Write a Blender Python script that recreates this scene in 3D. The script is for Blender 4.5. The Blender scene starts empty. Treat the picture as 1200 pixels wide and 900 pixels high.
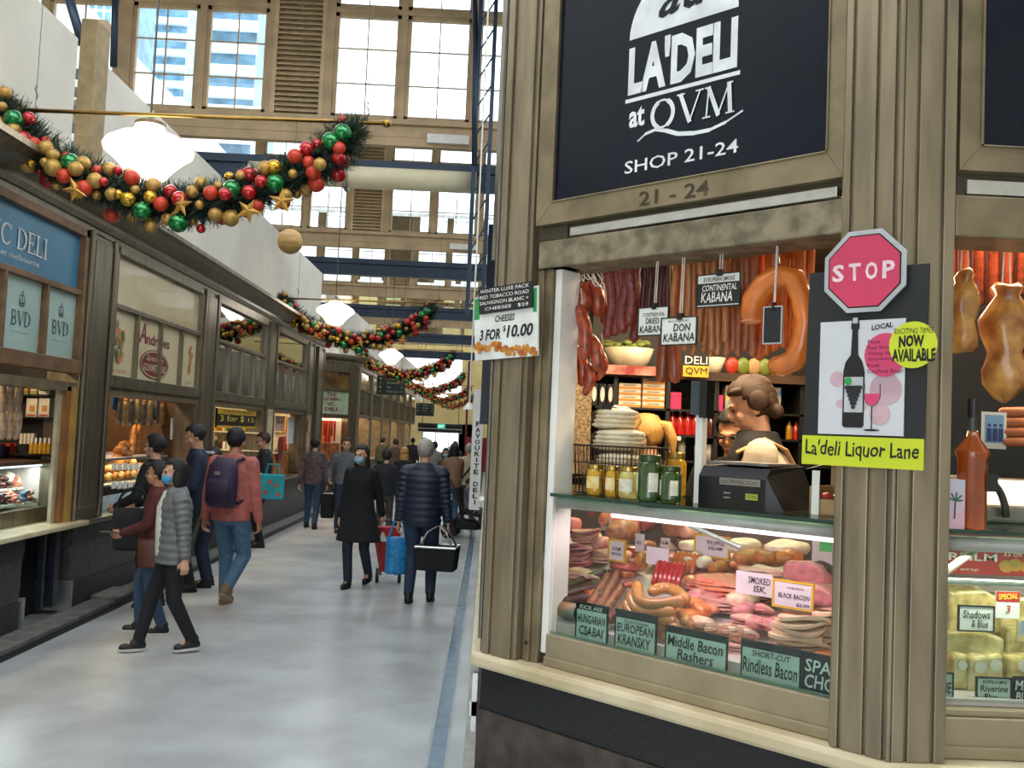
import bpy, bmesh, math, random
from math import sin, cos, pi, sqrt, radians
from mathutils import Vector, Matrix
random.seed(11)
C = bpy.context.scene.collection
sc = bpy.context.scene

# ------------------------------------------------------------------ camera
FPX, YAW, PITCH, ROLL, EYE = 1116.5, 0.0217, 0.0532, 0.0433, 1.8
_f = Vector((sin(YAW)*cos(PITCH), cos(YAW)*cos(PITCH), sin(PITCH)))
_r = Vector((cos(YAW), -sin(YAW), 0)); _u = _r.cross(_f)
_r, _u = cos(ROLL)*_r+sin(ROLL)*_u, -sin(ROLL)*_r+cos(ROLL)*_u
ORG = Vector((0, 0, EYE))
cd = bpy.data.cameras.new('camera'); cam = bpy.data.objects.new('camera', cd); C.objects.link(cam)
cd.sensor_fit = 'HORIZONTAL'; cd.sensor_width = 36; cd.lens = 36*FPX/1200; cd.clip_start = .05; cd.clip_end = 500
cam.matrix_world = Matrix(((_r.x, _u.x, -_f.x, ORG.x), (_r.y, _u.y, -_f.y, ORG.y), (_r.z, _u.z, -_f.z, ORG.z), (0, 0, 0, 1)))
sc.camera = cam

# ------------------------------------------------------------------ light
sc.view_settings.view_transform = 'Standard'; sc.view_settings.look = 'None'
sc.view_settings.gamma = 1; sc.view_settings.use_curve_mapping = False
sc.view_settings.exposure = 0.35
w = bpy.data.worlds.new('overcast_sky'); sc.world = w; w.use_nodes = True
bg = w.node_tree.nodes['Background']; bg.inputs[0].default_value = (.86, .93, 1, 1); bg.inputs[1].default_value = 3.0

def lamp(name, kind, loc, energy, col, size=.1, sy=None, rot=(0, 0, 0)):
    d = bpy.data.lights.new(name, kind); d.energy = energy; d.color = col
    if kind == 'AREA':
        d.size = size
        if sy: d.shape = 'RECTANGLE'; d.size_y = sy
    elif kind != 'SUN': d.shadow_soft_size = size
    o = bpy.data.objects.new(name, d); C.objects.link(o); o.location = loc; o.rotation_euler = rot
    return o
WARM = (1, .76, .48)
# fluorescent battens on the ceilings inside the shops
lamp('corner_deli_batten_light', 'AREA', (1.0, 4.35, 2.86), 48, WARM, 1.5, .25, (0, 0, -pi/4))
lamp('corner_deli_rear_light', 'AREA', (1.6, 5.2, 2.86), 22, WARM, 1.6, .25)
lamp('cheese_counter_light', 'AREA', (2.0, 3.2, 2.86), 26, WARM, 1.0, .25)
lamp('meat_case_tube_light', 'AREA', (.705, 3.215, 1.535), 5.5, (1, .66, .76), 1.0, .04, (radians(25), 0, -pi/4))
lamp('cheese_case_tube_light', 'AREA', (1.85, 2.80, 1.50), 4, (1, .9, .8), 1.0, .05)
for i, (y, e, c) in enumerate([(7.2, 34, WARM), (10.9, 34, WARM), (14.5, 50, (1, .85, .62)), (18.0, 50, (1, .8, .55))]):
    lamp('shop_batten_light', 'AREA', (-4.7, y, 2.75), e, c, 2.2, .3, (0, 0, pi/2))
for y in (29, 33, 38, 43): lamp('far_shop_batten_light', 'AREA', (-4.5, y, 2.7), 60, WARM, 2.2, .3, (0, 0, pi/2))

# ------------------------------------------------------------------ pixel rays to real points
def ray(x, y): return _f+_r*((x-600)/FPX)+_u*((450-y)/FPX)
def at_x(x, y, X): d = ray(x, y); return ORG+d*(X/d.x)
def at_y(x, y, Y): d = ray(x, y); return ORG+d*(Y/d.y)
def at_z(x, y, Z=0): d = ray(x, y); return ORG+d*((Z-EYE)/d.z)
S0 = 3.78; Q2 = sqrt(2)
def at_d(x, y, dd=0):
    d = ray(x, y); return ORG+d*((S0+dd*Q2)/(d.x+d.y))
def ch(t, d, z): return Vector(((t+d)/Q2, S0+(d-t)/Q2, z))
def td(p): return ((p.x-p.y+S0)/Q2, (p.x+p.y-S0)/Q2, p.z)
def tz(x, y, dd=0):
    a = td(at_d(x, y, dd)); return a[0], a[2]
RC = -pi/4          # facing of the chamfered deli front
YR = 2.646          # plane of the deli front square to the aisle
XL = -3.75          # plane of the left row of shops

# ------------------------------------------------------------------ materials
def lin(h):
    h = h.lstrip('#'); o = []
    for i in (0, 2, 4):
        c = int(h[i:i+2], 16)/255; o.append(c/12.92 if c <= .04045 else ((c+.055)/1.055)**2.4)
    return (*o, 1)
MC = {}
def mat(name, col, rough=.5, metal=0, noise=None, bump=0, emit=0, spec=None, trans=0, alpha=1, coat=0, col2=None, stretch=None, sss=0):
    if name in MC: return MC[name]
    m = bpy.data.materials.new(name); MC[name] = m; m.use_nodes = True
    nt = m.node_tree; b = nt.nodes['Principled BSDF']
    c = lin(col); b.inputs['Base Color'].default_value = c; b.inputs['Roughness'].default_value = rough
    b.inputs['Metallic'].default_value = metal
    if spec is not None: b.inputs['Specular IOR Level'].default_value = spec
    if trans: b.inputs['Transmission Weight'].default_value = trans; b.inputs['IOR'].default_value = 1.45
    if alpha < 1: b.inputs['Alpha'].default_value = alpha
    if coat: b.inputs['Coat Weight'].default_value = coat
    if sss: b.inputs['Subsurface Weight'].default_value = sss; b.inputs['Subsurface Radius'].default_value = (.02, .008, .005)
    if emit: b.inputs['Emission Color'].default_value = c; b.inputs['Emission Strength'].default_value = emit
    sc_, amt = noise if noise else (8, .12)
    tc = nt.nodes.new('ShaderNodeTexCoord'); mp = nt.nodes.new('ShaderNodeMapping')
    if stretch: mp.inputs['Scale'].default_value = stretch
    nz = nt.nodes.new('ShaderNodeTexNoise'); nz.inputs['Scale'].default_value = sc_; nz.inputs['Detail'].default_value = 5
    nt.links.new(tc.outputs['Object'], mp.inputs[0]); nt.links.new(mp.outputs[0], nz.inputs['Vector'])
    rp = nt.nodes.new('ShaderNodeValToRGB')
    lo = lin(col2) if col2 else tuple(x*(1-amt*1.6) for x in c[:3])+(1,)
    hi = c if col2 else tuple(min(1, x*(1+amt)) for x in c[:3])+(1,)
    rp.color_ramp.elements[0].position = .36; rp.color_ramp.elements[1].position = .64
    rp.color_ramp.elements[0].color = lo; rp.color_ramp.elements[1].color = hi
    nt.links.new(nz.outputs['Fac'], rp.inputs[0]); nt.links.new(rp.outputs[0], b.inputs['Base Color'])
    if bump:
        bp = nt.nodes.new('ShaderNodeBump'); bp.inputs['Strength'].default_value = bump; bp.inputs['Distance'].default_value = .01
        nt.links.new(nz.outputs['Fac'], bp.inputs['Height']); nt.links.new(bp.outputs[0], b.inputs['Normal'])
    return m
def glass(name, col='#e8f2ee', rough=0.02, gloss=.08):
    if name in MC: return MC[name]
    m = bpy.data.materials.new(name); MC[name] = m; m.use_nodes = True; nt = m.node_tree
    nt.nodes.remove(nt.nodes['Principled BSDF']); out = nt.nodes['Material Output']
    t = nt.nodes.new('ShaderNodeBsdfTransparent'); t.inputs[0].default_value = lin(col)
    g = nt.nodes.new('ShaderNodeBsdfGlossy'); g.inputs['Roughness'].default_value = rough
    fr = nt.nodes.new('ShaderNodeLayerWeight'); fr.inputs['Blend'].default_value = .5
    pw = nt.nodes.new('ShaderNodeMath'); pw.operation = 'POWER'; pw.inputs[1].default_value = 4
    mx = nt.nodes.new('ShaderNodeMixShader')
    ml = nt.nodes.new('ShaderNodeMath'); ml.operation = 'MULTIPLY_ADD'; ml.inputs[1].default_value = gloss*6; ml.inputs[2].default_value = gloss*.5
    nt.links.new(fr.outputs['Facing'], pw.inputs[0]); nt.links.new(pw.outputs[0], ml.inputs[0]); ml.use_clamp = True
    nt.links.new(ml.outputs[0], mx.inputs[0]); nt.links.new(t.outputs[0], mx.inputs[1]); nt.links.new(g.outputs[0], mx.inputs[2])
    nt.links.new(mx.outputs[0], out.inputs[0]); return m
BRONZE = mat('weathered_bronze', '#8d8069', .42, .55, (6, .16), .05, stretch=(3, 3, .4))
BRONZE2 = mat('weathered_bronze_frame', '#85775d', .45, .5, (7, .16), .05)
STEEL = mat('dull_stainless_steel', '#837a68', .32, .8, (5, .16), .02, stretch=(3, 3, .3))
CONC = mat('stained_lintel_metal', '#857a62', .6, .35, (16, .25), .15)
ALU = mat('brushed_aluminium', '#c9c9c4', .28, .9, (20, .05))
NAVY = mat('navy_sign_face', '#0a1320', .25, 0, (3, .1), spec=.25)
WHITE = mat('white_paint', '#e4e2da', .5, 0, (6, .04))
CREAMP = mat('cream_wall_paint', '#d9d3c6', .6, 0, (1.5, .04))
LETTER = mat('white_lettering', '#dcdfe0', .4)
BLACK = mat('black_plastic', '#0d0d0e', .4)
INK = mat('black_ink', '#15130f', .7)
MARBLE = mat('cream_marble', '#cfc2a2', .3, 0, (3.5, .14), col2='#b5a47f')
GRANITE = mat('black_granite', '#1a1b1e', .28, 0, (60, .5), col2='#0a0b0d')
GRANITEB = mat('brown_granite', '#4d4238', .4, 0, (14, .3), col2='#2b241f')
FLOORM = mat('polished_concrete', '#b4b6b5', .27, 0, (1.6, .10), .01)
TAN = mat('tan_painted_timber', '#b89f7c', .6, 0, (2.5, .10))
TANL = mat('tan_louvre', '#c7b08a', .5, 0, (2.5, .10))
BLUEST = mat('navy_steel_beam', '#243447', .45, .2, (3, .12))
CREAMD = mat('cream_duct', '#d9cfae', .5, 0, (3, .05))
BRASS = mat('brass_rod', '#a98444', .25, .9, (12, .08))
CARD = mat('white_card', '#dfe0d8', .6, 0, (5, .03))
CARDD = mat('black_card', '#191c1d', .5, 0, (5, .1))
GLS = glass('clear_glass'); GLSG = glass('green_edge_glass', '#b9d6c8', .02, .1); FILM = glass('clear_film', '#fbfaf6', .2, .09)

# ------------------------------------------------------------------ mesh helpers
class MB:
    def __init__(s): s.v = []; s.f = []; s.mi = []; s.k = 0; s.lay = 0
    def add(s, vs, fs):
        n = len(s.v); s.v += [tuple(v) for v in vs]; s.f += [tuple(i+n for i in f) for f in fs]; s.mi += [s.k]*len(fs); return s
    def bb(s, x0, x1, y0, y1, z0, z1, M=None):
        vs = [Vector((x, y, z)) for x in (x0, x1) for y in (y0, y1) for z in (z0, z1)]
        if M: vs = [M @ v for v in vs]
        return s.add(vs, [(0, 1, 3, 2), (4, 6, 7, 5), (0, 4, 5, 1), (2, 3, 7, 6), (0, 2, 6, 4), (1, 5, 7, 3)])
    def tube(s, pts, rad, n=10, caps=True, flat=1.0):
        pts = [Vector(p) for p in pts]; m = len(pts)
        rs = [rad]*m if not hasattr(rad, '__len__') else list(rad)
        base = len(s.v); up = None; vs = []; fs = []
        for i, p in enumerate(pts):
            t = (pts[min(i+1, m-1)]-pts[max(i-1, 0)])
            if t.length < 1e-9: t = Vector((0, 0, 1))
            t.normalize()
            if up is None:
                a = Vector((0, 0, 1)) if abs(t.z) < .9 else Vector((0, 1, 0)); up = (a-t*a.dot(t)).normalized()
            else: up = (up-t*up.dot(t)); up = up.normalized() if up.length > 1e-6 else t.orthogonal().normalized()
            sd = t.cross(up)
            for j in range(n):
                an = 2*pi*j/n; vs.append(p+(sd*cos(an)+up*sin(an)*flat)*rs[i])
        for i in range(m-1):
            for j in range(n):
                a = i*n+j; b = i*n+(j+1) % n; fs.append((a, b, b+n, a+n))
        if caps: fs.append(tuple(range(n-1, -1, -1))); fs.append(tuple((m-1)*n+j for j in range(n)))
        return s.add(vs, fs)
    def saus(s, pts, r, n=10, e=.9):      # rounded-end tube
        pts = [Vector(p) for p in pts]; a = (pts[0]-pts[1]).normalized(); b = (pts[-1]-pts[-2]).normalized()
        rs = r if hasattr(r, '__len__') else [r]*len(pts)
        P = [pts[0]+a*rs[0]*e, pts[0]+a*rs[0]*.7*e]+pts+[pts[-1]+b*rs[-1]*.7*e, pts[-1]+b*rs[-1]*e]
        R = [rs[0]*.15, rs[0]*.7]+list(rs)+[rs[-1]*.7, rs[-1]*.15]
        return s.tube(P, R, n)
    def cap(s, a, b, ra, rb=None, n=10):
        rb = ra if rb is None else rb; a = Vector(a); b = Vector(b); d = b-a; L = d.length
        d = d/L if L > 1e-6 else Vector((0, 0, 1)); P = []; R = []
        for k in (90, 60, 30, 0): P.append(a-d*ra*sin(radians(k))); R.append(max(ra*cos(radians(k)), ra*.05))
        for k in (0, 30, 60, 90): P.append(b+d*rb*sin(radians(k))); R.append(max(rb*cos(radians(k)), rb*.05))
        return s.tube(P, R, n)
    def ell(s, c, r, n=14, M=None, m=None):
        m = m or max(6, n//2); c = Vector(c); vs = []; fs = []
        if not hasattr(r, '__len__'): r = (r, r, r)
        for i in range(m+1):
            th = pi*i/m; th = min(max(th, .02), pi-.02)
            for j in range(n):
                p = Vector((r[0]*sin(th)*cos(2*pi*j/n), r[1]*sin(th)*sin(2*pi*j/n), r[2]*cos(th)))
                vs.append(c+(M @ p if M else p))
        for i in range(m):
            for j in range(n): fs.append((i*n+j, (i+1)*n+j, (i+1)*n+(j+1) % n, i*n+(j+1) % n))
        fs.append(tuple(range(n))); fs.append(tuple(m*n+n-1-j for j in range(n)))
        return s.add(vs, fs)
    def lathe(s, prof, c=(0, 0, 0), n=20, caps=True):
        c = Vector(c); vs = []; fs = []; m = len(prof)
        for (r, z) in prof:
            for j in range(n): vs.append(c+Vector((r*cos(2*pi*j/n), r*sin(2*pi*j/n), z)))
        for i in range(m-1):
            for j in range(n): fs.append((i*n+j, i*n+(j+1) % n, (i+1)*n+(j+1) % n, (i+1)*n+j))
        if caps: fs.append(tuple(range(n-1, -1, -1))); fs.append(tuple((m-1)*n+j for j in range(n)))
        return s.add(vs, fs)
    def loft(s, rings, n=20):             # (x,y,z,rx,ry) ellipses, closed
        vs = []; fs = []; m = len(rings)
        for (x, y, z, rx, ry) in rings:
            for j in range(n): vs.append((x+rx*cos(2*pi*j/n), y+ry*sin(2*pi*j/n), z))
        for i in range(m-1):
            for j in range(n): fs.append((i*n+j, i*n+(j+1) % n, (i+1)*n+(j+1) % n, (i+1)*n+j))
        fs.append(tuple(range(n-1, -1, -1))); fs.append(tuple((m-1)*n+j for j in range(n)))
        return s.add(vs, fs)
    def prism(s, poly, y0, y1):           # polygon in x,z extruded along y
        n = len(poly); vs = [(p[0], y0, p[1]) for p in poly]+[(p[0], y1, p[1]) for p in poly]
        fs = [tuple(range(n)), tuple(range(2*n-1, n-1, -1))]+[(i, i+n, (i+1) % n+n, (i+1) % n) for i in range(n)]
        return s.add(vs, fs)
    def prof(s, poly, x0, x1):            # polygon in y,z extruded along x
        n = len(poly); vs = [(x0, p[0], p[1]) for p in poly]+[(x1, p[0], p[1]) for p in poly]
        fs = [tuple(range(n)), tuple(range(2*n-1, n-1, -1))]+[(i, i+n, (i+1) % n+n, (i+1) % n) for i in range(n)]
        return s.add(vs, fs)
    def stroke(s, pts, wd, y=0):          # flat ribbon in x,z
        for (a, b) in zip(pts, pts[1:]):
            dx, dz = b[0]-a[0], b[1]-a[1]; L = math.hypot(dx, dz) or 1; nx, nz = -dz/L*wd/2, dx/L*wd/2
            ex, ez = dx/L*wd*.25, dz/L*wd*.25; s.lay += 1; yq = y-.00004*s.lay
            s.add([(a[0]-ex+nx, yq, a[1]-ez+nz), (a[0]-ex-nx, yq, a[1]-ez-nz), (b[0]+ex-nx, yq, b[1]+ez-nz), (b[0]+ex+nx, yq, b[1]+ez+nz)], [(0, 1, 2, 3)])
        return s
    def disc(s, cx, cz, rx, rz=None, y=0, n=28, th=.0006):
        rz = rz or rx; return s.prism([(cx+rx*cos(2*pi*i/n), cz+rz*sin(2*pi*i/n)) for i in range(n)], y-th, y)
    def build(s, name, mats, parent=None, loc=None, rz=0, smooth=False, bevel=0, rot=None):
        me = bpy.data.meshes.new(name); me.from_pydata(s.v, [], s.f)
        for m in (mats if isinstance(mats, (list, tuple)) else [mats]): me.materials.append(m)
        if isinstance(mats, (list, tuple)) and len(mats) > 1: me.polygons.foreach_set('material_index', s.mi)
        bm = bmesh.new(); bm.from_mesh(me); bmesh.ops.recalc_face_normals(bm, faces=bm.faces); bm.to_mesh(me); bm.free()
        if smooth: me.polygons.foreach_set('use_smooth', [True]*len(me.polygons))
        me.update(); o = bpy.data.objects.new(name, me); C.objects.link(o)
        if parent: o.parent = parent
        if loc is not None: o.location = loc
        o.rotation_euler = rot if rot else (0, 0, rz)
        if bevel:
            b = o.modifiers.new('bevel', 'BEVEL'); b.width = bevel; b.segments = 2; b.limit_method = 'ANGLE'
        return o
def tag(o, label, cat, group=None):
    o['label'] = label; o['category'] = cat
    if group: o['group'] = group
    return o
def thing(name, label, cat, loc=(0, 0, 0), rz=0, group=None, rot=None):
    o = bpy.data.objects.new(name, None); C.objects.link(o); o.location = loc; o.rotation_euler = rot if rot else (0, 0, rz)
    o.empty_display_size = .05
    return tag(o, label, cat, group)
def struct(o): o['kind'] = 'structure'; return o
def sthing(name, loc=(0, 0, 0), rz=0):
    o = bpy.data.objects.new(name, None); C.objects.link(o); o.location = loc; o.rotation_euler = (0, 0, rz); return struct(o)
def copy_tree(o, parent=None):
    c = o.copy(); C.objects.link(c)
    if parent: c.parent = parent
    for k in list(o.children): copy_tree(k, c)
    return c
ORD = ['first', 'second', 'third', 'fourth', 'fifth', 'sixth', 'seventh', 'eighth', 'ninth', 'tenth', 'eleventh', 'twelfth', 'thirteenth', 'fourteenth', 'fifteenth', 'sixteenth', 'seventeenth', 'eighteenth', 'nineteenth', 'twentieth'] + [f'{i}th' for i in range(21, 60)]

def text(body, x0, x1, z0, z1, m, parent, y=-.004, bold=.0, shear=0, hand=0, name='lettering', slope=0, loc=None, rz=0):
    cu = bpy.data.curves.new('t', 'FONT'); cu.body = body; cu.size = 1; cu.resolution_u = 2; cu.offset = bold; cu.shear = shear; cu.extrude = .0
    to = bpy.data.objects.new('t', cu); me = bpy.data.meshes.new_from_object(to); bpy.data.objects.remove(to); bpy.data.curves.remove(cu)
    vs = [v.co.copy() for v in me.vertices]
    if vs:
        ax, bx = min(v.x for v in vs), max(v.x for v in vs); ay, by = min(v.y for v in vs), max(v.y for v in vs)
        ph = random.random()*6
        for v, q in zip(me.vertices, vs):
            u = (q.x-ax)/max(bx-ax, 1e-6); k = (q.y-ay)/max(by-ay, 1e-6)
            if hand: k = k*(1-.0*hand)+hand*(.05*sin(u*len(body)*2.1+ph)+.03*sin(u*len(body)*5+ph)); u += hand*.006*sin(k*4+u*17)
            X = x0+(x1-x0)*u; Z = z0+(z1-z0)*k+slope*(X-x0)
            v.co = (X, y, Z)
    me.name = name; me.materials.clear(); me.materials.append(m)
    o = bpy.data.objects.new(name, me); C.objects.link(o)
    if parent: o.parent = parent
    return o
# serif capitals drawn as thick and thin strokes in a unit box
def arc(cx, cz, rx, rz, a0, a1, n=18): return [(cx+rx*cos(radians(a0+(a1-a0)*i/n)), cz+rz*sin(radians(a0+(a1-a0)*i/n))) for i in range(n+1)]
T_, N_ = .15, .055
SER = {'V': (.9, [([(.12, .97), (.46, .03)], T_), ([(.46, .03), (.8, .97)], N_), ([(0, .98), (.26, .98)], .05), ([(.66, .98), (.92, .98)], .05)]),
 'I': (.42, [([(.2, .03), (.2, .97)], T_), ([(.04, .98), (.36, .98)], .05), ([(.04, .02), (.36, .02)], .05)]),
 'C': (.85, [(arc(.46, .5, .38, .46, 120, 240), T_), (arc(.46, .5, .38, .46, 40, 120), .08), (arc(.46, .5, .38, .46, 240, 320), .08), ([(.77, .98), (.77, .72)], .05)]),
 'D': (.92, [([(.17, .03), (.17, .97)], T_), (arc(.3, .5, .5, .47, -90, -45), .07), (arc(.3, .5, .5, .47, -45, 45), T_), (arc(.3, .5, .5, .47, 45, 90), .07), ([(.02, .98), (.32, .98)], .05), ([(.02, .02), (.32, .02)], .05)]),
 'E': (.75, [([(.17, .03), (.17, .97)], T_), ([(.02, .97), (.62, .97)], .06), ([(.17, .51), (.5, .51)], .06), ([(.02, .03), (.66, .03)], .06), ([(.62, .97), (.62, .78)], .05), ([(.66, .03), (.68, .24)], .05), ([(.5, .62), (.5, .4)], .05)]),
 'L': (.72, [([(.17, .03), (.17, .97)], T_), ([(.02, .98), (.34, .98)], .05), ([(.02, .03), (.62, .03)], .06), ([(.63, .03), (.66, .28)], .05)]),
 'Q': (1.0, [(arc(.47, .5, .38, .46, 120, 240), T_), (arc(.47, .5, .38, .46, -60, 60), T_), (arc(.47, .5, .38, .46, 60, 120), .07), (arc(.47, .5, .38, .46, 240, 300), .07)]),
 'M': (1.1, [([(.14, .03), (.2, .97)], N_), ([(.2, .97), (.54, .03)], T_), ([(.54, .03), (.88, .97)], N_), ([(.88, .97), (.94, .03)], T_), ([(.02, .02), (.27, .02)], .05), ([(.8, .02), (1.07, .02)], .05), ([(.08, .98), (.24, .98)], .05), ([(.86, .98), (1.0, .98)], .05)]),
 'B': (.8, [([(.17, .03), (.17, .97)], T_), (arc(.3, .73, .3, .24, -90, 90), .11), (arc(.3, .27, .36, .25, -90, 90), .12), ([(.02, .98), (.32, .98)], .05), ([(.02, .02), (.32, .02)], .05)]),
 ' ': (.45, [])}
def serif(word, x0, x1, z0, z1, m, parent, y=-.004, name='lettering'):
    tot = sum(SER[c][0] for c in word); kx = (x1-x0)/tot; kz = z1-z0; b = MB(); x = x0
    for c in word:
        wd, st = SER[c]
        for pts, sw in st: b.stroke([(x+p[0]*kx, z0+p[1]*kz) for p in pts], sw*min(kx, kz)*1.0, y)
        x += wd*kx
    return b.build(name, m, parent)
# ================================================================== SETTING
b = MB(); b.bb(-12, 9.4, -3, 64, -.1, 0); struct(b.build('floor', FLOORM))
b = MB(); b.bb(-.252, -.165, -1, 60, 0, .002); struct(b.build('floor_stripe', mat('blue_floor_stripe', '#5f7688', .25, 0, (9, .15))))
b = MB(); b.bb(-.27, -.252, -1, 60, 0, .0015); b.bb(-.165, -.15, -1, 60, 0, .0015); struct(b.build('floor_stripe_edge', mat('pale_stripe_edge', '#a9adab', .4)))
b = MB(); b.bb(-3.78, -3.52, 3, 21.3, 0, .05); struct(b.build('kerb_left', mat('kerb_concrete', '#6f6c66', .6, 0, (9, .2)), bevel=.01))
b = MB(); b.bb(-3.52, -3.44, 3, 21.3, 0, .004); struct(b.build('drain_left', mat('dark_drain_channel', '#15171a', .5)))

# ---- sawtooth roof bays: clerestory wall, roof slope, beams
DY = 9.9
def clerestory(k):
    Y = 17.0+DY*k; zs = 7.39; zt = 10.7
    x0, x1 = -8.4 if k == 0 else -7.4, 3.3
    root = sthing(f'wall_clerestory_{k+1}', (0, Y, 0))
    b = MB(); b.bb(-9.5, 9.3, 0, .18, 6.92, zs-.1); b.bb(-9.5, 9.3, 0, .18, zt-.15, zt+.1)
    for z in (7.08,): b.bb(x0, x1, -.012, 0, z, z+.012)
    b.build('lower_boarding', TAN, root)
    b = MB(); b.bb(x0, x1, -.08, .2, zs-.1, zs); b.build('window_sill', TAN, root, bevel=.01)
    # bay rhythm: posts, pairs of sashes, louvres
    bays = [(-8.25, -7.0, 'w'), (-6.75, -5.55, 'w'), (-5.42, -4.3, 'w'), (-4.2, -3.27, 'l'), (-3.11, -1.92, 'w'), (-1.80, -.62, 'w'), (-.5, .4, 'w'), (.6, 1.7, 'w'), (1.9, 3.1, 'w')]
    prev = x0; posts = MB()
    for (a, c, kind) in bays:
        if c < x0: continue
        if a > prev: posts.bb(prev, a, -.03, .18, zs, zt)
        prev = c
    posts.bb(prev, x1, -.03, .18, zs, zt); posts.build('mullion_post', TAN, root)
    wn = 0
    for (a, c, kind) in bays:
        if a < x0: continue
        if kind == 'w':
            fr = MB(); t = .07
            for (q0, q1, rows) in ((zs, 9.32, 3), (9.42, zt-.12, 2)):
                fr.bb(a, a+t, .0, .1, q0, q1); fr.bb(c-t, c, 0, .1, q0, q1); fr.bb(a, c, 0, .1, q0, q0+t); fr.bb(a, c, 0, .1, q1-t, q1)
                xm = (a+c)/2; fr.bb(xm-.011, xm+.011, .03, .06, q0, q1)
                for r in range(1, rows):
                    zz = q0+(q1-q0)*r/rows; fr.bb(a, c, .03, .06, zz-.011, zz+.011)
            fr.bb(a, c, -.02, .14, 9.32, 9.42)
            f = fr.build('window_frame', TAN, root)
            g = MB(); g.bb(a+.05, c-.05, .045, .05, zs+.05, zt-.15); g.build('pane', mat_pane, f)
        else:
            lv = MB(); n = 34
            lv.bb(a, a+.07, -.04, .1, zs, zt); lv.bb(c-.07, c, -.04, .1, zs, zt)
            for i in range(n):
                z = zs+.05+(zt-zs-.1)*i/n
                lv.add([(a+.07, -.05, z), (c-.07, -.05, z), (c-.07, .07, z+.105), (a+.07, .07, z+.105), (a+.07, -.05, z+.014), (c-.07, -.05, z+.014), (c-.07, .07, z+.12), (a+.07, .07, z+.12)],
                       [(0, 1, 2, 3), (4, 7, 6, 5), (0, 4, 5, 1), (2, 6, 7, 3), (0, 3, 7, 4), (1, 5, 6, 2)])
            lv.bb(a, c, .1, .12, zs, zt); lv.build('louvre', TANL, root)
    # chord beam under the clerestory and cream duct
    b = MB(); b.bb(x0, x1, -.25, -.05, 6.42, 6.56); b.bb(x0, x1, -.2, -.1, 6.18, 6.42); b.bb(x0, x1, -.25, -.05, 6.1, 6.18); b.build('chord_beam', BLUEST, root)
    # heater box
    for hx in (-1.35,):
        h = MB(); h.bb(hx, hx+.75, -.1, -.005, 6.98, 7.14)
        for i in range(14): h.bb(hx+.1+i*.04, hx+.12+i*.04, -.105, -.1, 7.02, 7.1)
        hh = thing('wall_heater', f'long white vented box under the {ORD[k]} row of high windows', 'vent box', (0, Y, 0)) if k < 2 else None
        if hh: h.build('casing', WHITE, hh)
    # roof slope rising to this wall from the one before
    Yp = Y-DY+.2
    if True:
        r = MB(); ya, yb2 = Yp+2.2, Yp+6.0; zz = lambda q: 6.95+(q-Yp)/(Y+.25-Yp)*(zt-6.85)  # unseen slope is cut open mid-way to let extra sky light in
        r.prof([(Yp, 6.95), (ya, zz(ya)), (ya, zz(ya)+.12), (Yp, 7.07)], -9.6, 9.2); r.prof([(yb2, zz(yb2)), (Y+.25, zt+.1), (Y+.25, zt+.22), (yb2, zz(yb2)+.12)], -9.6, 9.2)
        struct(r.build(f'ceiling_slope_{k+1}', [mat('white_roof_sheet', '#cfcdc6', .6)]))
mat_pane = glass('window_pane', '#f2f8fa', .02, .04)
for k in range(5): clerestory(k)

# cream duct under the first beam, hung from a clamp
t = thing('air_duct', 'cream round duct running across under the first row of high windows', 'duct', (0, 16.6, 6.2))
b = MB(); b.tube([(-4.4, 0, 0), (-.42, 0, 0)], .19, 20); b.build('duct_pipe', CREAMD, t, smooth=True)
b = MB(); b.tube([(-.42, 0, 0), (-.36, 0, 0)], [.12, .12], 16); b.build('end_cap', mat('dark_duct_cap', '#5d5447', .5), t)
b = MB(); b.bb(-2.75, -2.67, -.2, .2, -.22, .2); b.bb(-2.73, -2.69, -.02, .02, .19, .35); b.build('hanger_clamp', mat('clamp_steel', '#6b6353', .4, .6), t)

# steel lattice column beside the corner shop
t = sthing('trim_lattice_column', (-.34, 16.3, 0))
b = MB()
for x in (-.13, .13):
    b.bb(x-.035, x+.035, -.1, .1, 3.8, 10.6)
z = 3.9
while z < 10.4:
    b.add([(-.13, -.05, z), (-.13, -.02, z), (.13, -.02, z+.45), (.13, -.05, z+.45), (-.13, -.05, z+.05), (-.13, -.02, z+.05), (.13, -.02, z+.5), (.13, -.05, z+.5)], [(0, 1, 2, 3), (4, 7, 6, 5), (0, 4, 5, 1), (2, 6, 7, 3), (0, 3, 7, 4), (1, 5, 6, 2)]); z += .5
b.build('column_angles', BLUEST, t)
b = MB(); b.tube([(-.32, .1, 10.6), (-.2, .0, 8.5), (-.12, -.1, 6.4)], .05, 8); b.build('raking_brace', BLUEST, t, smooth=True)

# solid side walls of the hall
b = MB(); b.bb(-9.6, -9.4, -3, 62, 0, 11); struct(b.build('wall_left_outer', CREAMP))
b = MB(); b.bb(9.2, 9.4, -3, 62, 0, 11); struct(b.build('wall_right_outer', CREAMP))
b = MB(); b.bb(-9.6, -3.6, -3.2, -3, 0, 6.8); b.bb(.2, 9.4, -3.2, -3, 0, 6.8); b.bb(-3.6, .2, -3.2, -3, 3.6, 6.8); struct(b.build('wall_back_light_block', CREAMP))  # unseen wall added to hold back light from behind, aisle doorway left open
b = MB(); b.prof([(-3.2, 6.6), (-.5, 7.7), (-.5, 7.82), (-3.2, 6.72)], -9.6, 9.2); b.prof([(5.0, 9.8), (7.35, 10.8), (7.35, 10.92), (5.0, 9.92)], -9.6, 9.2); struct(b.build('ceiling_slope_near', mat('white_roof_sheet', '#cfcdc6', .6)))  # two strips out of view, wide slot between them lets sky light down
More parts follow.
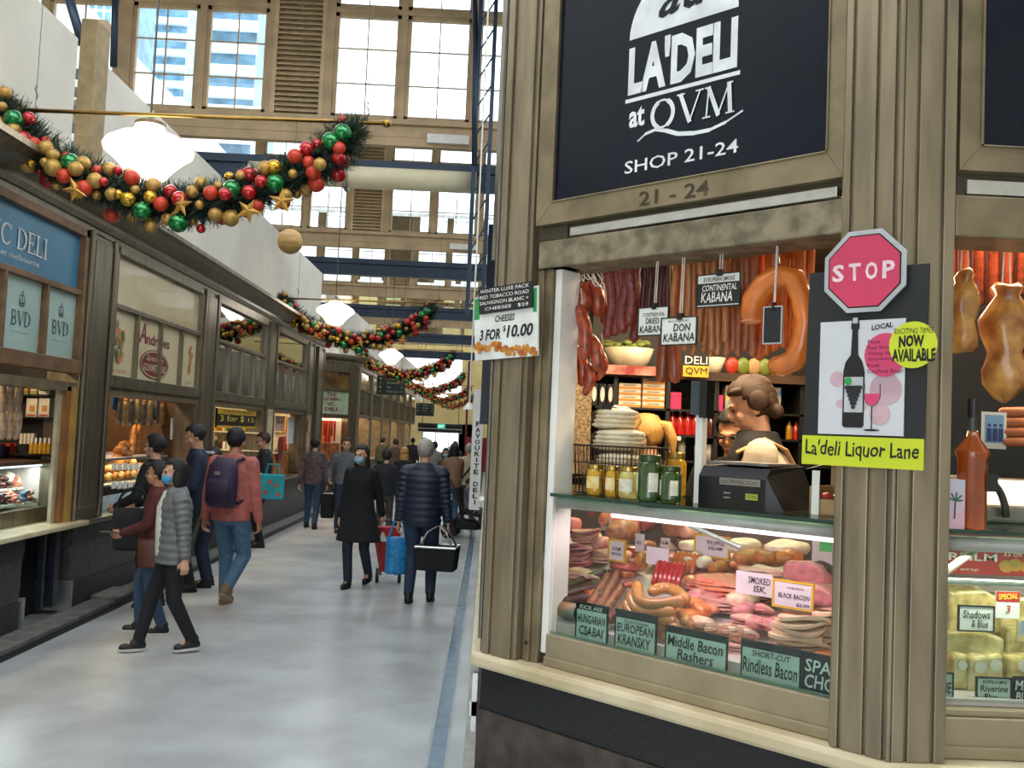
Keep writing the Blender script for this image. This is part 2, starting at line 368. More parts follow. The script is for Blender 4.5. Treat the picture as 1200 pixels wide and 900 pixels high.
# white partition panels standing on the left row of shops
for nm, y0, y1 in (('wall_partition_near', 5.0, 9.27), ('wall_partition_far', 9.97, 23.0)):
    b = MB(); b.bb(-4.32, -4.2, y0, y1, 3.6, 5.5); struct(b.build(nm, CREAMP, bevel=.01))
b = MB(); b.bb(-4.34, -4.18, 9.62, 9.95, 3.6, 5.85); struct(b.build('trim_partition_post', mat('tan_post', '#a08a62', .6)))
b = MB(); b.bb(-4.32, -4.2, 26.8, 60, 3.6, 5.3); struct(b.build('wall_partition_distant', CREAMP))
# boards and slats seen through the gap between the partitions
t = sthing('trim_slatted_screen', (-6.2, 12.4, 0)); b = MB()
for i in range(9): b.bb(-.9, .9, 0, .05, 4.3+i*.24, 4.42+i*.24)
b.build('slat', mat('blue_grey_slat', '#5d6c78', .5), t)
b = MB(); b.bb(-.95, -.85, -.05, .1, 3.6, 7); b.bb(.85, .95, -.05, .1, 3.6, 7); b.build('frame', TAN, t)
# raking dark strut in the upper left
b = MB(); b.tube([at_y(80, -5, 14), at_y(97, 52, 14)], .07, 8); struct(b.build('trim_raking_strut', BLUEST, smooth=True))
b = MB(); b.tube([at_y(136, -30, 15.5), at_y(133, 78, 15.5)], .06, 8); struct(b.build('trim_dark_post', BLUEST, smooth=True))

# ---- far end of the hall
YE = 62
b = MB(); wall = mat('pale_yellow_wall', '#c3ae74', .6, 0, (1, .06))
wx0, wx1, wz0, wz1 = -6.2, -1.95, 4.3, 6.9
b.bb(-12, wx0, YE, YE+.2, 0, 11); b.bb(wx1, 9.4, YE, YE+.2, 0, 11); b.bb(wx0, wx1, YE, YE+.2, 0+2.35, wz0); b.bb(wx0, wx1, YE, YE+.2, wz1, 11)
b.bb(wx0, -4.3, YE, YE+.2, 0, 2.35); b.bb(-1.0, wx1, YE, YE+.2, 0, 2.35)
struct(b.build('wall_end', wall))
t = sthing('window_end', (0, YE, 0)); b = MB(); b.bb(wx0, wx1, .05, .06, wz0, wz1); b.build('pane', mat_pane, t)
b = MB()
for i in range(1, 4): b.bb(wx0+(wx1-wx0)*i/4-.03, wx0+(wx1-wx0)*i/4+.03, 0, .1, wz0, wz1)
b.bb(wx0, wx1, 0, .1, 5.5, 5.56); b.build('glazing_bar', WHITE, t)
t = sthing('door_end', (0, YE, 0)); b = MB()
for x in (-4.3, -3.45, -2.6, -1.97): b.bb(x-.04, x+.04, 0, .1, 0, 2.35)
b.bb(-4.3, -1.95, 0, .1, 2.25, 2.35); b.build('frame', WHITE, t)
b = MB(); b.bb(-4.3, -1.95, .05, .06, 0, 2.3); b.build('pane', mat_pane, t)
b = MB(); b.bb(-20, 20, 62.3, 130, -.2, -.1); struct(b.build('ground', mat('pale_outdoor_paving', '#b5b2ab', .7)))

p = at_y(484, 522, 50)
t = thing('air_curtain', 'long dark grille unit over the far doors with a green exit sign', 'air curtain', (0, 50, 0))
a, c = at_y(490, 502, 50), at_y(541, 512, 50)
b = MB(); b.bb(a.x, c.x, -.25, .25, a.z-.18, a.z+.30); b.tube([(a.x+.2, 0, a.z), (a.x+.2, 0, 7.5)], .02, 6); b.tube([(c.x-.2, 0, a.z), (c.x-.2, 0, 7.5)], .02, 6); b.build('casing', mat('brown_casing', '#40372c', .5), t, bevel=.03)
b = MB(); b.bb(a.x+.05, a.x+1.05, -.27, -.24, a.z-.12, a.z-.02); b.bb(a.x+1.2, c.x-.05, -.27, -.24, a.z-.12, a.z-.02); b.bb(a.x+.05, c.x-.05, -.27, -.24, a.z+.06, a.z+.2); b.build('grille', BLACK, t)
b = MB(); b.bb(a.x, c.x, -.26, -.25, a.z-.0, a.z+.04); b.bb(a.x, c.x, -.26, -.25, a.z-.17, a.z-.14); b.build('bright_trim', ALU, t)
ex = thing('exit_sign', 'small lit green exit sign on the far dark grille unit', 'exit sign', (0, 49.6, 0))
a = at_y(517, 487.5+12, 49.6); b = MB(); b.bb(a.x-.2, a.x+.2, 0, .1, a.z-.11, a.z+.11); b.build('lit_face', mat('exit_green', '#2fae8d', .4, emit=.8), ex)
text('EXIT', a.x-.13, a.x+.13, a.z-.06, a.z+.06, mat('exit_white', '#eafff6', .4, emit=1), ex, y=-.005)
a0, a1 = at_y(546, 512, 45), at_y(562, 533, 45)
t = thing('red_sign_board', 'red sign board on the right at the far end of the aisle', 'sign', (0, 45, 0))
b = MB(); b.bb(a0.x, a1.x+.3, 0, .06, 0, a0.z); b.build('board', mat('dark_red_board', '#8e1c22', .5), t)
text('FOOD  COURT', a0.x+.15, a0.x+.62, a0.z-.32, a0.z-.22, mat('pale_red_text', '#d98f86', .5), t)
b = MB(); b.bb(at_y(547, 460, 45.2).x, at_y(549.5, 460, 45.2).x, 45.15, 45.3, 0, 5.2); struct(b.build('trim_red_post', mat('maroon_post', '#5a1f1a', .5)))

# ---- towers outside the windows
def tower(name, label, x0, x1, y, z1, body, band, n, kind):
    t = thing(name, label, 'building', (0, y, 0)); b = MB(); b.bb(x0, x1, 0, 12, 0, z1); b.build('tower_body', body, t)
    b = MB(); dz = (z1-8)/n
    for i in range(n):
        z = 8+i*dz
        if kind == 'slab': b.bb(x0-.4, x1+.2, -.8, 0, z, z+dz*.42)
        else:
            b.bb(x0-.05, x1+.05, -.1, 0, z, z+dz*.12)
    if kind != 'slab':
        for i in range(9): q = x0+(x1-x0)*i/8; b.bb(q-.12, q+.12, -.15, 0, 8, z1)
    b.build('balcony_band', band, t); return t
TG = mat('blue_tower_glass', '#5f8fae', .25, .2, (.5, .3)); TW = mat('pale_tower_concrete', '#e6e9ea', .6)
yb = 120
def bx(px, Y): return at_y(px, 60, Y).x
tower('apartment_tower', 'tall blue glass tower seen outside the leftmost high window', bx(62, yb), bx(138, yb), yb, 70, TG, TW, 26, 'grid')
tower('apartment_tower', 'pale tower with blue glazing seen outside, left of the banded one', bx(168, yb+22), bx(218, yb+22), yb+22, 66, mat('tower_glass_pale', '#8fb4c8', .25, .1, (.4, .3)), TW, 24, 'slab')
tower('apartment_tower', 'banded white tower seen outside through the window left of the louvre', bx(236, yb), bx(300, yb), yb, 72, mat('tower_glass_dark', '#56788c', .3, .1, (.4, .3)), TW, 22, 'slab')

# ================================================================== LEFT ROW OF SHOPS (local x = along the aisle, -y faces the aisle)
def fl(name, y, label=None, cat=None, z=0, d=0, group=None):
    if label: return thing(name, label, cat, (XL-d, y, z), pi/2, group)
    return sthing(name, (XL-d, y, z), pi/2)
R90 = pi/2
# plinth with the dark doorway
t = sthing('wall_left_plinth', (XL, 0, 0), R90)
b = MB()
for (y0, y1) in ((3, 7.95), (8.85, 21.3)): b.bb(y0, y1, .02, .3, .04, .80)
b.build('granite_panel', mat('grey_granite', '#47433f', .45, 0, (22, .3), col2='#322e2c'), t)
b = MB()
for (y0, y1) in ((3, 7.95), (8.85, 21.3)): b.bb(y0, y1, .0, .02, .04, .27); b.bb(y0, y1, .005, .02, .62, .80)
b.build('plinth_band', mat('dark_grey_granite', '#2a2827', .45, 0, (22, .3)), t)
b = MB(); b.bb(7.93, 7.97, -.02, .3, .03, .3); b.bb(8.83, 8.87, -.02, .3, .03, .3); b.bb(7.95, 8.85, -.02, .0, .03, .06); b.build('step_edging', ALU, t)
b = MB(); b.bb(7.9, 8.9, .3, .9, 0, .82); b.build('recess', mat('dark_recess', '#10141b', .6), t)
b = MB(); b.bb(8.4, 8.44, .05, .1, .1, .8); b.bb(8.62, 8.72, .05, .12, .1, .8); b.build('recess_pipe', mat('recess_pipe_dark', '#1c232e', .4), t)
b = MB(); b.bb(3, 8.95, -.10, .35, .80, .845); o = b.build('trim_marble_sill', MARBLE, None, (XL, 0, 0), R90, bevel=.012); struct(o)
b = MB(); b.bb(8.95, 21.3, -.05, .35, .79, .835); o = b.build('trim_steel_sill', STEEL, None, (XL, 0, 0), R90, bevel=.01); struct(o)
q = at_z(136, 697, .05); b = MB(); b.bb(-3.78, -3.50, q.y-.28, q.y+.28, .05, .085); struct(b.build('trim_step', mat('kerb_concrete', '#6f6c66'), bevel=.006))
# cornice
pf = [(-.02, 3.56), (-.06, 3.60), (-.06, 3.64), (-.22, 3.70), (-.26, 3.75), (-.30, 3.75), (-.30, 3.80), (.45, 3.80), (.45, 3.56)]
b = MB(); b.prof(pf, 3, 21.3); struct(b.build('trim_cornice_left', STEEL, None, (XL, 0, 0), R90))
b = MB(); b.bb(3, 21.3, .0, .5, 3.50, 3.57); struct(b.build('trim_frieze_left', STEEL, None, (XL, 0, 0), R90))
# pilasters
for i, (y0, y1) in enumerate(((5.3, 5.95), (8.76, 9.42), (12.33, 13.0), (15.97, 16.62), (19.45, 20.1), (20.5, 21.3))):
    b = MB(); b.bb(y0, y1, 0, .3, .84, 3.52); wq = y1-y0
    b.bb(y0+.02, y0+.09, -.03, .0, .84, 3.52); b.bb(y1-.09, y1-.02, -.03, 0, .84, 3.52); b.bb(y0+.14, y1-.14, -.018, 0, .95, 3.45)
    struct(b.build(f'trim_pilaster_{i+1}', STEEL, None, (XL, 0, 0), R90, bevel=.006))
OPEN = [(5.95, 8.76), (9.42, 12.33), (13.0, 15.97), (16.62, 19.45)]
BRW = mat('brown_window_frame', '#7d5f43', .45, .3, (6, .15))
def upper(i, y0, y1, fm, zb=2.18, nm=4):
    t = sthing(f'window_shop_{i+1}', (XL, 0, 0), R90); b = MB(); q = .07
    b.bb(y0, y0+q, -.01, .12, zb, 3.5); b.bb(y1-q, y1, -.01, .12, zb, 3.5); b.bb(y0, y1, -.01, .12, 3.43, 3.5); b.bb(y0, y1, -.02, .12, zb-.08, zb+.04); b.bb(y0, y1, 0, .1, 2.89, 2.94)
    for k in range(1, nm): x = y0+(y1-y0)*k/nm; b.bb(x-.02, x+.02, 0, .1, zb, 2.92)
    b.build('window_frame', fm, t, bevel=.004)
    b = MB(); b.bb(y0, y1, .02, .3, 2.02, 2.10); b.build('lintel', BRONZE2, t)
    return t
# interiors of the shops: back wall, ceiling, side walls
for i, (y0, y1) in enumerate(OPEN):
    t = sthing(f'wall_shop_interior_{i+1}', (XL, 0, 0), R90); b = MB()
    b.bb(y0-.3, y1+.3, 1.75, 1.85, 0, 3.5); b.build('back_wall', mat(f'shop_back_{i}', ['#2a2420', '#4a2d1f', '#6a5a40', '#8a6a45'][i], .6), t)
    b = MB(); b.bb(y0-.33, y0-.25, .3, 1.8, 0, 3.5); b.bb(y1+.25, y1+.33, .3, 1.8, 0, 3.5); b.build('side_wall', mat(f'shop_side_{i}', ['#1c1a19', '#6b4a30', '#7a6442', '#a58458'][i], .6), t)
    b = MB(); b.bb(y0-.3, y1+.3, .1, 1.8, 3.5, 3.55); b.bb(y0-.3, y1+.3, .12, 1.8, 2.92, 2.97); b.build('shop_ceiling', CREAMP, t)
# shop 1: blue sign, frosted panes
y0, y1 = OPEN[0]; t = upper(0, y0, y1, BRW, 2.26, 4)
b = MB(); b.bb(y0+.07, y1-.07, .05, .07, 2.94, 3.45); s = fl('shop_sign', 0, 'blue fascia sign with white crown and serif capitals at the left edge', 'shop sign')
b.build('sign_face', mat('teal_blue_sign', '#3c7fa3', .3, 0, (2, .06)), s)
serif('VIC DELI', 7.06, 8.07, 3.10, 3.27, LETTER, s, y=.046)
text('victoria market melbourne', 6.7, 7.95, 3.015, 3.06, LETTER, s, y=.046)
def crown(x, z, k, m, par, y):
    b = MB(); b.stroke(arc(x, z+.1*k, .12*k, .13*k, 200, 340, 10), .03*k, y); b.stroke([(x-.13*k, z+.1*k), (x-.10*k, z-.08*k), (x+.10*k, z-.08*k), (x+.13*k, z+.1*k)], .03*k, y)
    b.stroke(arc(x-.06*k, z+.1*k, .07*k, .08*k, 0, 180, 8), .025*k, y); b.stroke(arc(x+.06*k, z+.1*k, .07*k, .08*k, 0, 180, 8), .025*k, y)
    b.stroke([(x, z-.08*k), (x, z+.28*k)], .03*k, y); b.stroke([(x-.04*k, z+.24*k), (x+.04*k, z+.24*k)], .025*k, y); b.stroke([(x-.1*k, z-.02*k), (x+.1*k, z-.02*k)], .03*k, y)
    return b.build('crown', m, par)
crown(7.17, 3.33, .42, LETTER, s, .046)
FROST = mat('frosted_pane', '#a9c4bd', .35, 0, (2, .05))
for k in range(4):
    xa, xb = y0+(y1-y0)*k/4+.03, y0+(y1-y0)*(k+1)/4-.03
    s = fl('window_panel', 0, f'pale green frosted pane with small crown, {ORD[k]} along under the blue sign', 'window sign')
    b = MB(); b.bb(xa, xb, .05, .06, 2.30, 2.89); b.build('frosted_face', FROST, s)
    m = (xa+xb)/2; ink = mat('slate_lettering', '#4a5d68', .5)
    serif('BVD', m-.16, m+.16, 2.50, 2.62, ink, s, y=.047); crown(m, 2.69, .34, ink, s, .047)
    text('victoria market', m-.15, m+.15, 2.44, 2.46, mat('faint_lettering', '#86a09c', .5), s, y=.047)
# shop 2: cream fascia with gourmet bread sign
y0, y1 = OPEN[1]; t = upper(1, y0, y1, STEEL, 2.18, 4)
CRG = mat('cream_glass', '#c5b68e', .18, 0, (2, .05), coat=.4)
b = MB(); b.bb(y0+.07, y1-.07, .05, .06, 2.94, 3.45); b.build('pane', CRG, t)
PNL = mat('cream_sign_panel', '#c9bd97', .3, 0, (3, .04)); MAR = mat('maroon_sign', '#74202c', .4); SAL = mat('faded_orange', '#c17a4c', .5); GRN = mat('leaf_green_print', '#4f7446', .5)
s = fl('shop_sign', 0, 'cream glass sign with maroon oval reading gourmet bread above bakery counter', 'shop sign')
b = MB(); b.bb(y0+.07, y1-.07, .05, .06, 2.22, 2.89); b.build('sign_face', PNL, s)
text('A', 10.28, 10.5, 2.62, 2.84, MAR, s, y=.046, bold=.02, shear=.2); text('ndrews', 10.5, 11.25, 2.62, 2.74, MAR, s, y=.046, bold=.02)
b = MB(); b.disc(10.8, 2.41, .46, .165, .045); b.build('oval', MAR, s); b = MB(); b.stroke(arc(10.8, 2.41, .43, .145, 0, 360, 40), .012, .042); b.build('oval_line', PNL, s)
text('Specialty', 10.52, 11.08, 2.43, 2.51, PNL, s, y=.042, shear=.3); text('GOURMET BREAD', 10.43, 11.17, 2.33, 2.41, PNL, s, y=.042, bold=.01)
for (cx, dz, rr, mm) in ((9.75, 0, .10, SAL), (12.05, 0, .05, SAL)):
    b = MB(); rnd = random.Random(int(cx*10))
    for k in range(16): b.disc(cx+rnd.uniform(-rr, rr), 2.36+rnd.uniform(0, .38), .045, .03, .046-.0004*k, 10)
    b.build('printed_food', mm, s)
b = MB()
for k in range(9): b.disc(9.75+random.uniform(-.1, .1), 2.5+random.uniform(-.1, .25), .02, .05, .039-.0004*k, 8)
b.build('printed_leaf', GRN, s)
text('BREAD & CROISSANT', 9.55, 10.0, 2.26, 2.29, SAL, s, y=.045); text('Since 1974', 11.9, 12.15, 2.26, 2.29, SAL, s, y=.045)
# shops 3, 4: clear upper glazing
for i in (2, 3):
    y0, y1 = OPEN[i]; t = upper(i, y0, y1, STEEL, 2.18, 4)
    b = MB(); b.bb(y0+.07, y1-.07, .05, .06, 2.94, 3.45); b.build('upper_pane', glass('reflective_glass', '#9fc0bd', .02, .22), t)
    b = MB(); b.bb(y0+.07, y1-.07, .05, .06, 2.2, 2.89); b.build('lower_pane', glass('dark_glass', '#5c6668', .02, .25), t)
    if i == 3:
        for k in range(4):
            if k % 2 == 0:
                b = MB(); xa = y0+(y1-y0)*k/4; b.bb(xa+.05, xa+.62, .07, .08, 2.4, 2.88); b.build('frosted_sheet', mat('grey_sheet', '#98a5aa', .5), t)
b = MB(); b.bb(12.6, 19.6, 1.2, 1.3, 2.97, 3.5); struct(b.build('wall_shop_upper_lining', mat('pale_teal_lining', '#b7c9bf', .6), None, (XL, 0, 0), R90))

# ---- second block: chamfered corner front, then the aisle front
YC = 26.9; YE2 = 48
t = sthing('wall_second_block', (XL, 0, 0), R90); b = MB(); b.bb(YC, YE2, .02, .3, 0, .8); b.build('plinth_panel', GRANITEB, t)
b = MB(); b.prof(pf, YC, YE2); b.bb(YC, YE2, 0, .5, 3.5, 3.57); b.build('cornice', STEEL, t)
b = MB(); b.bb(YC, YE2, -.05, .3, .8, .84); b.build('sill', STEEL, t)
b = MB()
y = YC; n2 = 0; bays2 = []
while y < YE2-.4:
    b.bb(y, y+.6, 0, .3, .84, 3.52); b.bb(y+.1, y+.5, -.02, 0, .9, 3.5); bays2.append((y+.6, y+3.0)); y += 3.0
b.build('pilaster', BRONZE2, t)
cols2 = ['#6c7a78', '#4b5a60', '#7a744a', '#6f6b3f', '#7b7a5c', '#5d6263', '#666']
for k, (a, c) in enumerate(bays2):
    if c > YE2: continue
    w_ = sthing(f'window_far_shop_{k+1}', (XL, 0, 0), R90); b = MB(); b.bb(a, c, -.01, .1, 2.1, 2.2); b.bb(a, c, 0, .1, 2.9, 2.95); b.bb(a, c, 0, .1, 3.44, 3.5)
    for q in range(5): x = a+(c-a)*q/4; b.bb(x-.025, x+.025, 0, .1, 2.1, 2.92)
    b.build('window_frame', BRONZE2, w_)
    b = MB(); b.bb(a, c, .05, .06, 2.2, 2.9); b.build('lower_pane', mat(f'far_pane_{k}', cols2[k % 6], .2, 0, (2, .2), coat=.4), w_)
    b = MB(); b.bb(a, c, .05, .06, 2.95, 3.44); b.build('upper_pane', mat('far_upper_pane', '#a5a78d', .15, 0, (1, .2), coat=.4), w_)
    b = MB(); b.bb(a-.2, c+.2, 1.3, 1.4, 0, 3.5); b.bb(a-.2, c+.2, .3, 1.4, 2.95, 3.0); b.build('interior', mat('far_shop_interior', '#9a6a35', .7, 0, (2, .4), col2='#5a3a20'), w_)
cf = Vector((XL, YC, 0)); RCF = radians(45)       # chamfer faces the near corner of the second block
def cfl(x, d, z): return cf+Vector((x/Q2-d/Q2, x/Q2+d/Q2, z))   # x<0 runs back to the left
t = sthing('wall_chamfer_far', tuple(cf), RCF); b = MB()
b.bb(-.28, 0, 0, .3, .0, 3.52); b.bb(-1.75, -1.42, 0, .3, 0, 3.52); b.build('pilaster', STEEL, t, bevel=.01)
b = MB(); b.prof(pf, -1.8, .1); b.bb(-1.75, 0, 0, .5, 3.4, 3.57); b.build('cornice', STEEL, t)
b = MB(); b.bb(-1.42, -.28, .02, .3, 0, .84); b.build('plinth_panel', GRANITEB, t)
b = MB(); b.bb(-1.42, -.28, 0, .1, 3.33, 3.42); b.bb(-1.42, -.28, 0, .12, 2.78, 2.86); b.bb(-1.42, -.28, 0, .1, 2.05, 2.16); b.build('window_frame', STEEL, t)
b = MB(); b.bb(-1.42, -.28, .06, .07, 2.86, 3.33); b.build('upper_pane', mat('amber_pane', '#8d6c3c', .2, 0, (2.5, .5), col2='#4b3820', coat=.4), t)
b = MB(); b.bb(-1.6, -.1, 1.0, 1.1, 0, 3.4); b.build('interior', mat('lit_deli_interior', '#d0924e', .7, 0, (3, .3)), t)
s = thing('shop_sign', 'pale green panel with four lines of dark red capitals in the far corner shop', 'shop sign', tuple(cf), RCF)
b = MB(); b.bb(-1.42, -.28, .03, .05, 2.16, 2.78); b.build('sign_face', mat('sage_sign', '#a3b08f', .4), s)
for wd, z, hw in (('THE', 2.64, .16), ('QUEEN', 2.51, .28), ('VIC', 2.38, .13), ('DELI', 2.24, .2)): text(wd, -.86-hw, -.86+hw, z, z+.1, MAR, s, y=.025, bold=.03)
b = MB()
for k in range(12):
    x = -1.35+k*.09; b.tube([(x, .5, 2.0), (x+random.uniform(-.02, .02), .5, 1.55-random.uniform(0, .2))], .035, 6)
o = b.build('hanging_sausages', mat('far_red_sausage', '#b5382a', .4, 0, (5, .3)), None, tuple(cf), RCF); tag(o, 'row of red sausages hanging in the far corner deli', 'sausages'); o['kind'] = 'stuff'
b = MB(); b.bb(-1.38, -.30, .31, .7, .86, 1.35); o = b.build('display_counter', mat('far_counter_front', '#b3733c', .5, 0, (6, .4), col2='#6a3420'), None, tuple(cf), RCF); tag(o, 'lit display counter in the far corner deli window', 'counter')
b = MB(); b.bb(-1.42, -.28, .35, .4, 1.98, 2.03); o = b.build('tube_light', mat('warm_tube', '#ffe3b0', .4, emit=2.2), None, tuple(cf), RCF); tag(o, 'bright tube light inside the far corner deli', 'light')
lamp('far_corner_deli_light', 'AREA', tuple(cfl(-.85, .6, 2.9)), 30, (1, .6, .45), .9, .3)
# hall side behind the first block (return wall of cross aisle)
b = MB(); b.bb(-6.5, XL-.3, 21.2, 21.35, 0, 3.8); struct(b.build('wall_first_block_end', STEEL))
b = MB(); b.bb(-9.4, -4.4, 28.5, 28.7, 0, 3.6); struct(b.build('wall_cross_aisle', CREAMP))

# ================================================================== RIGHT CORNER SHOP (chamfer front local: x right along, -y to viewer)
CW = tuple(ch(0, 0, 0))
def cth(name, label, cat, t=0, d=0, z=0, group=None, rot=0): return thing(name, label, cat, tuple(ch(t, d, z)), RC+rot, group)
def cst(name): return sthing(name, CW, RC)
TR = 1.60                                            # length of the chamfer
# corner pilaster
t = cst('trim_corner_pilaster'); b = MB()
b.bb(.0, .19, .0, .16, .95, 3.9); b.bb(.02, .055, -.012, 0, .95, 3.9); b.bb(.075, .17, -.012, 0, .95, 3.9)
b.build('pilaster_shaft', BRONZE, t, bevel=.004)
b = MB(); b.bb(.192, .27, .035, .2, .95, 3.9); b.bb(.205, .235, .025, .036, .95, 2.44); b.build('jamb', BRONZE2, t, bevel=.004)
b = MB(); b.bb(-.04, .0, .01, .2, 2.5, 3.9); b.tube([(0, .005, 1.0), (0, .005, 3.9)], .012, 8); b.build('bright_corner_strip', mat('bright_steel', '#8f8c86', .18, .95, (5, .1)), t)
b = MB(); b.disc(.222, 1.02, .008, y=.024); b.build('bolt_hole', BLACK, t)
b = MB(); b.bb(.272, .305, .05, .16, .99, 2.44); s = cst('trim_white_window_post'); b.build('post', WHITE, s, bevel=.004)
b = MB(); b.bb(.268, .275, .049, .06, 1.3, 1.36); b.build('hinge', ALU, s)
# stop-sign pillar : chamfer half and square half
t = cst('trim_pillar'); b = MB(); b.bb(1.432, TR, 0, .2, .95, 3.9)
for (a, c) in ((1.44, 1.462), (1.472, 1.535), (1.545, 1.59)): b.bb(a, c, -.012, 0, .95, 3.9)
b.build('pillar_left_half', BRONZE, t, bevel=.003)
xr = TR/Q2
b = MB(); b.bb(xr, xr+.163, 0, .2, .95, 3.9)
for (a, c) in ((.008, .042), (.052, .115), (.125, .158)): b.bb(xr+a, xr+c, -.012, 0, .95, 3.9)
b.tube([(xr, -.006, .95), (xr, -.006, 3.9)], .008, 8)
o = b.build('trim_pillar_square_half', BRONZE, None, (0, YR, 0), 0, bevel=.003); struct(o)
# upper frames and navy signs
def signframe(root, x0, x1, zi, zo, ztop=4.0, wl=.085):
    b = MB(); P = [(x0-wl, zo), (x1+wl*.75, zo), (x1, zi), (x0, zi)]
    b.prism([(x0-wl, zo), (x1+wl*.65, zo), (x1, zi), (x0, zi)], -.01, .08)
    b.prism([(x0-wl, zo), (x0, zi), (x0, ztop), (x0-wl, ztop)], -.0101, .08); b.prism([(x1+wl*.65, zo), (x1+wl*.65, ztop), (x1, ztop), (x1, zi)], -.0101, .08)
    b.bb(x0-.008, x0, -.016, .03, zi, ztop); b.bb(x1, x1+.006, -.016, .03, zi, ztop); b.bb(x0, x1, -.016, .03, zi-.006, zi)
    b.build('sign_frame', BRONZE2, root, bevel=.002)
f1 = cst('window_corner_shop'); signframe(f1, .296, 1.384, 2.69, 2.603)
b = MB(); b.bb(.363, 1.41, .015, .05, 2.553, 2.587); b.build('aluminium_strip', ALU, f1, bevel=.003)
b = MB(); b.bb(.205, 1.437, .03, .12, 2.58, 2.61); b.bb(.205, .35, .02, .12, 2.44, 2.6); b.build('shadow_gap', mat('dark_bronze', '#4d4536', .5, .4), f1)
b = MB(); b.bb(.215, 1.437, .01, .2, 2.44, 2.545); b.build('lintel', CONC, f1, bevel=.006)
b = MB(); b.bb(.305, 1.437, .04, .14, .955, 1.066); b.bb(.305, 1.437, .03, .15, .951, .985); b.build('bottom_rail', mat('pale_bronze_rail', '#a3967a', .4, .5, (5, .1)), f1, bevel=.004)
text('21 - 24', .70, .98, 2.615, 2.665, mat('embossed_number', '#4a402f', .5, .5), f1, y=-.0125, bold=.01)
f2 = sthing('window_cheese_shop', (0, YR, 0)); signframe(f2, 1.366, 3.2, 2.68, 2.605, wl=.066)
b = MB(); b.bb(1.335, 3.2, .015, .05, 2.545, 2.585); b.build('aluminium_strip', ALU, f2)
b = MB(); b.bb(1.30, 3.2, .01, .2, 2.42, 2.54); b.build('lintel', BRONZE2, f2, bevel=.006)
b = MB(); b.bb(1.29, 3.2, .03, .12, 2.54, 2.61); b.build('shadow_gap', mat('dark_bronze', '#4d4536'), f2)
b = MB(); b.bb(1.293, 3.2, .04, .14, .955, 1.062); b.bb(1.293, 3.2, .03, .15, .951, .985); b.bb(1.293, 3.2, .055, .09, 1.062, 1.082); b.build('bottom_rail', mat('pale_bronze_rail', '#a3967a'), f2, bevel=.004)
s = cth('shop_sign', 'large navy fascia sign with white dome and SHOP 21-24 lettering', 'shop sign')
b = MB(); b.bb(.296, 1.384, .0, .02, 2.69, 4.0); b.build('sign_face', NAVY, s)
text("LA'DELI", .626, 1.066, 3.026, 3.205, LETTER, s, y=-.002, bold=.045)
b = MB(); b.stroke([(.62, 3.006), (1.075, 3.006)], .014, -.002)
sw = [(.678, 2.852), (.71, 2.872), (.754, 2.880), (.80, 2.866), (.845, 2.847), (.91, 2.837), (.969, 2.836), (1.03, 2.85), (1.092, 2.876)]
for i in range(len(sw)-1): b.stroke(sw[i:i+2], .004+.011*sin(pi*(i+.5)/8), -.002)
b.build('rule', LETTER, s)
serif('QVM', .727, 1.066, 2.878, 2.982, LETTER, s, y=-.002)
text('at', .636, .703, 2.905, 2.978, LETTER, s, y=-.002, bold=.03)
text('SHOP 21-24', .624, 1.08, 2.742, 2.787, LETTER, s, y=-.002, bold=.008)
b = MB(); b.prism([(.846-.22*cos(pi*i/24), 3.228+.22*sin(pi*i/24)) for i in range(25)], -.003, -.001); b.build('white_dome', LETTER, s)
text('au', .75, .965, 3.275, 3.385, NAVY, s, y=-.0045, bold=.015, shear=.4, hand=.5)
s2 = thing('shop_sign', 'plain navy fascia panel at the right edge, over the cheese counter', 'shop sign', (0, YR, 0))
b = MB(); b.bb(1.366, 3.2, 0, .02, 2.68, 4.0); b.build('sign_face', NAVY, s2)
# walls above the fronts, aisle wall, ceiling and back walls
b = MB()
b.add([(0.06, S0+.1, .0), (.06, 60, 0), (.2, 60, 0), (.2, S0+.1, 0), (.06, S0+.1, 3.9), (.06, 60, 3.9), (.2, 60, 3.9), (.2, S0+.1, 3.9)], [(0, 1, 2, 3), (4, 7, 6, 5), (0, 4, 5, 1), (1, 5, 6, 2), (2, 6, 7, 3), (3, 7, 4, 0)])
struct(b.build('wall_right_aisle', STEEL))
b = MB(); b.bb(.02, .06, 5, 12, .9, 3.9)
for y in (4.2, 6.6, 9): b.bb(.0, .06, y, y+.5, .95, 3.9)
struct(b.build('trim_right_aisle_pilasters', STEEL))
b = MB(); b.bb(.2, 3.4, 6.0, 6.1, 0, 3.9); struct(b.build('wall_shop_back', mat('shop_back_dark', '#1d1b1a', .6)))
b = MB(); b.bb(3.3, 3.4, YR+.1, 6, 0, 3.9); struct(b.build('wall_shop_side', mat('shop_back_dark', '#1d1b1a')))
b = MB(); b.bb(1.80, 3.3, 3.95, 4.03, 0, 2.9); struct(b.build('wall_shop_partition', mat('black_fridge', '#121212', .35)))
b = MB()
cz = [(.2, 3.7), (.2, 6), (3.3, 6), (3.3, YR+.12), (xr+.1, YR+.12)]
b.add([(x, y, 2.9) for x, y in cz]+[(x, y, 2.95) for x, y in cz], [(0, 1, 2, 3, 4), (9, 8, 7, 6, 5), (0, 5, 6, 1), (1, 6, 7, 2), (2, 7, 8, 3), (3, 8, 9, 4), (4, 9, 5, 0)])
struct(b.build('ceiling_shop', mat('shop_ceiling', '#8d8272', .6)))
cz = [(.2, 4.9), (.2, 6), (3.3, 6), (3.3, 3.4), (1.9, 3.4)]
b = MB(); b.add([(x, y, .0) for x, y in cz]+[(x, y, .28) for x, y in cz], [(0, 1, 2, 3, 4), (9, 8, 7, 6, 5), (0, 5, 6, 1), (1, 6, 7, 2), (2, 7, 8, 3), (3, 8, 9, 4), (4, 9, 5, 0)])
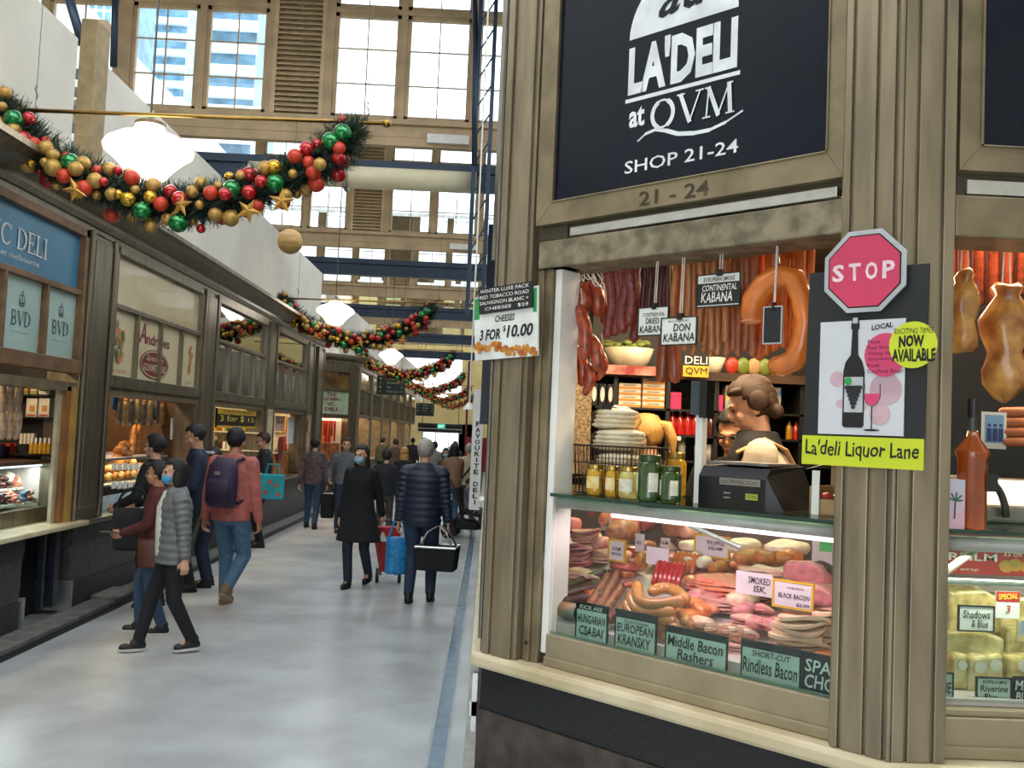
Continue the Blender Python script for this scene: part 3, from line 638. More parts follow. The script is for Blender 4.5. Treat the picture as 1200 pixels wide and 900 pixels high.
struct(b.build('floor_shop_platform', mat('shop_floor', '#5a5048', .5)))
# marble ledge and granite base
def ledge(o_, z0, z1):   # footprint of the corner base, pushed out by o_
    q = o_*(Q2-1)
    pts = [(-o_, 12), (-o_, S0-q), (xr-q, YR-o_), (3.3, YR-o_), (3.3, YR+.1), (xr+.1, YR+.1), (.2, S0+.05), (.2, 12)]
    b = MB(); n = len(pts); b.add([(x, y, z0) for x, y in pts]+[(x, y, z1) for x, y in pts], [tuple(range(n)), tuple(range(2*n-1, n-1, -1))]+[(i, i+n, (i+1) % n+n, (i+1) % n) for i in range(n)]); return b
struct(ledge(.035, .895, .95).build('trim_marble_ledge', MARBLE, bevel=.015))
struct(ledge(-.01, .73, .895).build('wall_black_granite_band', GRANITE))
struct(ledge(.0, .0, .73).build('wall_granite_base', mat('rough_brown_granite', '#4b4038', .5, 0, (11, .3), .25, col2='#2a231e')))
t = thing('bracket_strip', 'small steel bracket on the granite base at the aisle corner', 'bracket', (-.012, 3.84, .62)); b = MB(); b.bb(-.012, .012, 0, .03, 0, .23); b.bb(-.02, .012, 0, .03, .06, .12); b.build('plate', ALU, t, bevel=.002)
b = MB(); b.bb(-.06, .0, 3.9, 12, 0, .10); struct(b.build('kerb_right', mat('pale_kerb', '#a8a79f', .5)))
# ================================================================== SIGNS ON THE CORNER SHOP
def card(name, label, cat, loc, rz, wd, ht, texts=(), m=None, frame=None, fw=.008, th=.006, tilt=0, group=None, strip=None):
    """flat card, loc = bottom-left corner, x right, z up; texts = (body,u0,u1,v0,v1,material,hand)"""
    t = thing(name, label, cat, loc, 0, group, rot=(-tilt, 0, rz))
    b = MB(); b.bb(0, wd, 0, th, 0, ht); b.build('card_face', m or CARD, t)
    if strip: b = MB(); b.bb(0, wd, -.0012, 0, ht*strip[0], ht*strip[1]); b.build('colour_band', strip[2], t)
    if frame:
        b = MB(); b.bb(-fw, 0, -.003, th, -fw, ht+fw); b.bb(wd, wd+fw, -.003, th, -fw, ht+fw); b.bb(0, wd, -.003, th, -fw, 0); b.bb(0, wd, -.003, th, ht, ht+fw); b.build('card_frame', frame, t)
    for q in texts:
        body, u0, u1, v0, v1, tm, hd = q; text(body, u0*wd, u1*wd, v0*ht, v1*ht, tm, t, y=-.0025, hand=hd, bold=.012 if hd else 0, shear=.12 if hd else 0)
    return t
def card_d(name, label, cat, x0, y0, x1, y1, d, texts=(), **k):      # from photo corners on the plane d of the chamfer
    t0, zb = tz(x0, y1, d); t1, zt = tz(x1, y0, d); tl, zl = tz(x0, y0, d)
    zb = min(zb, tz(x1, y1, d)[1]) if k.pop('low', 0) else (zb+tz(x1, y1, d)[1])/2
    zt = (zt+zl)/2; return card(name, label, cat, tuple(ch(t0, d, zb)), RC, t1-t0, zt-zb, texts, **k)
PINK = mat('hot_pink_paper', '#d8436f', .5); LIME = mat('lime_paper', '#c3cf24', .5, 0, (4, .03)); GREY = mat('grey_ink', '#4a4a48', .6)
CHALK = mat('chalk_white', '#e9e7de', .7); SILVER = mat('silver_edge', '#b9bcc0', .35, .4)
t = cth('poster_board', 'black poster board on the pillar with wine bottle print and lime lettered strip', 'poster')
b = MB(); b.prism([(1.364, 2.315), (1.709, 2.313), (1.705, 1.80), (1.355, 1.80)], -.052, -.045); b.build('board', CARDD, t)
b = MB(); b.bb(1.358, 1.706, -.06, -.054, 1.752, 1.836); b.build('lime_strip', LIME, t)
text("La'deli Liquor Lane", 1.368, 1.695, 1.768, 1.825, INK, t, y=-.0612, hand=.6, bold=.012, shear=.1)
b = MB(); b.bb(1.405, 1.651, -.058, -.053, 1.842, 2.166); b.build('white_print', mat('poster_paper', '#c9cbce', .5, 0, (8, .03)), t)
b = MB()
for (x, z, r) in ((1.46, 2.0, .022), (1.52, 1.93, .03), (1.60, 1.97, .045), (1.585, 1.90, .03), (1.47, 1.93, .012)): b.disc(x, z, r, y=-.0585)
b.build('wine_splash', mat('pale_pink_splash', '#c4a3ab', .6), t)
b = MB(); b.prism([(1.478, 1.868), (1.478, 2.02), (1.484, 2.048), (1.499, 2.068), (1.502, 2.14), (1.498, 2.142), (1.498, 2.155), (1.503, 2.176), (1.518, 2.176), (1.522, 2.155), (1.522, 2.142), (1.518, 2.14), (1.520, 2.068), (1.533, 2.048), (1.540, 2.02), (1.540, 1.868), (1.534, 1.862), (1.484, 1.862)], -.0605, -.0592); b.build('bottle_print', INK, t)
b = MB(); b.bb(1.483, 1.537, -.0615, -.0605, 1.905, 2.005); b.bb(1.503, 1.517, -.0615, -.0605, 2.158, 2.174); b.build('label_print', mat('label_grey', '#b9bbbd', .6), t)
b = MB(); rnd = random.Random(3)
for r in range(6):
    for q in range(6-r): b.disc(1.51+(q-(5-r)/2)*.008, 1.975-r*.011, .0062, y=-.062)
b.build('grape_print', mat('grape_black', '#26262b', .6), t)
b = MB(); b.disc(1.494, 1.993, .011, .012, -.0622, 8); b.build('leaf_print', mat('leaf_green', '#2f9a45', .6), t)
b = MB(); b.stroke([(1.541, 1.984), (1.540, 1.95), (1.549, 1.93), (1.563, 1.921), (1.577, 1.93), (1.586, 1.95), (1.585, 1.984)], .002, -.0605); b.stroke([(1.563, 1.921), (1.563, 1.858)], .003, -.0605); b.disc(1.563, 1.856, .023, .003, -.06); b.build('glass_print', INK, t)
b = MB(); b.prism([(1.542, 1.958), (1.541, 1.948), (1.55, 1.932), (1.563, 1.924), (1.576, 1.932), (1.585, 1.948), (1.584, 1.958)], -.0602, -.0595); b.build('wine_print', PINK, t)
b = MB(); b.disc(1.597, 2.066, .058, .061, -.0605); b.build('pink_circle', PINK, t)
for k, wd in enumerate(('Fine', 'Red Wine', 'White Wine', 'Sparkling', 'Rosé', 'Crafted Beer')): text(wd, 1.548, 1.548+.0085*len(wd), 2.098-k*.0165, 2.109-k*.0165, mat('plum_ink', '#6d1638', .6), t, y=-.0618, hand=.6)
text('LOCAL', 1.558, 1.618, 2.135, 2.15, INK, t, y=-.0618, hand=.3, bold=.03, slope=.12)
b = MB(); b.disc(1.674, 2.091, .065, .064, -.063); b.build('lime_circle', LIME, t)
text('EXCITING TIMES', 1.624, 1.728, 2.122, 2.137, INK, t, y=-.0645, hand=1.2); text('NOW', 1.636, 1.704, 2.085, 2.118, INK, t, y=-.0645, hand=.7, bold=.05); text('AVAILABLE', 1.618, 1.734, 2.045, 2.08, INK, t, y=-.0645, hand=.8, bold=.04)
t = cth('stop_sign', 'pink octagonal STOP sign fixed at the top of the black poster board', 'sign', 1.536, -.07, 2.304)
def octo(r): return [(r*cos(radians(22.5+45*k))*1.01, r*sin(radians(22.5+45*k))) for k in range(8)]
b = MB(); b.prism(octo(.126), .0, .008); b.build('silver_border', SILVER, t, bevel=.001)
b = MB(); b.prism(octo(.112), -.001, 0); b.build('black_line', INK, t); b = MB(); b.prism(octo(.108), -.002, -.001); b.build('pink_face', mat('stop_pink', '#c73a5c', .4, 0, (3, .05)), t)
for k, c_ in enumerate('STOP'): text(c_, -.092+k*.0485, -.092+k*.0485+.035, -.026, .024, mat('stop_letter', '#e8cdd4', .4), t, y=-.003, bold=.03)
# cheeses price board on the corner pilaster
t = cth('price_board', 'white price board reading cheeses 3 for $10.00 on the corner pilaster', 'sign')
b = MB(); b.prism([(-.075, 2.34), (.27, 2.365), (.284, 2.10), (-.052, 2.088)], -.046, -.038); b.build('board', mat('board_white', '#d9dbd5', .4), t)
b = MB(); b.prism([(-.07, 2.335), (-.04, 2.338), (-.036, 2.252), (-.066, 2.25)], -.0472, -.046); b.prism([(.25, 2.355), (.266, 2.358), (.27, 2.265), (.252, 2.265)], -.0472, -.046); b.build('green_band', mat('board_green', '#2f8a4a', .5), t)
text('CHEESES', .052, .158, 2.236, 2.262, INK, t, y=-.0475, bold=.02, shear=.15, slope=.03); text('3 FOR', -.03, .085, 2.165, 2.208, INK, t, y=-.0475, bold=.03, shear=.15, slope=.03); text('10.00', .118, .256, 2.172, 2.222, INK, t, y=-.0475, bold=.03, shear=.15, slope=.03); text('$', .098, .112, 2.195, 2.222, INK, t, y=-.0475, bold=.02)
b = MB(); rnd = random.Random(5)
for k in range(34):
    x = -.045+k*.0095; b.disc(x, 2.108+rnd.uniform(0, .025)+(.018 if k < 18 else .0), rnd.uniform(.008, .018), rnd.uniform(.008, .015), -.0472-.0002*(k % 3), 9)
o = b.build('printed_food_border', [mat('printed_autumn_food', '#9c4420', .5, 0, (40, .5), col2='#c58a2a')], t)
b = MB(); b.prism([(-.04, 2.372), (.25, 2.382), (.256, 2.282), (-.03, 2.270)], -.056, -.05); b.build('chalk_card', CARDD, t)
for k, wd in enumerate(('WINTER LUXE PACK', 'RED TOBACCO ROAD', 'SAUVIGNON BLANC +', 'CHEESES   $25')): text(wd, -.028+(k > 2)*.03, .235, 2.352-k*.0235, 2.366-k*.0235, CHALK, t, y=-.0575, hand=.5, slope=.035)
# edge-on navy banner and vertical FAVOURITE DELI board along the aisle wall
a0, a1 = at_y(565.5, 420, 6.3), at_y(576, 497, 6.3)
t = thing('hanging_banner', 'dark navy banner hanging edge-on from the aisle wall below the cheeses board', 'banner', (a0.x, 6.3, a1.z)); b = MB(); b.bb(0, .055, 0, .5, 0, a0.z-a1.z+.9); b.build('banner_cloth', NAVY, t)
a0, a1 = at_y(554, 490, 10), at_y(566, 598, 10)
t = thing('vertical_sign', 'narrow white upright sign with stacked black capitals along the aisle wall', 'sign', (a0.x, 10, a1.z)); hh = a0.z-a1.z; b = MB(); b.bb(0, .11, 0, .03, 0, hh+.3); b.build('board', WHITE, t); b = MB(); b.bb(.1, .24, .01, .03, .1, .14); b.bb(.1, .24, .01, .03, hh, hh+.04); b.build('wall_bracket', ALU, t)
wd = 'FAVOURITE DELI'
for k, c_ in enumerate(wd):
    if c_ != ' ': z = hh-.02-(k+1)*hh/15.2; text(c_, .035 if c_ != 'I' else .053, .085 if c_ != 'I' else .067, z, z+.05, INK, t, y=-.003, bold=.03)
a0, a1 = at_y(561, 590, 8.5), at_y(568, 640, 8.5)
# ================================================================== MEAT DISPLAY CASE
SL0, SLD, SLM = 1.135, .12, .30
def on_slope(px, py, lift=0):
    d = ray(px, py); a = (d.x+d.y)/Q2; c0 = -S0/Q2
    # ORG.z+k*dz = SL0+lift+SLM*((k*a+c0)-SLD)
    k = (SL0+lift+SLM*(c0-SLD)-EYE)/(d.z-SLM*a); q = td(ORG+d*k)
    return q if q[1] > .13 else td(at_d(px, py, .13))
PXM = FPX/3.55      # photo pixels per metre in the case
RAILG = mat('pale_rail_grey', '#a9aaa2', .4, .2)
case = cth('meat_display_case', 'glass fronted refrigerated meat case in the corner deli window', 'display case')
STW = mat('white_case_lining', '#c9bdb9', .4, 0, (5, .05))
b = MB(); q_ = [(.31, .10), (1.43, .10), (1.43, .86), (-.53, .86)]; b.add([(x, d, 1.10+.3158*(d-.1)) for x, d in q_]+[(x, d, 1.06+.3158*(d-.1)) for x, d in q_], [(0, 1, 2, 3), (7, 6, 5, 4), (0, 4, 5, 1), (1, 5, 6, 2), (2, 6, 7, 3), (3, 7, 4, 0)]); b.build('sloped_tray', STW, case)
b = MB(); b.bb(-.53, 1.43, .86, .88, 1.0, 1.56); b.build('back_panel', mat('case_back', '#6d5a55', .5), case)
b = MB(); b.bb(.312, 1.432, .062, .068, 1.075, 1.535); b.build('front_glass', GLS, case)
b = MB(); b.add([(x, d, z) for z in (1.578, 1.588) for x, d in ((.31, .03), (1.435, .03), (1.435, .66), (-.32, .66))], [(0, 1, 2, 3), (7, 6, 5, 4), (0, 4, 5, 1), (1, 5, 6, 2), (2, 6, 7, 3), (3, 7, 4, 0)]); b.build('top_glass', GLSG, case)
b = MB(); b.bb(.31, 1.435, .026, .031, 1.577, 1.589); b.build('glass_edge', mat('dark_green_glass_edge', '#203a30', .15), case)
b = MB(); b.tube([(.31, .075, 1.553), (1.435, .075, 1.553)], .020, 14); b.build('top_rail', RAILG, case, smooth=True)
b = MB(); b.tube([(.56, .085, 1.527), (1.435, .085, 1.527)], .0085, 10); b.build('led_tube', mat('pinkish_tube_light', '#ffd9ec', .4, emit=2.6), case)
b = MB(); b.bb(.312, 1.432, .058, .0615, 1.066, 1.076); b.build('green_glass_foot', mat('green_glass_foot', '#5a7a68', .15, alpha=.6), case)
b = MB(); b.bb(.31, 1.43, .08, .9, .5, 1.03); b.build('cabinet', BLACK, case)

HAM = mat('pink_ham', '#d77f84', .35, 0, (30, .18), sss=.0, coat=.2); HAMP = mat('pale_ham', '#e2a59c', .35, 0, (24, .15), coat=.2); BACON = mat('bacon_slice', '#d8937f', .35, 0, (28, .25), col2='#ead0b8')
RIND = mat('smoked_rind', '#7d4526', .4, 0, (22, .3), .2); DSAL = mat('dark_salami', '#4a2621', .42, 0, (45, .3), .2); CSAB = mat('csabai_red', '#74352c', .38, 0, (60, .35), .25, col2='#9b5c4a')
KRAN = mat('kransky_skin', '#b5743c', .3, 0, (25, .14), coat=.4); SAV = mat('saveloy_red', '#c01f26', .22, 0, (20, .15), coat=.6); SALM = mat('salmon_orange', '#dd6a48', .3, 0, (40, .25), coat=.4, col2='#ea9c80')
ORS = mat('orange_sausage', '#d5713b', .3, 0, (25, .15), coat=.4); CHOR = mat('chorizo_red', '#a4452a', .3, 0, (40, .3), .15, coat=.3); WHT = mat('white_sausage', '#ddd0bf', .4, 0, (30, .1)); FAT = mat('pale_fat', '#e6d2be', .45, 0, (30, .12)); TERR = mat('terrine_brown', '#b0765c', .45, 0, (35, .25)); BBQ = mat('roast_crust', '#8e4a22', .4, 0, (30, .4), .3, col2='#c47a32')
def jig(name, label, cat, t, d, z, rz=0, group=None): return cth(name, label, cat, t, d, z, group, rz)
def lump(name, label, cat, px, py, wpx, hpx, m, depth=None, lift=0, seed=0, tilt=0, cut=None, group=None):
    """irregular rounded joint of meat; px,py = centre of its visible base"""
    t, d, z = on_slope(px, py, lift); rx = wpx/PXM/2; rz_ = hpx/PXM/2; ry = (depth or rx*1.4/1)*1.0
    rnd = random.Random(seed+int(px*7+py)); b = MB(); b.ell((0, ry*.6, rz_), (rx, ry, rz_), 28, m=16)
    ph = [rnd.uniform(0, 6) for _ in range(6)]; kx = 1.9/max(rx, .01)
    def dsp(x, y, z2): return 1+.11*sin(x*kx+ph[0]+z2*kx)+.08*sin(y*kx*1.3+ph[1]-x*kx*1.1)+.06*sin((z2+x)*kx*2.3+ph[2])+.03*sin((x-y)*kx*4+ph[3])
    q_ = lambda v, r_: math.copysign(abs(v/r_)**.8*r_, v)
    b.v = [(q_(x, rx)*dsp(x, y, z2), (q_(y-ry*.6, ry))*dsp(y, z2, x)+ry*.6, max(rz_+q_(z2-rz_, rz_)*dsp(z2, x, y), -.004)) for x, y, z2 in b.v]
    if cut: b.v = [(x, max(y, -ry*cut+ry*.6), z2) for x, y, z2 in b.v]
    o = b.build(name, m, None, tuple(ch(t, d, z)), RC, smooth=True, rot=(0, tilt, RC)); return tag(o, label, cat, group)
def slices(name, label, cat, px, py, wpx, hpx, n, m, fan=.0, group=None, rim=None, lift=0):
    t, d, z = on_slope(px, py, lift); rx = wpx/PXM/2; H_ = hpx/PXM; rnd = random.Random(int(px*3+py)); T = thing(name, label, cat, tuple(ch(t, d, z)), RC, group)
    b = MB()
    for k in range(n):
        zc = H_*(k+.5)/n; ox = rnd.uniform(-.08, .08)*rx+fan*(k-n/2)/n*rx; oy = .05+rnd.uniform(-.01, .01)-.02*0; rr = rx*rnd.uniform(.9, 1.05); s = []
        for j in range(22):
            a = 2*pi*j/22; q = 1+.08*sin(3*a+k); s.append((ox+rr*cos(a)*q, oy+rr*.55*sin(a)*q, zc+.006*sin(2*a+k*1.3)+.010*cos(a+k)))
        h = H_/n*.42; nb = len(s); b.add([(x, y, zz-h) for x, y, zz in s]+[(x, y, zz+h) for x, y, zz in s], [tuple(range(nb-1, -1, -1)), tuple(range(nb, 2*nb))]+[(i, (i+1) % nb, (i+1) % nb+nb, i+nb) for i in range(nb)])
    b.build('sliced_meat', m, T, smooth=False)
    if rim:
        b = MB(); b.bb(-rx*.9, rx*.9, .05+rx*.5, .05+rx*.56, 0, H_); b.build('rind', rim, T)
    return T
def stick(name, label, cat, p0, p1, rpx, m, lift=.02, group=None, bend=0, seed=0, tag_=None):
    a, c = on_slope(*p0, lift), on_slope(*p1, lift); A, B = ch(*a), ch(*c); r = rpx/PXM; mid = (A+B)/2; dv = (B-A)
    L = [Vector((0, 0, 0))+dv*((i/6)-.5)+Vector((0, 0, bend*sin(pi*i/6)/PXM))+Vector((-.707, -.707, 0))*0 for i in range(7)]
    b = MB(); b.saus(L, [r*(1+.06*sin(i*2.1+seed)) for i in range(7)], 12)
    o = b.build(name, m, None, tuple(mid), smooth=True); tag(o, label, cat, group)
    if tag_:
        e = MB(); e.cap(L[-1], L[-1]+dv.normalized()*r*1.4, r*.55, r*.2, 8); e.build('clip_end', tag_, o)
    return o
# --- left: pressed hams and stacks of pink slices
slices('ham_stack', 'tall stack of thin pink ham slices in the left corner of the meat case', 'sliced ham', 668, 664, 52, 26, 9, HAM, .1)
slices('ham_stack', 'upper pile of crumpled pale pink ham behind the tall slice stack', 'sliced ham', 678, 640, 48, 22, 7, HAMP, .2, lift=.05)
lump('pressed_ham', 'round pressed ham with flat pale top against the left end glass', 'ham', 664, 622, 24, 20, HAM, lift=.09)
lump('pressed_ham', 'red edged cylindrical ham at the back left beside the dark chalk card', 'ham', 694, 606, 24, 26, mat('deep_red_ham', '#b5454c', .35, 0, (20, .2)), lift=.07)
lump('leg_ham', 'orange rinded leg ham joint behind the tilted lilac card', 'ham', 712, 622, 30, 32, SALM, lift=.06)
lump('leg_ham', 'large tan smoked ham joint left of the yellow edged card', 'ham', 722, 640, 36, 36, TERR, lift=.03)
lump('leg_ham', 'pink boned ham roll in front of the lilac card', 'ham', 700, 646, 22, 18, HAM, lift=.05)
lump('rolled_ham', 'netted pink rolled ham beside the small framed lilac tag', 'ham', 742, 624, 18, 22, HAM, lift=.06); lump('rolled_ham', 'dark pink rolled ham standing behind the white pointed card', 'ham', 754, 622, 16, 24, mat('deep_red_ham', '#b5454c'), lift=.06)
slices('ham_stack', 'loose folded slices of pale ham below the orange ham joint', 'sliced ham', 702, 660, 40, 14, 5, HAMP, .3, lift=.04)
slices('streaky_slab', 'long pink streaky slab lying on the left of the case', 'bacon', 672, 682, 56, 12, 4, BACON, .3, lift=.02)
lump('terrine_block', 'pale mottled terrine block at the centre back of the case', 'terrine', 784, 628, 34, 30, TERR, lift=.08); lump('terrine_block', 'square pinkish brawn block beside the mottled terrine', 'terrine', 801, 632, 22, 18, HAMP, lift=.06); lump('terrine_block', 'golden topped loaf slice under the brawn block', 'terrine', 804, 646, 28, 14, FAT, lift=.05)
lump('sliced_loaf', 'tan wedge of smoked loaf standing beside the blank plate', 'loaf', 748, 668, 14, 22, BBQ, lift=.02); lump('sliced_loaf', 'dark red smoked slab lying in front of the yellow edged card', 'bacon', 728, 668, 34, 9, mat('deep_red_ham', '#b5454c'), lift=.03)
# --- dark salami and csabai sticks
for k, (p0, p1, r, lb) in enumerate([((655, 693), (706, 672), 7, 'uppermost of the three long dark salamis at the left glass'), ((652, 700), (708, 684), 8, 'middle of the three long dark salamis at the left glass'), ((652, 708), (706, 698), 8, 'lowest of the three long dark salamis at the left glass')]):
    stick('long_salami', lb, 'salami', p0, p1, r, DSAL, .02+.004*k, 'long dark salamis')
for k, (p0, p1) in enumerate([((690, 712), (712, 676)), ((700, 716), (724, 672)), ((706, 720), (732, 684)), ((722, 722), (748, 692)), ((716, 726), (742, 700))]):
    stick('csabai_sausage', f'{ORD[k]} of the red-brown csabai sticks lying behind the csabai card, counted from the left', 'sausage', p0, p1, 6, CSAB, .035, 'csabai sausages', tag_=FAT)
for k, (x, y) in enumerate([(731, 678), (735, 690), (690, 700)]): lump('chorizo_link', ['short dark red link beside the upper csabai sticks', 'small brick red link between the csabai and the kransky', 'orange red link peeping out below the long dark salamis'][k], 'sausage', x, y, 16, 9, CHOR, lift=.03)
# --- kransky pile
KR = [((747, 687), (757, 707), (797, 704)), ((740, 698), (752, 717), (786, 716)), ((735, 708), (748, 725), (786, 727)), ((765, 693), (785, 690), (803, 702)), ((742, 722), (762, 737), (790, 735)), ((790, 712), (798, 720), (804, 729)), ((776, 738), (781, 746), (787, 752)), ((800, 715), (806, 722), (808, 732))]
for k, (a, m_, c) in enumerate(KR):
    lf = [.11, .085, .06, .09, .035, .04, .01, .03][k]; A, M, B = [ch(*on_slope(*q, lf)) for q in (a, m_, c)]; pts = []
    for i in range(11): u = i/10; pts.append(A*(1-u)**2+(M*2-(A+B)/2)*2*u*(1-u)+B*u*u)
    cen = sum(pts, Vector())/11; b = MB(); b.saus([p-cen for p in pts], .0215, 14)
    tag(b.build('kransky', KRAN, None, tuple(cen), smooth=True), ['topmost long curved kransky with raised left tip', 'second kransky down in the kransky pile', 'third kransky down, bowed across the front of the pile', 'kransky lying straight at the back of the pile', 'lowest long kransky just above its front card', 'small kransky at the right of the pile', 'kransky tip dangling beside the Middle Bacon card', 'small kransky at the far right beside the frankfurts'][k], 'sausage', 'kransky pile')
for k, (x, y) in enumerate([(806, 714), (814, 720), (800, 728)]): lump('frankfurt', f'{ORD[k]} orange frankfurt in the heap right of the kranskies', 'sausage', x, y, 22, 12, ORS, lift=.03, tilt=.3)
# --- packs of red saveloys and orange sausages
def pack(label, x0, y0, x1, y1, n, m, r, group):
    t0, d0, z0 = on_slope((x0+x1)/2, y1, .01); T = thing('sausage_pack', label, 'sausage pack', tuple(ch(t0, d0, z0)), RC, group); W = (x1-x0)/PXM; Hh = (y1-y0)/PXM
    for k in range(n):
        b = MB(); x = -W/2+W*(k+.5)/n; b.saus([(x, .02, .012), (x, .035, Hh*.5), (x*1.02, .06, Hh)], r, 9); b.build('saveloy', m, T, smooth=True)
    b = MB(); b.prof([(.0, 0), (.05, Hh*1.08), (.085, Hh*1.08), (.04, 0)], -W/2-.006, W/2+.006); b.build('clear_wrap', FILM, T)
pack('clear pack of bright red saveloys standing in the middle of the case', 756, 662, 796, 690, 6, SAV, .0125, 'sausage packs'); pack('clear pack of orange sausages behind the red saveloy pack', 778, 650, 812, 678, 5, ORS, .0125, 'sausage packs')
slices('salmon_pack', 'long vacuum pack of orange salmon slices in the centre right', 'salmon', 842, 696, 78, 16, 5, SALM, .1, lift=.03)
slices('ham_pack', 'glossy pack of pale pink ham under the salmon pack', 'sliced ham', 838, 714, 66, 10, 4, HAMP, .1, lift=.015); lump('prawn_pack', 'small clear bag of orange smoked pieces in front of the salmon', 'smoked meat', 816, 722, 40, 14, SALM, lift=.01); lump('smoked_bits', 'red crumbled bacon pieces right of the salmon pack', 'bacon', 864, 714, 34, 20, BACON, lift=.01)
# --- centre front: rashers, ham fan, bacon stack
for k in range(6): slices('bacon_rasher', f'{ORD[k]} folded middle rasher in the row behind the Middle Bacon card, from the left', 'bacon', 826+k*9, 748+k*1.5, 16, 14-k % 2*2, 3, BACON, .3, 'middle bacon rashers', lift=.005)
slices('ham_fan', 'flat fan of large pale pink ham slices behind the bacon cards', 'sliced ham', 872, 736, 56, 8, 4, HAMP, .5, lift=.02); slices('ham_fan', 'pink ham slices draped towards the glass right of the rashers', 'sliced ham', 858, 768, 34, 8, 3, HAMP, .4)
slices('bacon_stack', 'tall stack of short cut bacon slices with brown edges', 'bacon', 926, 764, 58, 34, 8, mat('short_cut_bacon', '#dda489', .4, 0, (16, .2), col2='#e6c2a4'), .25, rim=RIND, lift=.01); slices('bacon_stack', 'second fanned pile of brown rinded bacon slices at the right end', 'bacon', 962, 760, 44, 34, 8, mat('short_cut_bacon', '#dda489'), .3, rim=RIND, lift=.01)
lump('bacon_bits', 'brown smoked chop lying at the right front corner', 'bacon', 962, 782, 34, 12, BBQ, lift=.0)
# --- right back
lump('black_bacon_joint', 'upper pink black-rinded bacon joint at the right back', 'bacon', 940, 686, 54, 26, HAM, lift=.05, cut=.6); lump('black_bacon_joint', 'lower pink black-rinded bacon joint under the first one', 'bacon', 948, 712, 52, 24, HAM, lift=.03, cut=.6)
lump('smoked_rind_piece', 'dark charred rind behind the pink bacon joints', 'bacon', 960, 684, 40, 26, DSAL, lift=.04); slices('pork_belly', 'long pale slab of layered pork belly above the smoked card', 'pork belly', 882, 682, 60, 14, 3, BACON, .1, lift=.05); lump('speck_end', 'pink end piece of ham at the right edge beside the pillar', 'ham', 970, 728, 26, 14, HAM, lift=.03)
for k, (x, w_) in enumerate([(872, 34), (898, 34), (918, 28)]): lump('roast_pork', f'{ORD[k]} crackled brown roast pork piece from the left along the back', 'roast pork', x, 664, w_, 20, BBQ, lift=.07)
for k, (x, y) in enumerate([(816, 658), (834, 656), (806, 664), (822, 666)]): lump('white_sausage', f'{ORD[k]} pale white pudding end below the Truffle Salami card', 'sausage', x, y, 17, 14, WHT, lift=.04)
lump('spiced_loaf', 'small orange and green spiced wedge right of the white puddings', 'loaf', 838, 674, 22, 16, mat('olive_spice', '#8a7a2c', .5, 0, (30, .4), col2='#c2562c'), lift=.03); lump('cured_roll', 'large pale cured roll lying at the far back right', 'ham', 914, 652, 44, 18, FAT, lift=.09); lump('cured_roll', 'white wrapped roll at the back behind the roast pork', 'ham', 866, 650, 34, 20, WHT, lift=.08)
b = MB(); b.prof([(.3, 1.46), (.3, 1.475), (.32, 1.475), (.32, 1.46)], 0, .01)
t = cth('price_holder', 'angled steel bracket crossing behind the Truffle Salami card', 'bracket', 0, 0, 0); b = MB(); b.tube([ch(*td(at_d(800, 612, .2))), ch(*td(at_d(868, 642, .25)))], .009, 6); bb_ = b; bb_.v = [(*[*(Vector(v))],) for v in bb_.v]
Mi = Matrix.Rotation(-RC, 4, 'Z') @ Matrix.Translation(-Vector(CW)); bb_.v = [tuple(Mi @ Vector(v)) for v in bb_.v]; bb_.build('bar', ALU, t)
# --- further pieces filling the tray between the larger cuts
rnf = random.Random(77); FM = [HAM, HAMP, BACON, SALM, TERR, CHOR, HAM, FAT]; FN = ['pink ham', 'pale ham', 'streaky bacon', 'smoked salmon', 'brawn', 'red chorizo', 'dark pink ham', 'white fat']
rows_ = [(646, 24, [(744, 900)]), (660, 26, [(690, 735), (730, 800), (815, 860)]), (674, 22, [(710, 760), (806, 860)]), (690, 24, [(800, 860), (864, 910)]), (706, 20, [(806, 850), (858, 905)]), (722, 20, [(840, 905)]), (738, 18, [(806, 830), (876, 905)])]
for ri, (yy, st, spans) in enumerate(rows_):
    k_n = 0
    for (xa, xb) in spans:
        x = xa+6
        while x < xb:
            q = rnf.randrange(8); nm = ('meat_slices', 'meat_cut')[rnf.random() < .4]; lb = f'{FN[q]} {"slices" if nm == "meat_slices" else "piece"}, {ORD[k_n]} small cut in the {ORD[ri]} row from the case back'
            if nm == 'meat_slices': slices(nm, lb, 'sliced meat', x, yy+rnf.uniform(-3, 3), rnf.uniform(22, 32), rnf.uniform(9, 15), 4, FM[q], .3, lift=.01)
            else: lump(nm, lb, 'meat', x, yy+rnf.uniform(-3, 3), rnf.uniform(18, 26), rnf.uniform(12, 17), FM[q], lift=.01, seed=q)
            x += st; k_n += 1
# --- cards
LIL = mat('lilac_card', '#dccbd6', .5, 0, (6, .03)); YEL = mat('yellow_frame', '#d8a41e', .5); GC = mat('greenish_card', '#c6d3c6', .5, 0, (4, .04))
def fcard(label, x0, y0, x1, y1, texts, dark=False):
    ta, za = tz(x0, y1, .08); tb, zb = tz(x1, y0, .08); tc, zc = tz(x0, y0, .08); za = max(za, 1.067); w_ = tb-ta
    band = None if dark else (.82, 1, CARDD)
    card('price_card', label, 'price card', tuple(ch(ta, .08, za)), RC, w_, zc-za, texts, m=CARDD if dark else GC, frame=CARDD, fw=.004, strip=band)
fcard('csabai price card, leftmost along the front glass', 675, 705, 712, 749, [('KICK ASS', .1, .85, .85, .96, CHALK, .3), ('HUNGARIAN', .04, .96, .46, .70, INK, .5), ('CSABAI', .1, .9, .12, .38, INK, .5)])
fcard('kransky price card, second from left along the front glass', 721, 714, 769, 760, [('TRADITIONAL', .2, .85, .70, .78, GREY, .3), ('EUROPEAN', .04, .96, .44, .68, INK, .6), ('KRANSKY', .06, .9, .10, .38, INK, .6)])
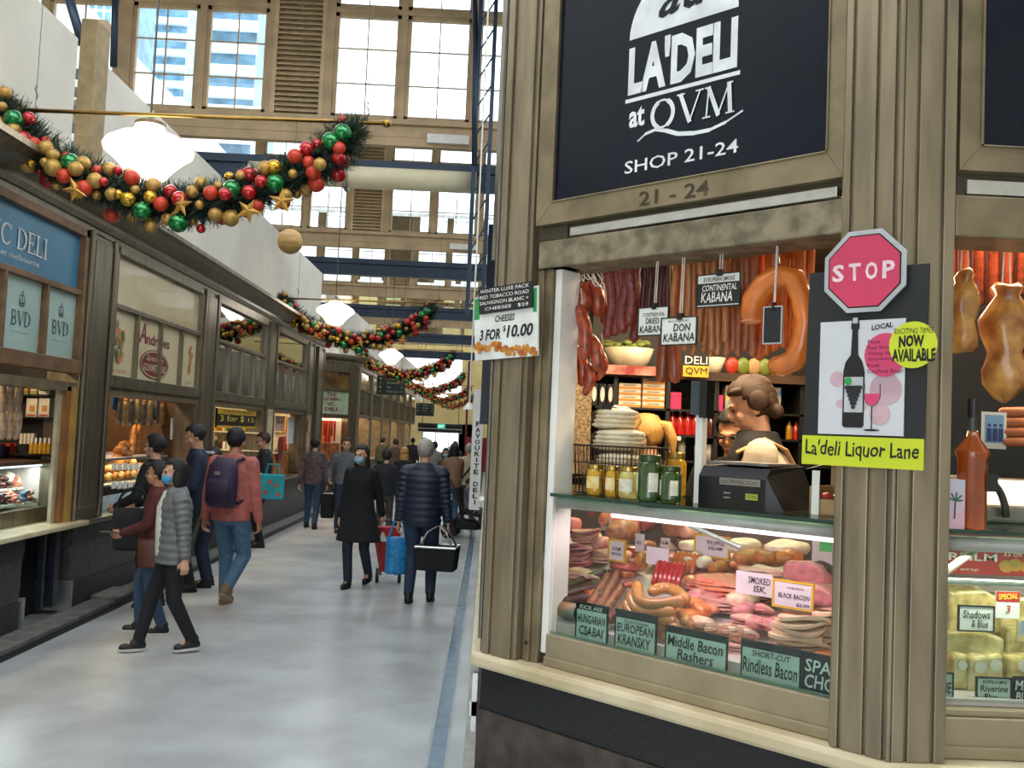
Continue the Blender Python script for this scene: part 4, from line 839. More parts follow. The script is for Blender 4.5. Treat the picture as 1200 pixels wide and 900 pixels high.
fcard('wide middle bacon price card in the centre of the front glass', 780, 733, 852, 776, [('GREAT', .25, .5, .85, .95, GREY, .3), ('Middle Bacon', .03, .95, .42, .76, INK, .5), ('Rashers', .2, .8, .06, .38, INK, .5)])
fcard('wide rindless bacon price card left of the black chalk card', 869, 749, 938, 798, [('SHORT-CUT', .18, .85, .62, .78, INK, .4), ('Rindless Bacon', .02, .97, .16, .56, INK, .5)])
fcard('black chalk price card at the right end of the front glass', 940, 764, 1000, 812, [('SPARE', .05, .95, .52, .86, CHALK, .4), ('CHOPS', .05, .95, .1, .46, CHALK, .4)], True)
def icard(label, x0, y0, x1, y1, texts, m=LIL, frame=None, dd=None):
    t, d, z = on_slope((x0+x1)/2, y1, .03) if dd is None else (0, dd, 0); d = d-.10 if dd is None and d > .3 else d; ta, za = tz(x0, y1, d); tb, _ = tz(x1, y1, d); _, zc = tz(x0, y0, d)
    return card('price_card', label, 'price card', tuple(ch(ta, d, za)), RC, tb-ta, zc-za, texts, m=m, frame=frame, fw=.007, tilt=.0)
icard('yellow framed lilac card reading Truffle Salami', 815, 627, 853, 649, [('TRUFFLE', .35, .9, .6, .8, INK, .4), ('SALAMI', .4, .85, .32, .52, INK, .4)], frame=YEL)
icard('unframed lilac card with large handwriting left of the yellow framed bacon card', 862, 668, 905, 694, [('SMOKED', .35, .95, .52, .82, INK, .5), ('ISK.', .5, .85, .15, .45, INK, .5)])
icard('yellow framed lilac card reading Black Bacon', 907, 680, 951, 708, [('BLACK BACON', .12, .95, .35, .55, INK, .4), ('DOUBLE SMOKED', .35, .8, .75, .83, GREY, .3), ('$2.99', .6, .95, .05, .2, INK, .4)], frame=YEL)
icard('small yellow edged white card among the hams', 714, 633, 731, 655, [('HAM', .2, .8, .5, .7, INK, .4), ('OFF BONE', .15, .85, .25, .4, INK, .4)], frame=YEL)
icard('small tilted lilac tag on the orange ham joint', 704, 606, 715, 621, [('HAM', .2, .8, .3, .7, INK, .4)]); icard('framed lilac tag left of the LED tube end', 728, 601, 737, 617, [('LEG', .2, .8, .4, .7, INK, .4)], frame=GREY)
icard('narrow white card leaning right of the rolled hams', 744, 625, 754, 646, [('PRO', .2, .8, .4, .6, INK, .4)]); icard('blank lilac plate in front of the terrine blocks', 757, 640, 783, 660, [])
icard('dark chalk card at the back left corner of the case', 667, 586, 682, 603, [('HAM', .2, .8, .4, .7, CHALK, .4)], m=CARDD); icard('small lilac tag at the brawn block', 774, 630, 784, 641, [('SALAMI', .1, .9, .3, .7, INK, .4)])
t = icard('white panel with a green sticker at the right back of the case', 951, 628, 975, 664, [], m=STW, dd=.6); b = MB(); b.bb(.03, .075, -.002, 0, .06, .1); b.build('green_sticker', mat('green_sticker', '#2fae4a', .5), t)
tag_j = cth('wrapped_jar', 'orange and green labelled jar lying in the left front corner of the case', 'jar', *[*(lambda q: (q[0], q[1], q[2]))(on_slope(668, 722, .02))]); b = MB(); b.tube([(-.04, 0, .02), (.04, 0, .02)], .03, 14); b.build('jar_body', mat('jar_green_label', '#6f7f78', .4, 0, (12, .3), col2='#c87a4a'), tag_j, smooth=True); b = MB(); b.tube([(.04, 0, .02), (.052, 0, .02)], .028, 14); b.build('lid', BLACK, tag_j)

# ================================================================== HANGING SAUSAGES
rail = cth('hanging_rail', 'steel rail behind the lintel that the sausages hang from', 'rail'); b = MB()
for d in (.16, .24, .33, .46): b.tube([(.31, d, 2.60), (1.43, d, 2.60)], .008, 8)
b.bb(.33, .35, .14, .5, 2.60, 2.9); b.bb(1.38, 1.40, .14, .5, 2.60, 2.9); b.build('rod', ALU, rail)
DRY = mat('dry_red_sausage', '#5f2320', .4, 0, (70, .35), .3, col2='#8a3d30'); DK = mat('dark_kabana', '#4a1c1c', .4, 0, (50, .3), .15); LK = mat('pale_kabana', '#b0703f', .35, 0, (24, .14), .05, coat=.2); CK = mat('continental_kabana', '#a6603a', .38, 0, (24, .16), .05); OK_ = mat('orange_kabana', '#cf6722', .3, 0, (20, .12), coat=.3); STR = mat('white_string', '#d9d2c4', .7)
def kab(name, label, px, pyb, d, r, m, grp, ztop=2.615, sway=.006, string=False, hook=0):
    t, z = tz(px, pyb, d); L = ztop-z; rnd = random.Random(int(px*13)); a = rnd.uniform(0, 6)
    st = .0 if not string else min(.16, L*.35)
    pts = [(sway*sin(a+i*.9)+(hook*(1-i/8) if i < 5 else 0)*0, sway*cos(a+i*.7), L*(i/8)*(1-st/L)+r) for i in range(9)]
    b = MB(); b.saus(pts, [r*(1+.05*sin(i*1.7+a)) for i in range(9)], 11)
    o = b.build(name, m, None, tuple(ch(t, d, z)), RC, smooth=True); tag(o, label, 'sausage', grp)
    if string:
        s_ = MB(); s_.tube([pts[-1], (0, 0, L)], .0022, 5); s_.tube([(pts[-1][0]+.008, 0, pts[-1][2]-.01), (.008, 0, L)], .0018, 5); s_.build('string', STR, o)
    return o
for k, (x, y, d, r) in enumerate([(706, 380, .3, .016), (713, 398, .22, .019), (722, 395, .24, .019), (730, 392, .2, .021), (738, 383, .2, .022), (744, 402, .32, .02)]):
    kab('dried_sausage', f'{ORD[k]} of the wrinkled dark red dried sausages at the left, hanging on white string', x, y, d, r, DRY, 'wrinkled dried sausages', string=True)
for k, x in enumerate((753, 760, 767, 774, 781)): kab('dried_kabana', f'{ORD[k]} of the thin blackish kabana behind the upper white hanging card, from the left', x, 372+k % 2*6, .24, .0115, DK, 'dried kabana strands', sway=.003)
for k in range(9): kab('kabana', f'{ORD[k]} of the pale brown kabana behind the lower white hanging card, from the left', 789+k*7.4, 402+(k*5 % 4)*5, .22+.02*(k % 2), .0125, LK, 'pale kabana strands', sway=.004)
for k in range(4): kab('kabana', f'{ORD[k]} pale kabana in the rear row below the black hanging card, from the left', 826+k*8, 414+(k % 2)*5, .30, .0135, LK, 'rear pale kabana strands', sway=.004)
for k in range(4): kab('kabana', f'{ORD[k]} reddish brown kabana right of the black and white hanging card, from the left', 858+k*7.6, 412+(k % 2)*7, .28, .0135, CK, 'continental kabana strands', sway=.004)
for k in range(8): kab('kabana', f'{ORD[k]} of the bright orange kabana behind the polony ring, from the left', 880+k*9.3, 408+(k*3 % 4)*5, .36+.02*(k % 2), .0165, OK_, 'orange kabana strands', sway=.004)
for k, x in enumerate((777, 790)):
    kab('thick_sausage', ['left of the two thick brown sausages hanging lowest behind the lower white card', 'right of the two thick brown sausages hanging lowest behind the lower white card'][k], x, 450, .40, .026, mat('brown_polony', '#8a4325', .35, 0, (24, .15), coat=.3), 'thick brown sausages')
# chorizo bundle with string bows at the left
for k, (x0, y0, x1, y1, d, r) in enumerate([(684, 336, 676, 380, .18, .030), (694, 332, 700, 366, .22, .026), (680, 362, 684, 418, .15, .026), (690, 395, 700, 430, .19, .028), (676, 410, 682, 448, .22, .024), (704, 415, 700, 442, .24, .022), (690, 430, 686, 460, .2, .02)]):
    A, B = ch(tz(x0, y0, d)[0], d, tz(x0, y0, d)[1]), ch(tz(x1, y1, d)[0], d, tz(x1, y1, d)[1]); dv = B-A; sd = Vector((.6, -.6, 0)).normalized()*.018
    b = MB(); b.saus([dv*(i/5-.5)+sd*sin(pi*i/5) for i in range(6)], [r*q for q in (.8, 1, 1.05, 1, .95, .75)], 12)
    o = b.build('chorizo', CHOR, None, tuple((A+B)/2), smooth=True); tag(o, f'orange red chorizo link, {ORD[k]} from the top of the bunch beside the white window post', 'sausage', 'chorizo bunch')
    s_ = MB(); top = Vector((0, 0, 2.6-(A.z+B.z)/2)) if k < 2 else -dv*.5+Vector((0, 0, .08)); s_.tube([-dv*.5, (-dv*.5+top)/2+sd*.5, top], .0022, 5); s_.build('string', STR, o)
for k, (x, y) in enumerate([(676, 322), (690, 318), (700, 326)]):
    q = MB(); 
    for j in range(3): q.tube([Vector((.022*cos(a_/10*2*pi+j), .01*sin(a_/5*pi), .034*sin(a_/10*2*pi)))*(1+.2*j) for a_ in range(11)], .0028, 5, caps=False)
    q.tube([(0, 0, .03), (0, 0, 2.6-tz(x, y, .2)[1])], .002, 5)
    tag(q.build('string_bow', STR, None, tuple(ch(tz(x, y, .2)[0], .2, tz(x, y, .2)[1]))), f'{ORD[k]} knotted white string bow above the chorizo bunch', 'string', 'string bows')
# polony ring on its hook
t0, z0 = tz(914, 376, .13); k_ = 1/ (FPX/3.35)
pl = cth('polony_ring', 'big bright orange ring of polony hanging from a curved steel hook', 'sausage', t0, .13, z0); pts = []
for (x, y) in [(880, 372), (884, 352), (896, 334), (914, 323), (931, 328), (941, 350), (944, 378), (940, 405), (931, 422), (917, 429), (907, 428)]:
    a_, c_ = tz(x, y, .13); pts.append((a_-t0, .004*sin(x), c_-z0))
b = MB(); b.saus(pts, [.036, .040, .042, .041, .038, .036, .036, .038, .038, .036, .030], 16, .5); b.build('ring', mat('polony_orange', '#d9762a', .28, 0, (14, .12), coat=.5), pl, smooth=True)
b = MB(); a_ = pts[0]; b.ell((a_[0], 0, a_[2]-.012), (.033, .03, .012), 14); b.build('cut_face', mat('polony_pink', '#d9875a', .4), pl)
hk = cth('meat_hook', 'bright steel hook holding the orange polony ring', 'hook', t0, .13, z0); hp = [tz(x, y, .13) for x, y in ((921, 327), (913, 312), (911, 298), (914, 285))]; b = MB(); b.tube([(a_-t0, -.03 if i == 0 else 0, c_-z0) for i, (a_, c_) in enumerate(hp)]+[(hp[-1][0]-t0, .03, 2.6-z0)], .005, 8); b.build('hook_wire', ALU, hk, smooth=True)
# hanging cards
def hcard(label, x0, y0, x1, y1, d, texts, m=CARD, frame=CARDD, strip=None, slope=0):
    ta, za = tz(x0, y1, d); tb, zb = tz(x1, y0, d); _, zc = tz(x0, y0, d)
    T = card('price_card', label, 'price card', tuple(ch(ta, d, za)), RC, tb-ta, zc-za, texts, m=m, frame=frame, fw=.004, strip=strip)
    b = MB(); W = tb-ta; Hh = zc-za; b.tube([(W*.5, .004, Hh), (W*.47, .02, 2.6-za)], .002, 5); b.tube([(W*.56, .004, Hh), (W*.53, .02, 2.6-za)], .002, 5); b.build('string', STR, T)
    b = MB(); b.bb(W*.46, W*.6, -.006, .01, Hh-.006, Hh+.016); b.build('clip', BLACK, T)
hcard('upper left white hanging card for dried kabana', 748, 362, 783, 393, .1, [('CONTINENTAL', .15, .9, .68, .82, GREY, .4), ('DRIED', .25, .72, .4, .62, INK, .5), ('KABANA', .05, .97, .08, .34, INK, .5)])
hcard('lower white hanging card with two bold lines, overlapping its neighbour', 775, 374, 816, 404, .08, [('MOLLY FACTORY', .2, .8, .84, .92, GREY, .3), ('DON', .35, .85, .48, .78, INK, .5), ('KABANA', .06, .97, .1, .42, INK, .6)])
hcard('black and white hanging card, highest of the hanging cards', 817, 324, 867, 360, .1, [('EUROPEAN SMOKE', .15, .9, .78, .92, GREY, .4), ('CONTINENTAL', .12, .95, .48, .68, CHALK, .5), ('KABANA', .1, .85, .12, .44, CHALK, .6)], strip=(.04, .74, CARDD))
hcard('small blank black card hanging in front of the orange polony ring', 895, 361, 916, 402, .07, [], m=CARDD, frame=SILVER)
t = cth('dark_panel', 'narrow dark upright panel inside the glass at the left edge', 'panel', *[tz(659, 497, .12)[0]-.022, .12, tz(659, 497, .12)[1]]); b = MB(); b.bb(0, .05, 0, .02, 0, .62); b.build('panel_face', NAVY, t)
# ================================================================== ON THE DELI COUNTER AND BEHIND IT
ZT = 1.588
def on_top(px, py): return td(at_z(px, py, ZT))
WIRE = mat('dark_basket_wire', '#3a2a20', .4, .6)
a_ = td(at_d(655, 578, .14)); bk = cth('wire_basket', 'dark wire basket on the glass top at the left end of the counter', 'basket', .33, .14, ZT)
b = MB(); W, D_, H_ = .27, .22, .185
for i in range(17): x = W*i/16; b.tube([(x*.94+.01, 0.0, .006), (x, -.01, H_)], .0019, 5); b.tube([(x*.94+.01, D_, .006), (x, D_+.01, H_)], .0019, 5)
for i in range(11): y = D_*i/10; b.tube([(W*.97, y, .006), (W, y, H_)], .0019, 5); b.tube([(.01, y, .006), (0, y, H_)], .0019, 5)
for z in (.006, .06, .12, H_): b.tube([(0, -.01*z/H_, z), (W, -.01*z/H_, z), (W, D_, z), (0, D_, z), (0, -.01*z/H_, z)], .0024 if z < .18 else .004, 5)
b.build('wire_cage', WIRE, bk)
b = MB(); b.bb(.005, W-.005, .0, D_, .002, .004); b.build('base', WIRE, bk)
CREP = mat('pale_flatbread', '#ddd0b4', .5, 0, (14, .12)); 
for k, (x, y, z, sx, sz, lb) in enumerate([(.12, .11, .035, .095, .05, 'lowest'), (.125, .11, .12, .10, .05, 'third from the top'), (.115, .12, .205, .115, .055, 'second from the top'), (.09, .13, .285, .09, .055, 'topmost')]):
    T = cth('flatbread_bag', f'clear bag of pale flatbread in the wire basket, {lb} of the pile', 'bread bag', .33+x, .14+y, ZT+z-.03, 'flatbread bags'); b = MB()
    for q in range(4): b.ell((.006*q-.01, 0, .01+sz*.42*q/1.4), (sx*(.95-.02*q), .085, sz*.32), 18)
    b.build('flatbread', CREP, T, smooth=True); b = MB(); b.ell((0, 0, sz*.55), (sx*1.08, .09, sz*1.05), 16); b.v = [(x_+.008*sin(y_*90+z_*70), y_, z_+.006*sin(x_*80)) for x_, y_, z_ in b.v]; b.build('clear_bag', FILM, T, smooth=True)
    if k == 3: b = MB(); b.bb(-.02, .03, -.07, -.069, .05, .09); b.build('label', BLACK, T)
def jar(label, x0, x1, yb, yt, m, lidm, labm, grp='jars on the glass counter', pick=None):
    xm = (x0+x1)/2; q = on_top(xm, yb); P0 = at_z(xm, yb, ZT); sc_ = P0.y/FPX*1.02; r = (x1-x0)*sc_/2; Hh = (yb-yt)*sc_
    T = thing('jar', label, 'jar', tuple(P0), RC, grp); b = MB(); b.lathe([(r*.86, 0), (r*.98, .006), (r, .02), (r, Hh*.74), (r*.82, Hh*.84), (r*.78, Hh*.86)], n=20); b.build('jar_body', m, T, smooth=True)
    b = MB(); b.lathe([(r*.84, Hh*.86), (r*.86, Hh*.87), (r*.86, Hh*.985), (r*.8, Hh)], n=20); b.build('lid', lidm, T, smooth=False)
    b = MB()
    for a in ((-145, -35),) if labm is not None and pick is None else ((-165, -120), (-60, -15)):
        n = 12; ring = [radians(a[0]+(a[1]-a[0])*i/n) for i in range(n+1)]; vs = [(r*1.012*cos(t_), r*1.012*sin(t_), z) for t_ in ring for z in (Hh*.22, Hh*.62)]; b.add(vs, [(2*i, 2*i+2, 2*i+3, 2*i+1) for i in range(n)])
    b.build('label', labm, T); return T
JY = mat('yellow_pickle', '#c99a1e', .12, 0, (40, .25), coat=.6, col2='#a77a16'); JC = mat('cream_antipasto', '#c9b86a', .12, 0, (40, .25), coat=.6, col2='#a59a52'); JG = mat('green_gherkin', '#324a17', .1, 0, (18, .3), coat=.7, col2='#2b4316'); GOLD = mat('gold_lid', '#b89a4c', .25, .8); LAB = mat('jar_label', '#dcd6c2', .5, 0, (30, .1)); LABY = mat('jar_label_yellow', '#e3b52e', .5, 0, (30, .15), col2='#e8dcae')
jar('squat jar of amber pickles with yellow label beside the wire basket', 687, 709, 580, 545, JY, GOLD, LABY); jar('squat jar of amber pickles, second from the wire basket', 709, 725, 582, 547, JY, GOLD, LABY); jar('squat cream jar with gold lid left of the tall gherkin jar', 725, 748, 584, 548, JC, GOLD, LAB)
jar('tall jar of yellow peppers behind the two gherkin jars', 777, 803, 581, 531, JY, GOLD, LABY); jar('tallest dark green gherkin jar with two white labels', 746, 775, 588, 534, JG, mat('green_lid', '#3d4c25', .3, .4), LAB, pick=1); jar('shorter gherkin jar in front of the yellow pepper jar', 773, 798, 590, 547, JG, mat('green_lid', '#3d4c25'), LAB, pick=1)
# black label printer / scale
q = on_top(820, 594); P0 = at_z(818, 592, ZT); P1 = at_z(915, 600, ZT); t0 = td(at_d(818, 590, .18)); t1 = td(at_d(914, 596, .18)); W = (t1[0]-t0[0])*.9; k_ = 3.25/FPX
pr = cth('till_scale', 'black counter scale and printer with grey top on the glass counter', 'scale', t0[0], .18, ZT)
b = MB(); b.prof([(0, 0), (0, .10), (.03, .135), (.26, .145), (.26, 0)], 0, W*.92); b.add([(W*.92, 0, 0), (W*1.12, .02, 0), (W*1.12, .26, 0), (W*.92, .26, 0), (W*.92, 0, .11), (W*.92, .26, .14)], [(0, 1, 2, 3), (0, 4, 1), (3, 2, 5), (4, 5, 2, 1), (0, 3, 5, 4)]); b.build('scale_body', mat('scale_black', '#141416', .35, 0, (9, .1)), pr)
b = MB(); b.bb(.02, W*.88, .03, .25, .143, .152); b.build('weighing_plate', mat('grey_plate', '#7f7d7a', .35, .6), pr)
b = MB(); b.bb(W*.3, W*.85, -.002, 0, .075, .098); b.build('label_strip', mat('strip_grey', '#8c857a', .5), pr); text('ELECTRONIC SCALE', W*.32, W*.83, .08, .092, INK, pr, y=-.003)
b = MB(); b.bb(W*.66, W*.82, -.002, 0, .03, .05); b.build('green_sticker', mat('yellow_green_sticker', '#9aa83a', .5), pr); text('TESTED', W*.67, W*.81, .035, .045, INK, pr, y=-.003)
b = MB(); b.bb(W*.36, W*.45, -.002, 0, .045, .05); b.bb(W*.36, W*.45, -.002, 0, .03, .034); b.build('printed_mark', mat('strip_grey', '#8c857a'), pr)
po = cth('customer_display', 'small screen on a white post behind the gherkin jars', 'screen', t0[0]-.045, .22, ZT); b = MB(); b.bb(0, .028, 0, .03, 0, .31); b.build('post', WHITE, po); b = MB(); b.bb(-.012, .03, -.02, .01, .31, .43); b.build('screen', mat('grey_screen', '#3d454c', .2, 0, (3, .1)), po); b = MB(); b.bb(.03, .06, -.03, .02, .30, .43); b.build('screen_back', BLACK, po)
# cardboard counter box at right
t0 = td(at_d(948, 606, .22)); bx_ = cth('counter_box', 'open cardboard display box of snacks at the right end of the counter', 'box', t0[0], .22, ZT); KRAFT = mat('kraft_card', '#a88a5e', .6, 0, (6, .1))
b = MB(); b.bb(0, .16, 0, .005, 0, .05); b.bb(0, .16, .15, .155, 0, .17); b.bb(0, .005, 0, .155, 0, .09); b.bb(.155, .16, 0, .155, 0, .09); b.bb(0, .16, 0, .155, 0, .004); b.build('box_tray', KRAFT, bx_)
b = MB(); b.add([(0, .155, .17), (.16, .155, .17), (.17, .02, .20), (-.03, .02, .14)], [(0, 1, 2, 3)]); b.build('box_lid', mat('grey_card', '#9c9488', .6), bx_)
b = MB(); b.bb(.01, .035, -.006, -.002, .0, .14); b.build('paper_tag', CARD, bx_)
for k in range(4): tag(lump_ := MB().ell((0, 0, .02), (.028, .03, .02), 10).build('snack_packet', [mat('red_snack', '#a8321f', .4), mat('green_snack', '#6d7a2b', .4), mat('brown_snack', '#7a4426', .4), mat('orange_snack', '#c0662a', .4)][k], None, tuple(ch(t0[0]+.03+.034*k, .28+.02*(k % 2), ZT+.03)), RC, smooth=True), ['red', 'green', 'brown', 'orange'][k]+' snack packet in the cardboard counter box', 'snack')
# back shelving (square to the aisle) at Y about 5.7
YB = 5.62; SHM = mat('black_shelving', '#151312', .5, 0, (6, .1)); WOOD = mat('dark_brown_timber', '#4a3422', .5, 0, (3, .3), stretch=(1, 8, 8))
def yz(px, py, Y=YB): p = at_y(px, py, Y); return p.x, p.z
sh = thing('back_shelving', 'black wall shelving with timber top behind the deli counter', 'shelving', (0, YB, 0)); zl = [yz(760, y)[1] for y in (437, 478, 508, 538, 566)]
b = MB(); b.bb(.62, 2.35, -.02, .32, zl[0]-.03, zl[0]+.02); b.build('timber_top', WOOD, sh)
b = MB()
for z in zl[1:]: b.bb(.62, 2.35, 0, .32, z-.012, z)
b.bb(.62, 2.35, .32, .34, .28, 3.0)
for px in (690, 721, 783, 840, 940): x = yz(px, 470)[0]; b.bb(x-.012, x+.012, 0, .32, .28, zl[0])
b.build('shelf_frame', SHM, sh)
def sbx(name, label, px0, px1, pyt, z, hpx, m, grp, band=None, dep=.1, y=.02, txt=None, cat='box'):
    x0 = yz(px0, 480)[0]; x1 = yz(px1, 480)[0]; hh = hpx*YB/FPX; T = thing(name, label, cat, (x0, YB+y, z), 0, grp); b = MB(); b.bb(0, x1-x0, 0, dep, 0, hh); b.build('carton', m, T, bevel=.002)
    if band: b = MB(); b.bb(0, x1-x0, -.0015, 0, hh*.1, hh*.42); b.build('printed_band', band, T)
    if txt: text(txt, (x1-x0)*.2, (x1-x0)*.8, hh*.55, hh*.82, INK, T, y=-.002)
    return T
ORB = mat('orange_band', '#d98a25', .5); PKB = mat('pink_carton', '#c9316a', .45, 0, (20, .15)); CRB = mat('cream_carton', '#e2d6c0', .5); BLB = mat('blue_packet', '#2a78b8', .4, 0, (20, .3), col2='#d9b83a'); REDB = mat('red_sauce', '#b5221c', .2, 0, (30, .15), coat=.5)
hbox = 7.2*YB/FPX
for s_ in range(2):
    for k in range(4 if s_ == 0 else 5):
        sbx('cracker_carton', f'white and orange carton, {ORD[k]} from the bottom of the {"left" if s_ == 0 else "right"} stack on the top shelf', *(((725, 751), (753, 779))[s_]), 0, zl[1]+k*hbox*.98, 7, CRB, 'cracker cartons', band=ORB, txt='CRACKERS')
for k in range(3):
    T = sbx('black_packet', f'black gift packet with cream oval label, {ORD[k]} from the left on the top shelf', 692+k*9.6, 700.5+k*9.6, 0, zl[1], 26, BLACK, 'black packets', cat='packet'); b = MB(); b.disc(.021, .07, .013, .045, -.001, 16); b.build('label', CARD, T)
for k, (a, c, h, m) in enumerate([(786, 799, 20, PKB), (818, 828, 23, PKB), (828, 838, 22, CRB), (838, 848, 19, PKB)]): sbx('biscuit_carton', ['wide pink carton left of the screen post', 'pink carton just right of the screen post', 'cream carton between two pink ones', 'pink carton right of the cream one'][k], a, c, 0, zl[1], h, m, 'pink cartons')
for k in range(7):
    T = sbx('pasta_packet', f'blue and yellow pasta packet, {ORD[k]} from the left on the top shelf', 851+k*9.5, 859+k*9.5, 0, zl[1], 31-k % 2*2, BLB, 'pasta packets', cat='packet')
def bottle(label, px, z, m, capm, r=.026, H_=.15, Y=YB+.06, grp='sauce bottles', name='sauce_bottle', cat='bottle'):
    T = thing(name, label, cat, (yz(px, 495, Y)[0], Y, z), 0, grp); b = MB(); b.lathe([(r*.95, 0), (r, .006), (r, H_*.62), (r*.5, H_*.76), (r*.36, H_*.86)], n=14); b.build('bottle_body', m, T, smooth=True); b = MB(); b.lathe([(r*.42, H_*.86), (r*.42, H_)], n=12); b.build('cap', capm, T); return T
for k in range(7): bottle(f'red sauce bottle, {ORD[k]} from the left on the middle shelf', 788+k*9, zl[2], REDB if k < 5 else mat('dark_sauce', '#4a1a14', .2, coat=.5), REDB if k < 5 else BLACK)
for k in range(5): bottle(f'small condiment bottle, {ORD[k]} from the left behind the vest wearer', 925+k*8, zl[2], [mat('amber_oil', '#a8792a', .2, coat=.5), REDB, JG][k % 3], BLACK, .02, .12, grp='condiment bottles')
t = sbx('price_tag', 'small white shelf tag under the red sauce bottles', 788, 799, 0, zl[2]-.035, 5, CARD, None, dep=.004, y=-.006, cat='tag')
# stacked salami ends : each log a thing
n_ = 0; SEND = mat('log_end', '#a58d6a', .5, 0, (30, .2), col2='#7e6748')
for r_ in range(4):
    for k in range(8-r_ % 2):
        x = yz(725+k*7+(r_ % 2)*3.5, 495)[0]; z = zl[2]+.0155+r_*.0275
        b = MB(); b.lathe([(.004, -.0), (.0135, 0), (.0165, .004), (.0165, .2)], n=12); b.v = [(v[0], v[2], v[1]) for v in b.v]
        o = b.build('salami_log', SEND, None, (x, YB+.03, z), smooth=False); tag(o, f'pale salami log end, {ORD[k]} from the left, {ORD[r_]} row up in the pile', 'salami', 'stacked salami logs')
TUB = mat('white_tub', '#cfc9bb', .45)
for k, (px, w_, h_) in enumerate([(790, 12, 22), (802, 10, 30), (823, 12, 18), (836, 12, 20)]):
    r = w_*YB/FPX/2; hh = h_*YB/FPX; T = thing('tub', ['short white tub left of the post on the low shelf', 'tall white tub beside the post on the low shelf', 'white tub right of the post on the low shelf', 'white tub behind the glasses wearer on the low shelf'][k], 'tub', (yz(px, 530)[0], YB+.09, zl[3]), 0, 'white tubs'); b = MB(); b.lathe([(r*.85, 0), (r, hh*.9)], n=16); b.build('tub_body', TUB, T, smooth=True); b = MB(); b.lathe([(r*1.05, hh*.9), (r*1.05, hh)], n=16); b.build('lid', TUB, T)
# on the timber top: bowls, photo panels, shop board, packs
zt_ = zl[0]+.02
def bowl(label, px, r, h_, m, fill=None):
    T = thing('bowl', label, 'bowl', (yz(px, 430)[0], YB+.14, zt_), 0, 'bowls on the timber top'); b = MB(); b.lathe([(r*.55, 0), (r*.8, h_*.4), (r, h_), (r*.93, h_), (r*.72, h_*.4), (r*.4, .015)], n=24); b.build('bowl_body', m, T, smooth=True)
    if fill:
        b = MB(); rnd = random.Random(2)
        for k in range(40): a = rnd.uniform(0, 6.28); q = r*.85*sqrt(rnd.random()); b.ell((q*cos(a), q*sin(a), h_+rnd.uniform(-.01, .04)), (.03, .02, .012), 7, M=Matrix.Rotation(rnd.uniform(0, 3), 3, 'X'))
        b.build('salad_leaves', fill, T)
CER = mat('cream_ceramic', '#d8cdb0', .3); bowl('big cream bowl heaped with green leaves on the timber shelf', 740, .155, .13, CER, mat('olive_green_leaf', '#6e7a34', .5, 0, (20, .3))); bowl('plain cream bowl right of the shop board', 842, .075, .10, CER)
T = thing('meat_picture', 'long panel printed with marbled red meat along the shelf front', 'picture', (yz(702, 440)[0], YB-.05, zt_-.04), 0); b = MB(); b.bb(0, .36, 0, .01, 0, .055); b.build('printed_meat', mat('meat_print', '#8e2f2b', .4, 0, (9, .4), col2='#c99a8a'), T)
T = thing('shop_board', 'small black and yellow lettered board low among the sausages', 'sign', (yz(797, 442)[0], YB-.08, yz(797, 442)[1]), 0); k_ = YB/FPX; b = MB(); b.bb(0, 30*k_, 0, .01, 0, 13*k_); b.build('yellow_half', mat('board_yellow', '#d5a92a', .5), T); b = MB(); b.bb(0, 30*k_, 0, .01, 13*k_, 27*k_); b.build('black_half', BLACK, T)
text('DELI', 2*k_, 28*k_, 15*k_, 24*k_, CHALK, T, y=-.003); text('QVM', 3*k_, 28*k_, 2*k_, 11*k_, INK, T, y=-.003)
for k in range(6):
    m = [mat('red_snack', '#a8321f'), mat('green_snack', '#6d7a2b'), KRAFT, mat('green_snack', '#6d7a2b'), mat('yellow_pack', '#c9a02e', .4), KRAFT][k]; b = MB(); b.ell((0, 0, .05), (.045, .02, .055), 10); tag(b.build('snack_bag', m, None, (yz(862+k*13, 430)[0], YB+.08, zt_), smooth=True), f'{["red", "green", "brown paper", "dark green", "yellow", "second brown paper"][k]} snack bag on the timber shelf behind the kabana', 'snack', 'snack bags')
T = thing('woven_screen', 'pale woven panel beside the shelving at the left', 'screen', (yz(664, 470, 5.3)[0], 5.3, 1.6)); b = MB(); b.bb(0, .14, 0, .02, 0, .6); b.build('woven_panel', mat('woven_cane', '#a3906e', .6, 0, (60, .4), .3, col2='#5e4d36'), T)
# ================================================================== CHEESE WINDOW
def pyq(px, py, d): return at_y(px, py, YR+d)
c2 = thing('cheese_display_case', 'glass topped chilled cheese case right of the pillar', 'display case', (0, YR, 0))
b = MB(); b.bb(1.295, 3.2, .03, .6, 1.578, 1.588); b.build('top_glass', GLSG, c2); b = MB(); b.bb(1.295, 3.2, .026, .031, 1.577, 1.589); b.build('glass_edge', mat('dark_green_glass_edge', '#203a30'), c2)
b = MB(); b.tube([(1.3, .075, 1.545), (3.2, .075, 1.545)], .022, 14); b.build('top_rail', RAILG, c2, smooth=True); b = MB(); b.tube([(1.3, .12, 1.43), (3.2, .12, 1.43)], .011, 10); b.build('mid_rail', ALU, c2)
b = MB(); b.bb(1.295, 3.2, .062, .068, 1.10, 1.53); b.build('front_glass', GLS, c2); b = MB(); b.bb(1.295, 3.2, .1, .6, 1.08, 1.10); b.bb(1.295, 3.2, .6, .62, 1.08, 1.56); b.build('inner_tray', STW, c2); b = MB(); b.bb(1.295, 3.2, .1, .62, .5, 1.08); b.build('cabinet', BLACK, c2)
b = MB(); b.tube([(1.33, .14, 1.435), (1.50, .22, 1.53)], .012, 8); b.build('angled_arm', mat('arm_grey', '#9a9386', .4, .5), c2)
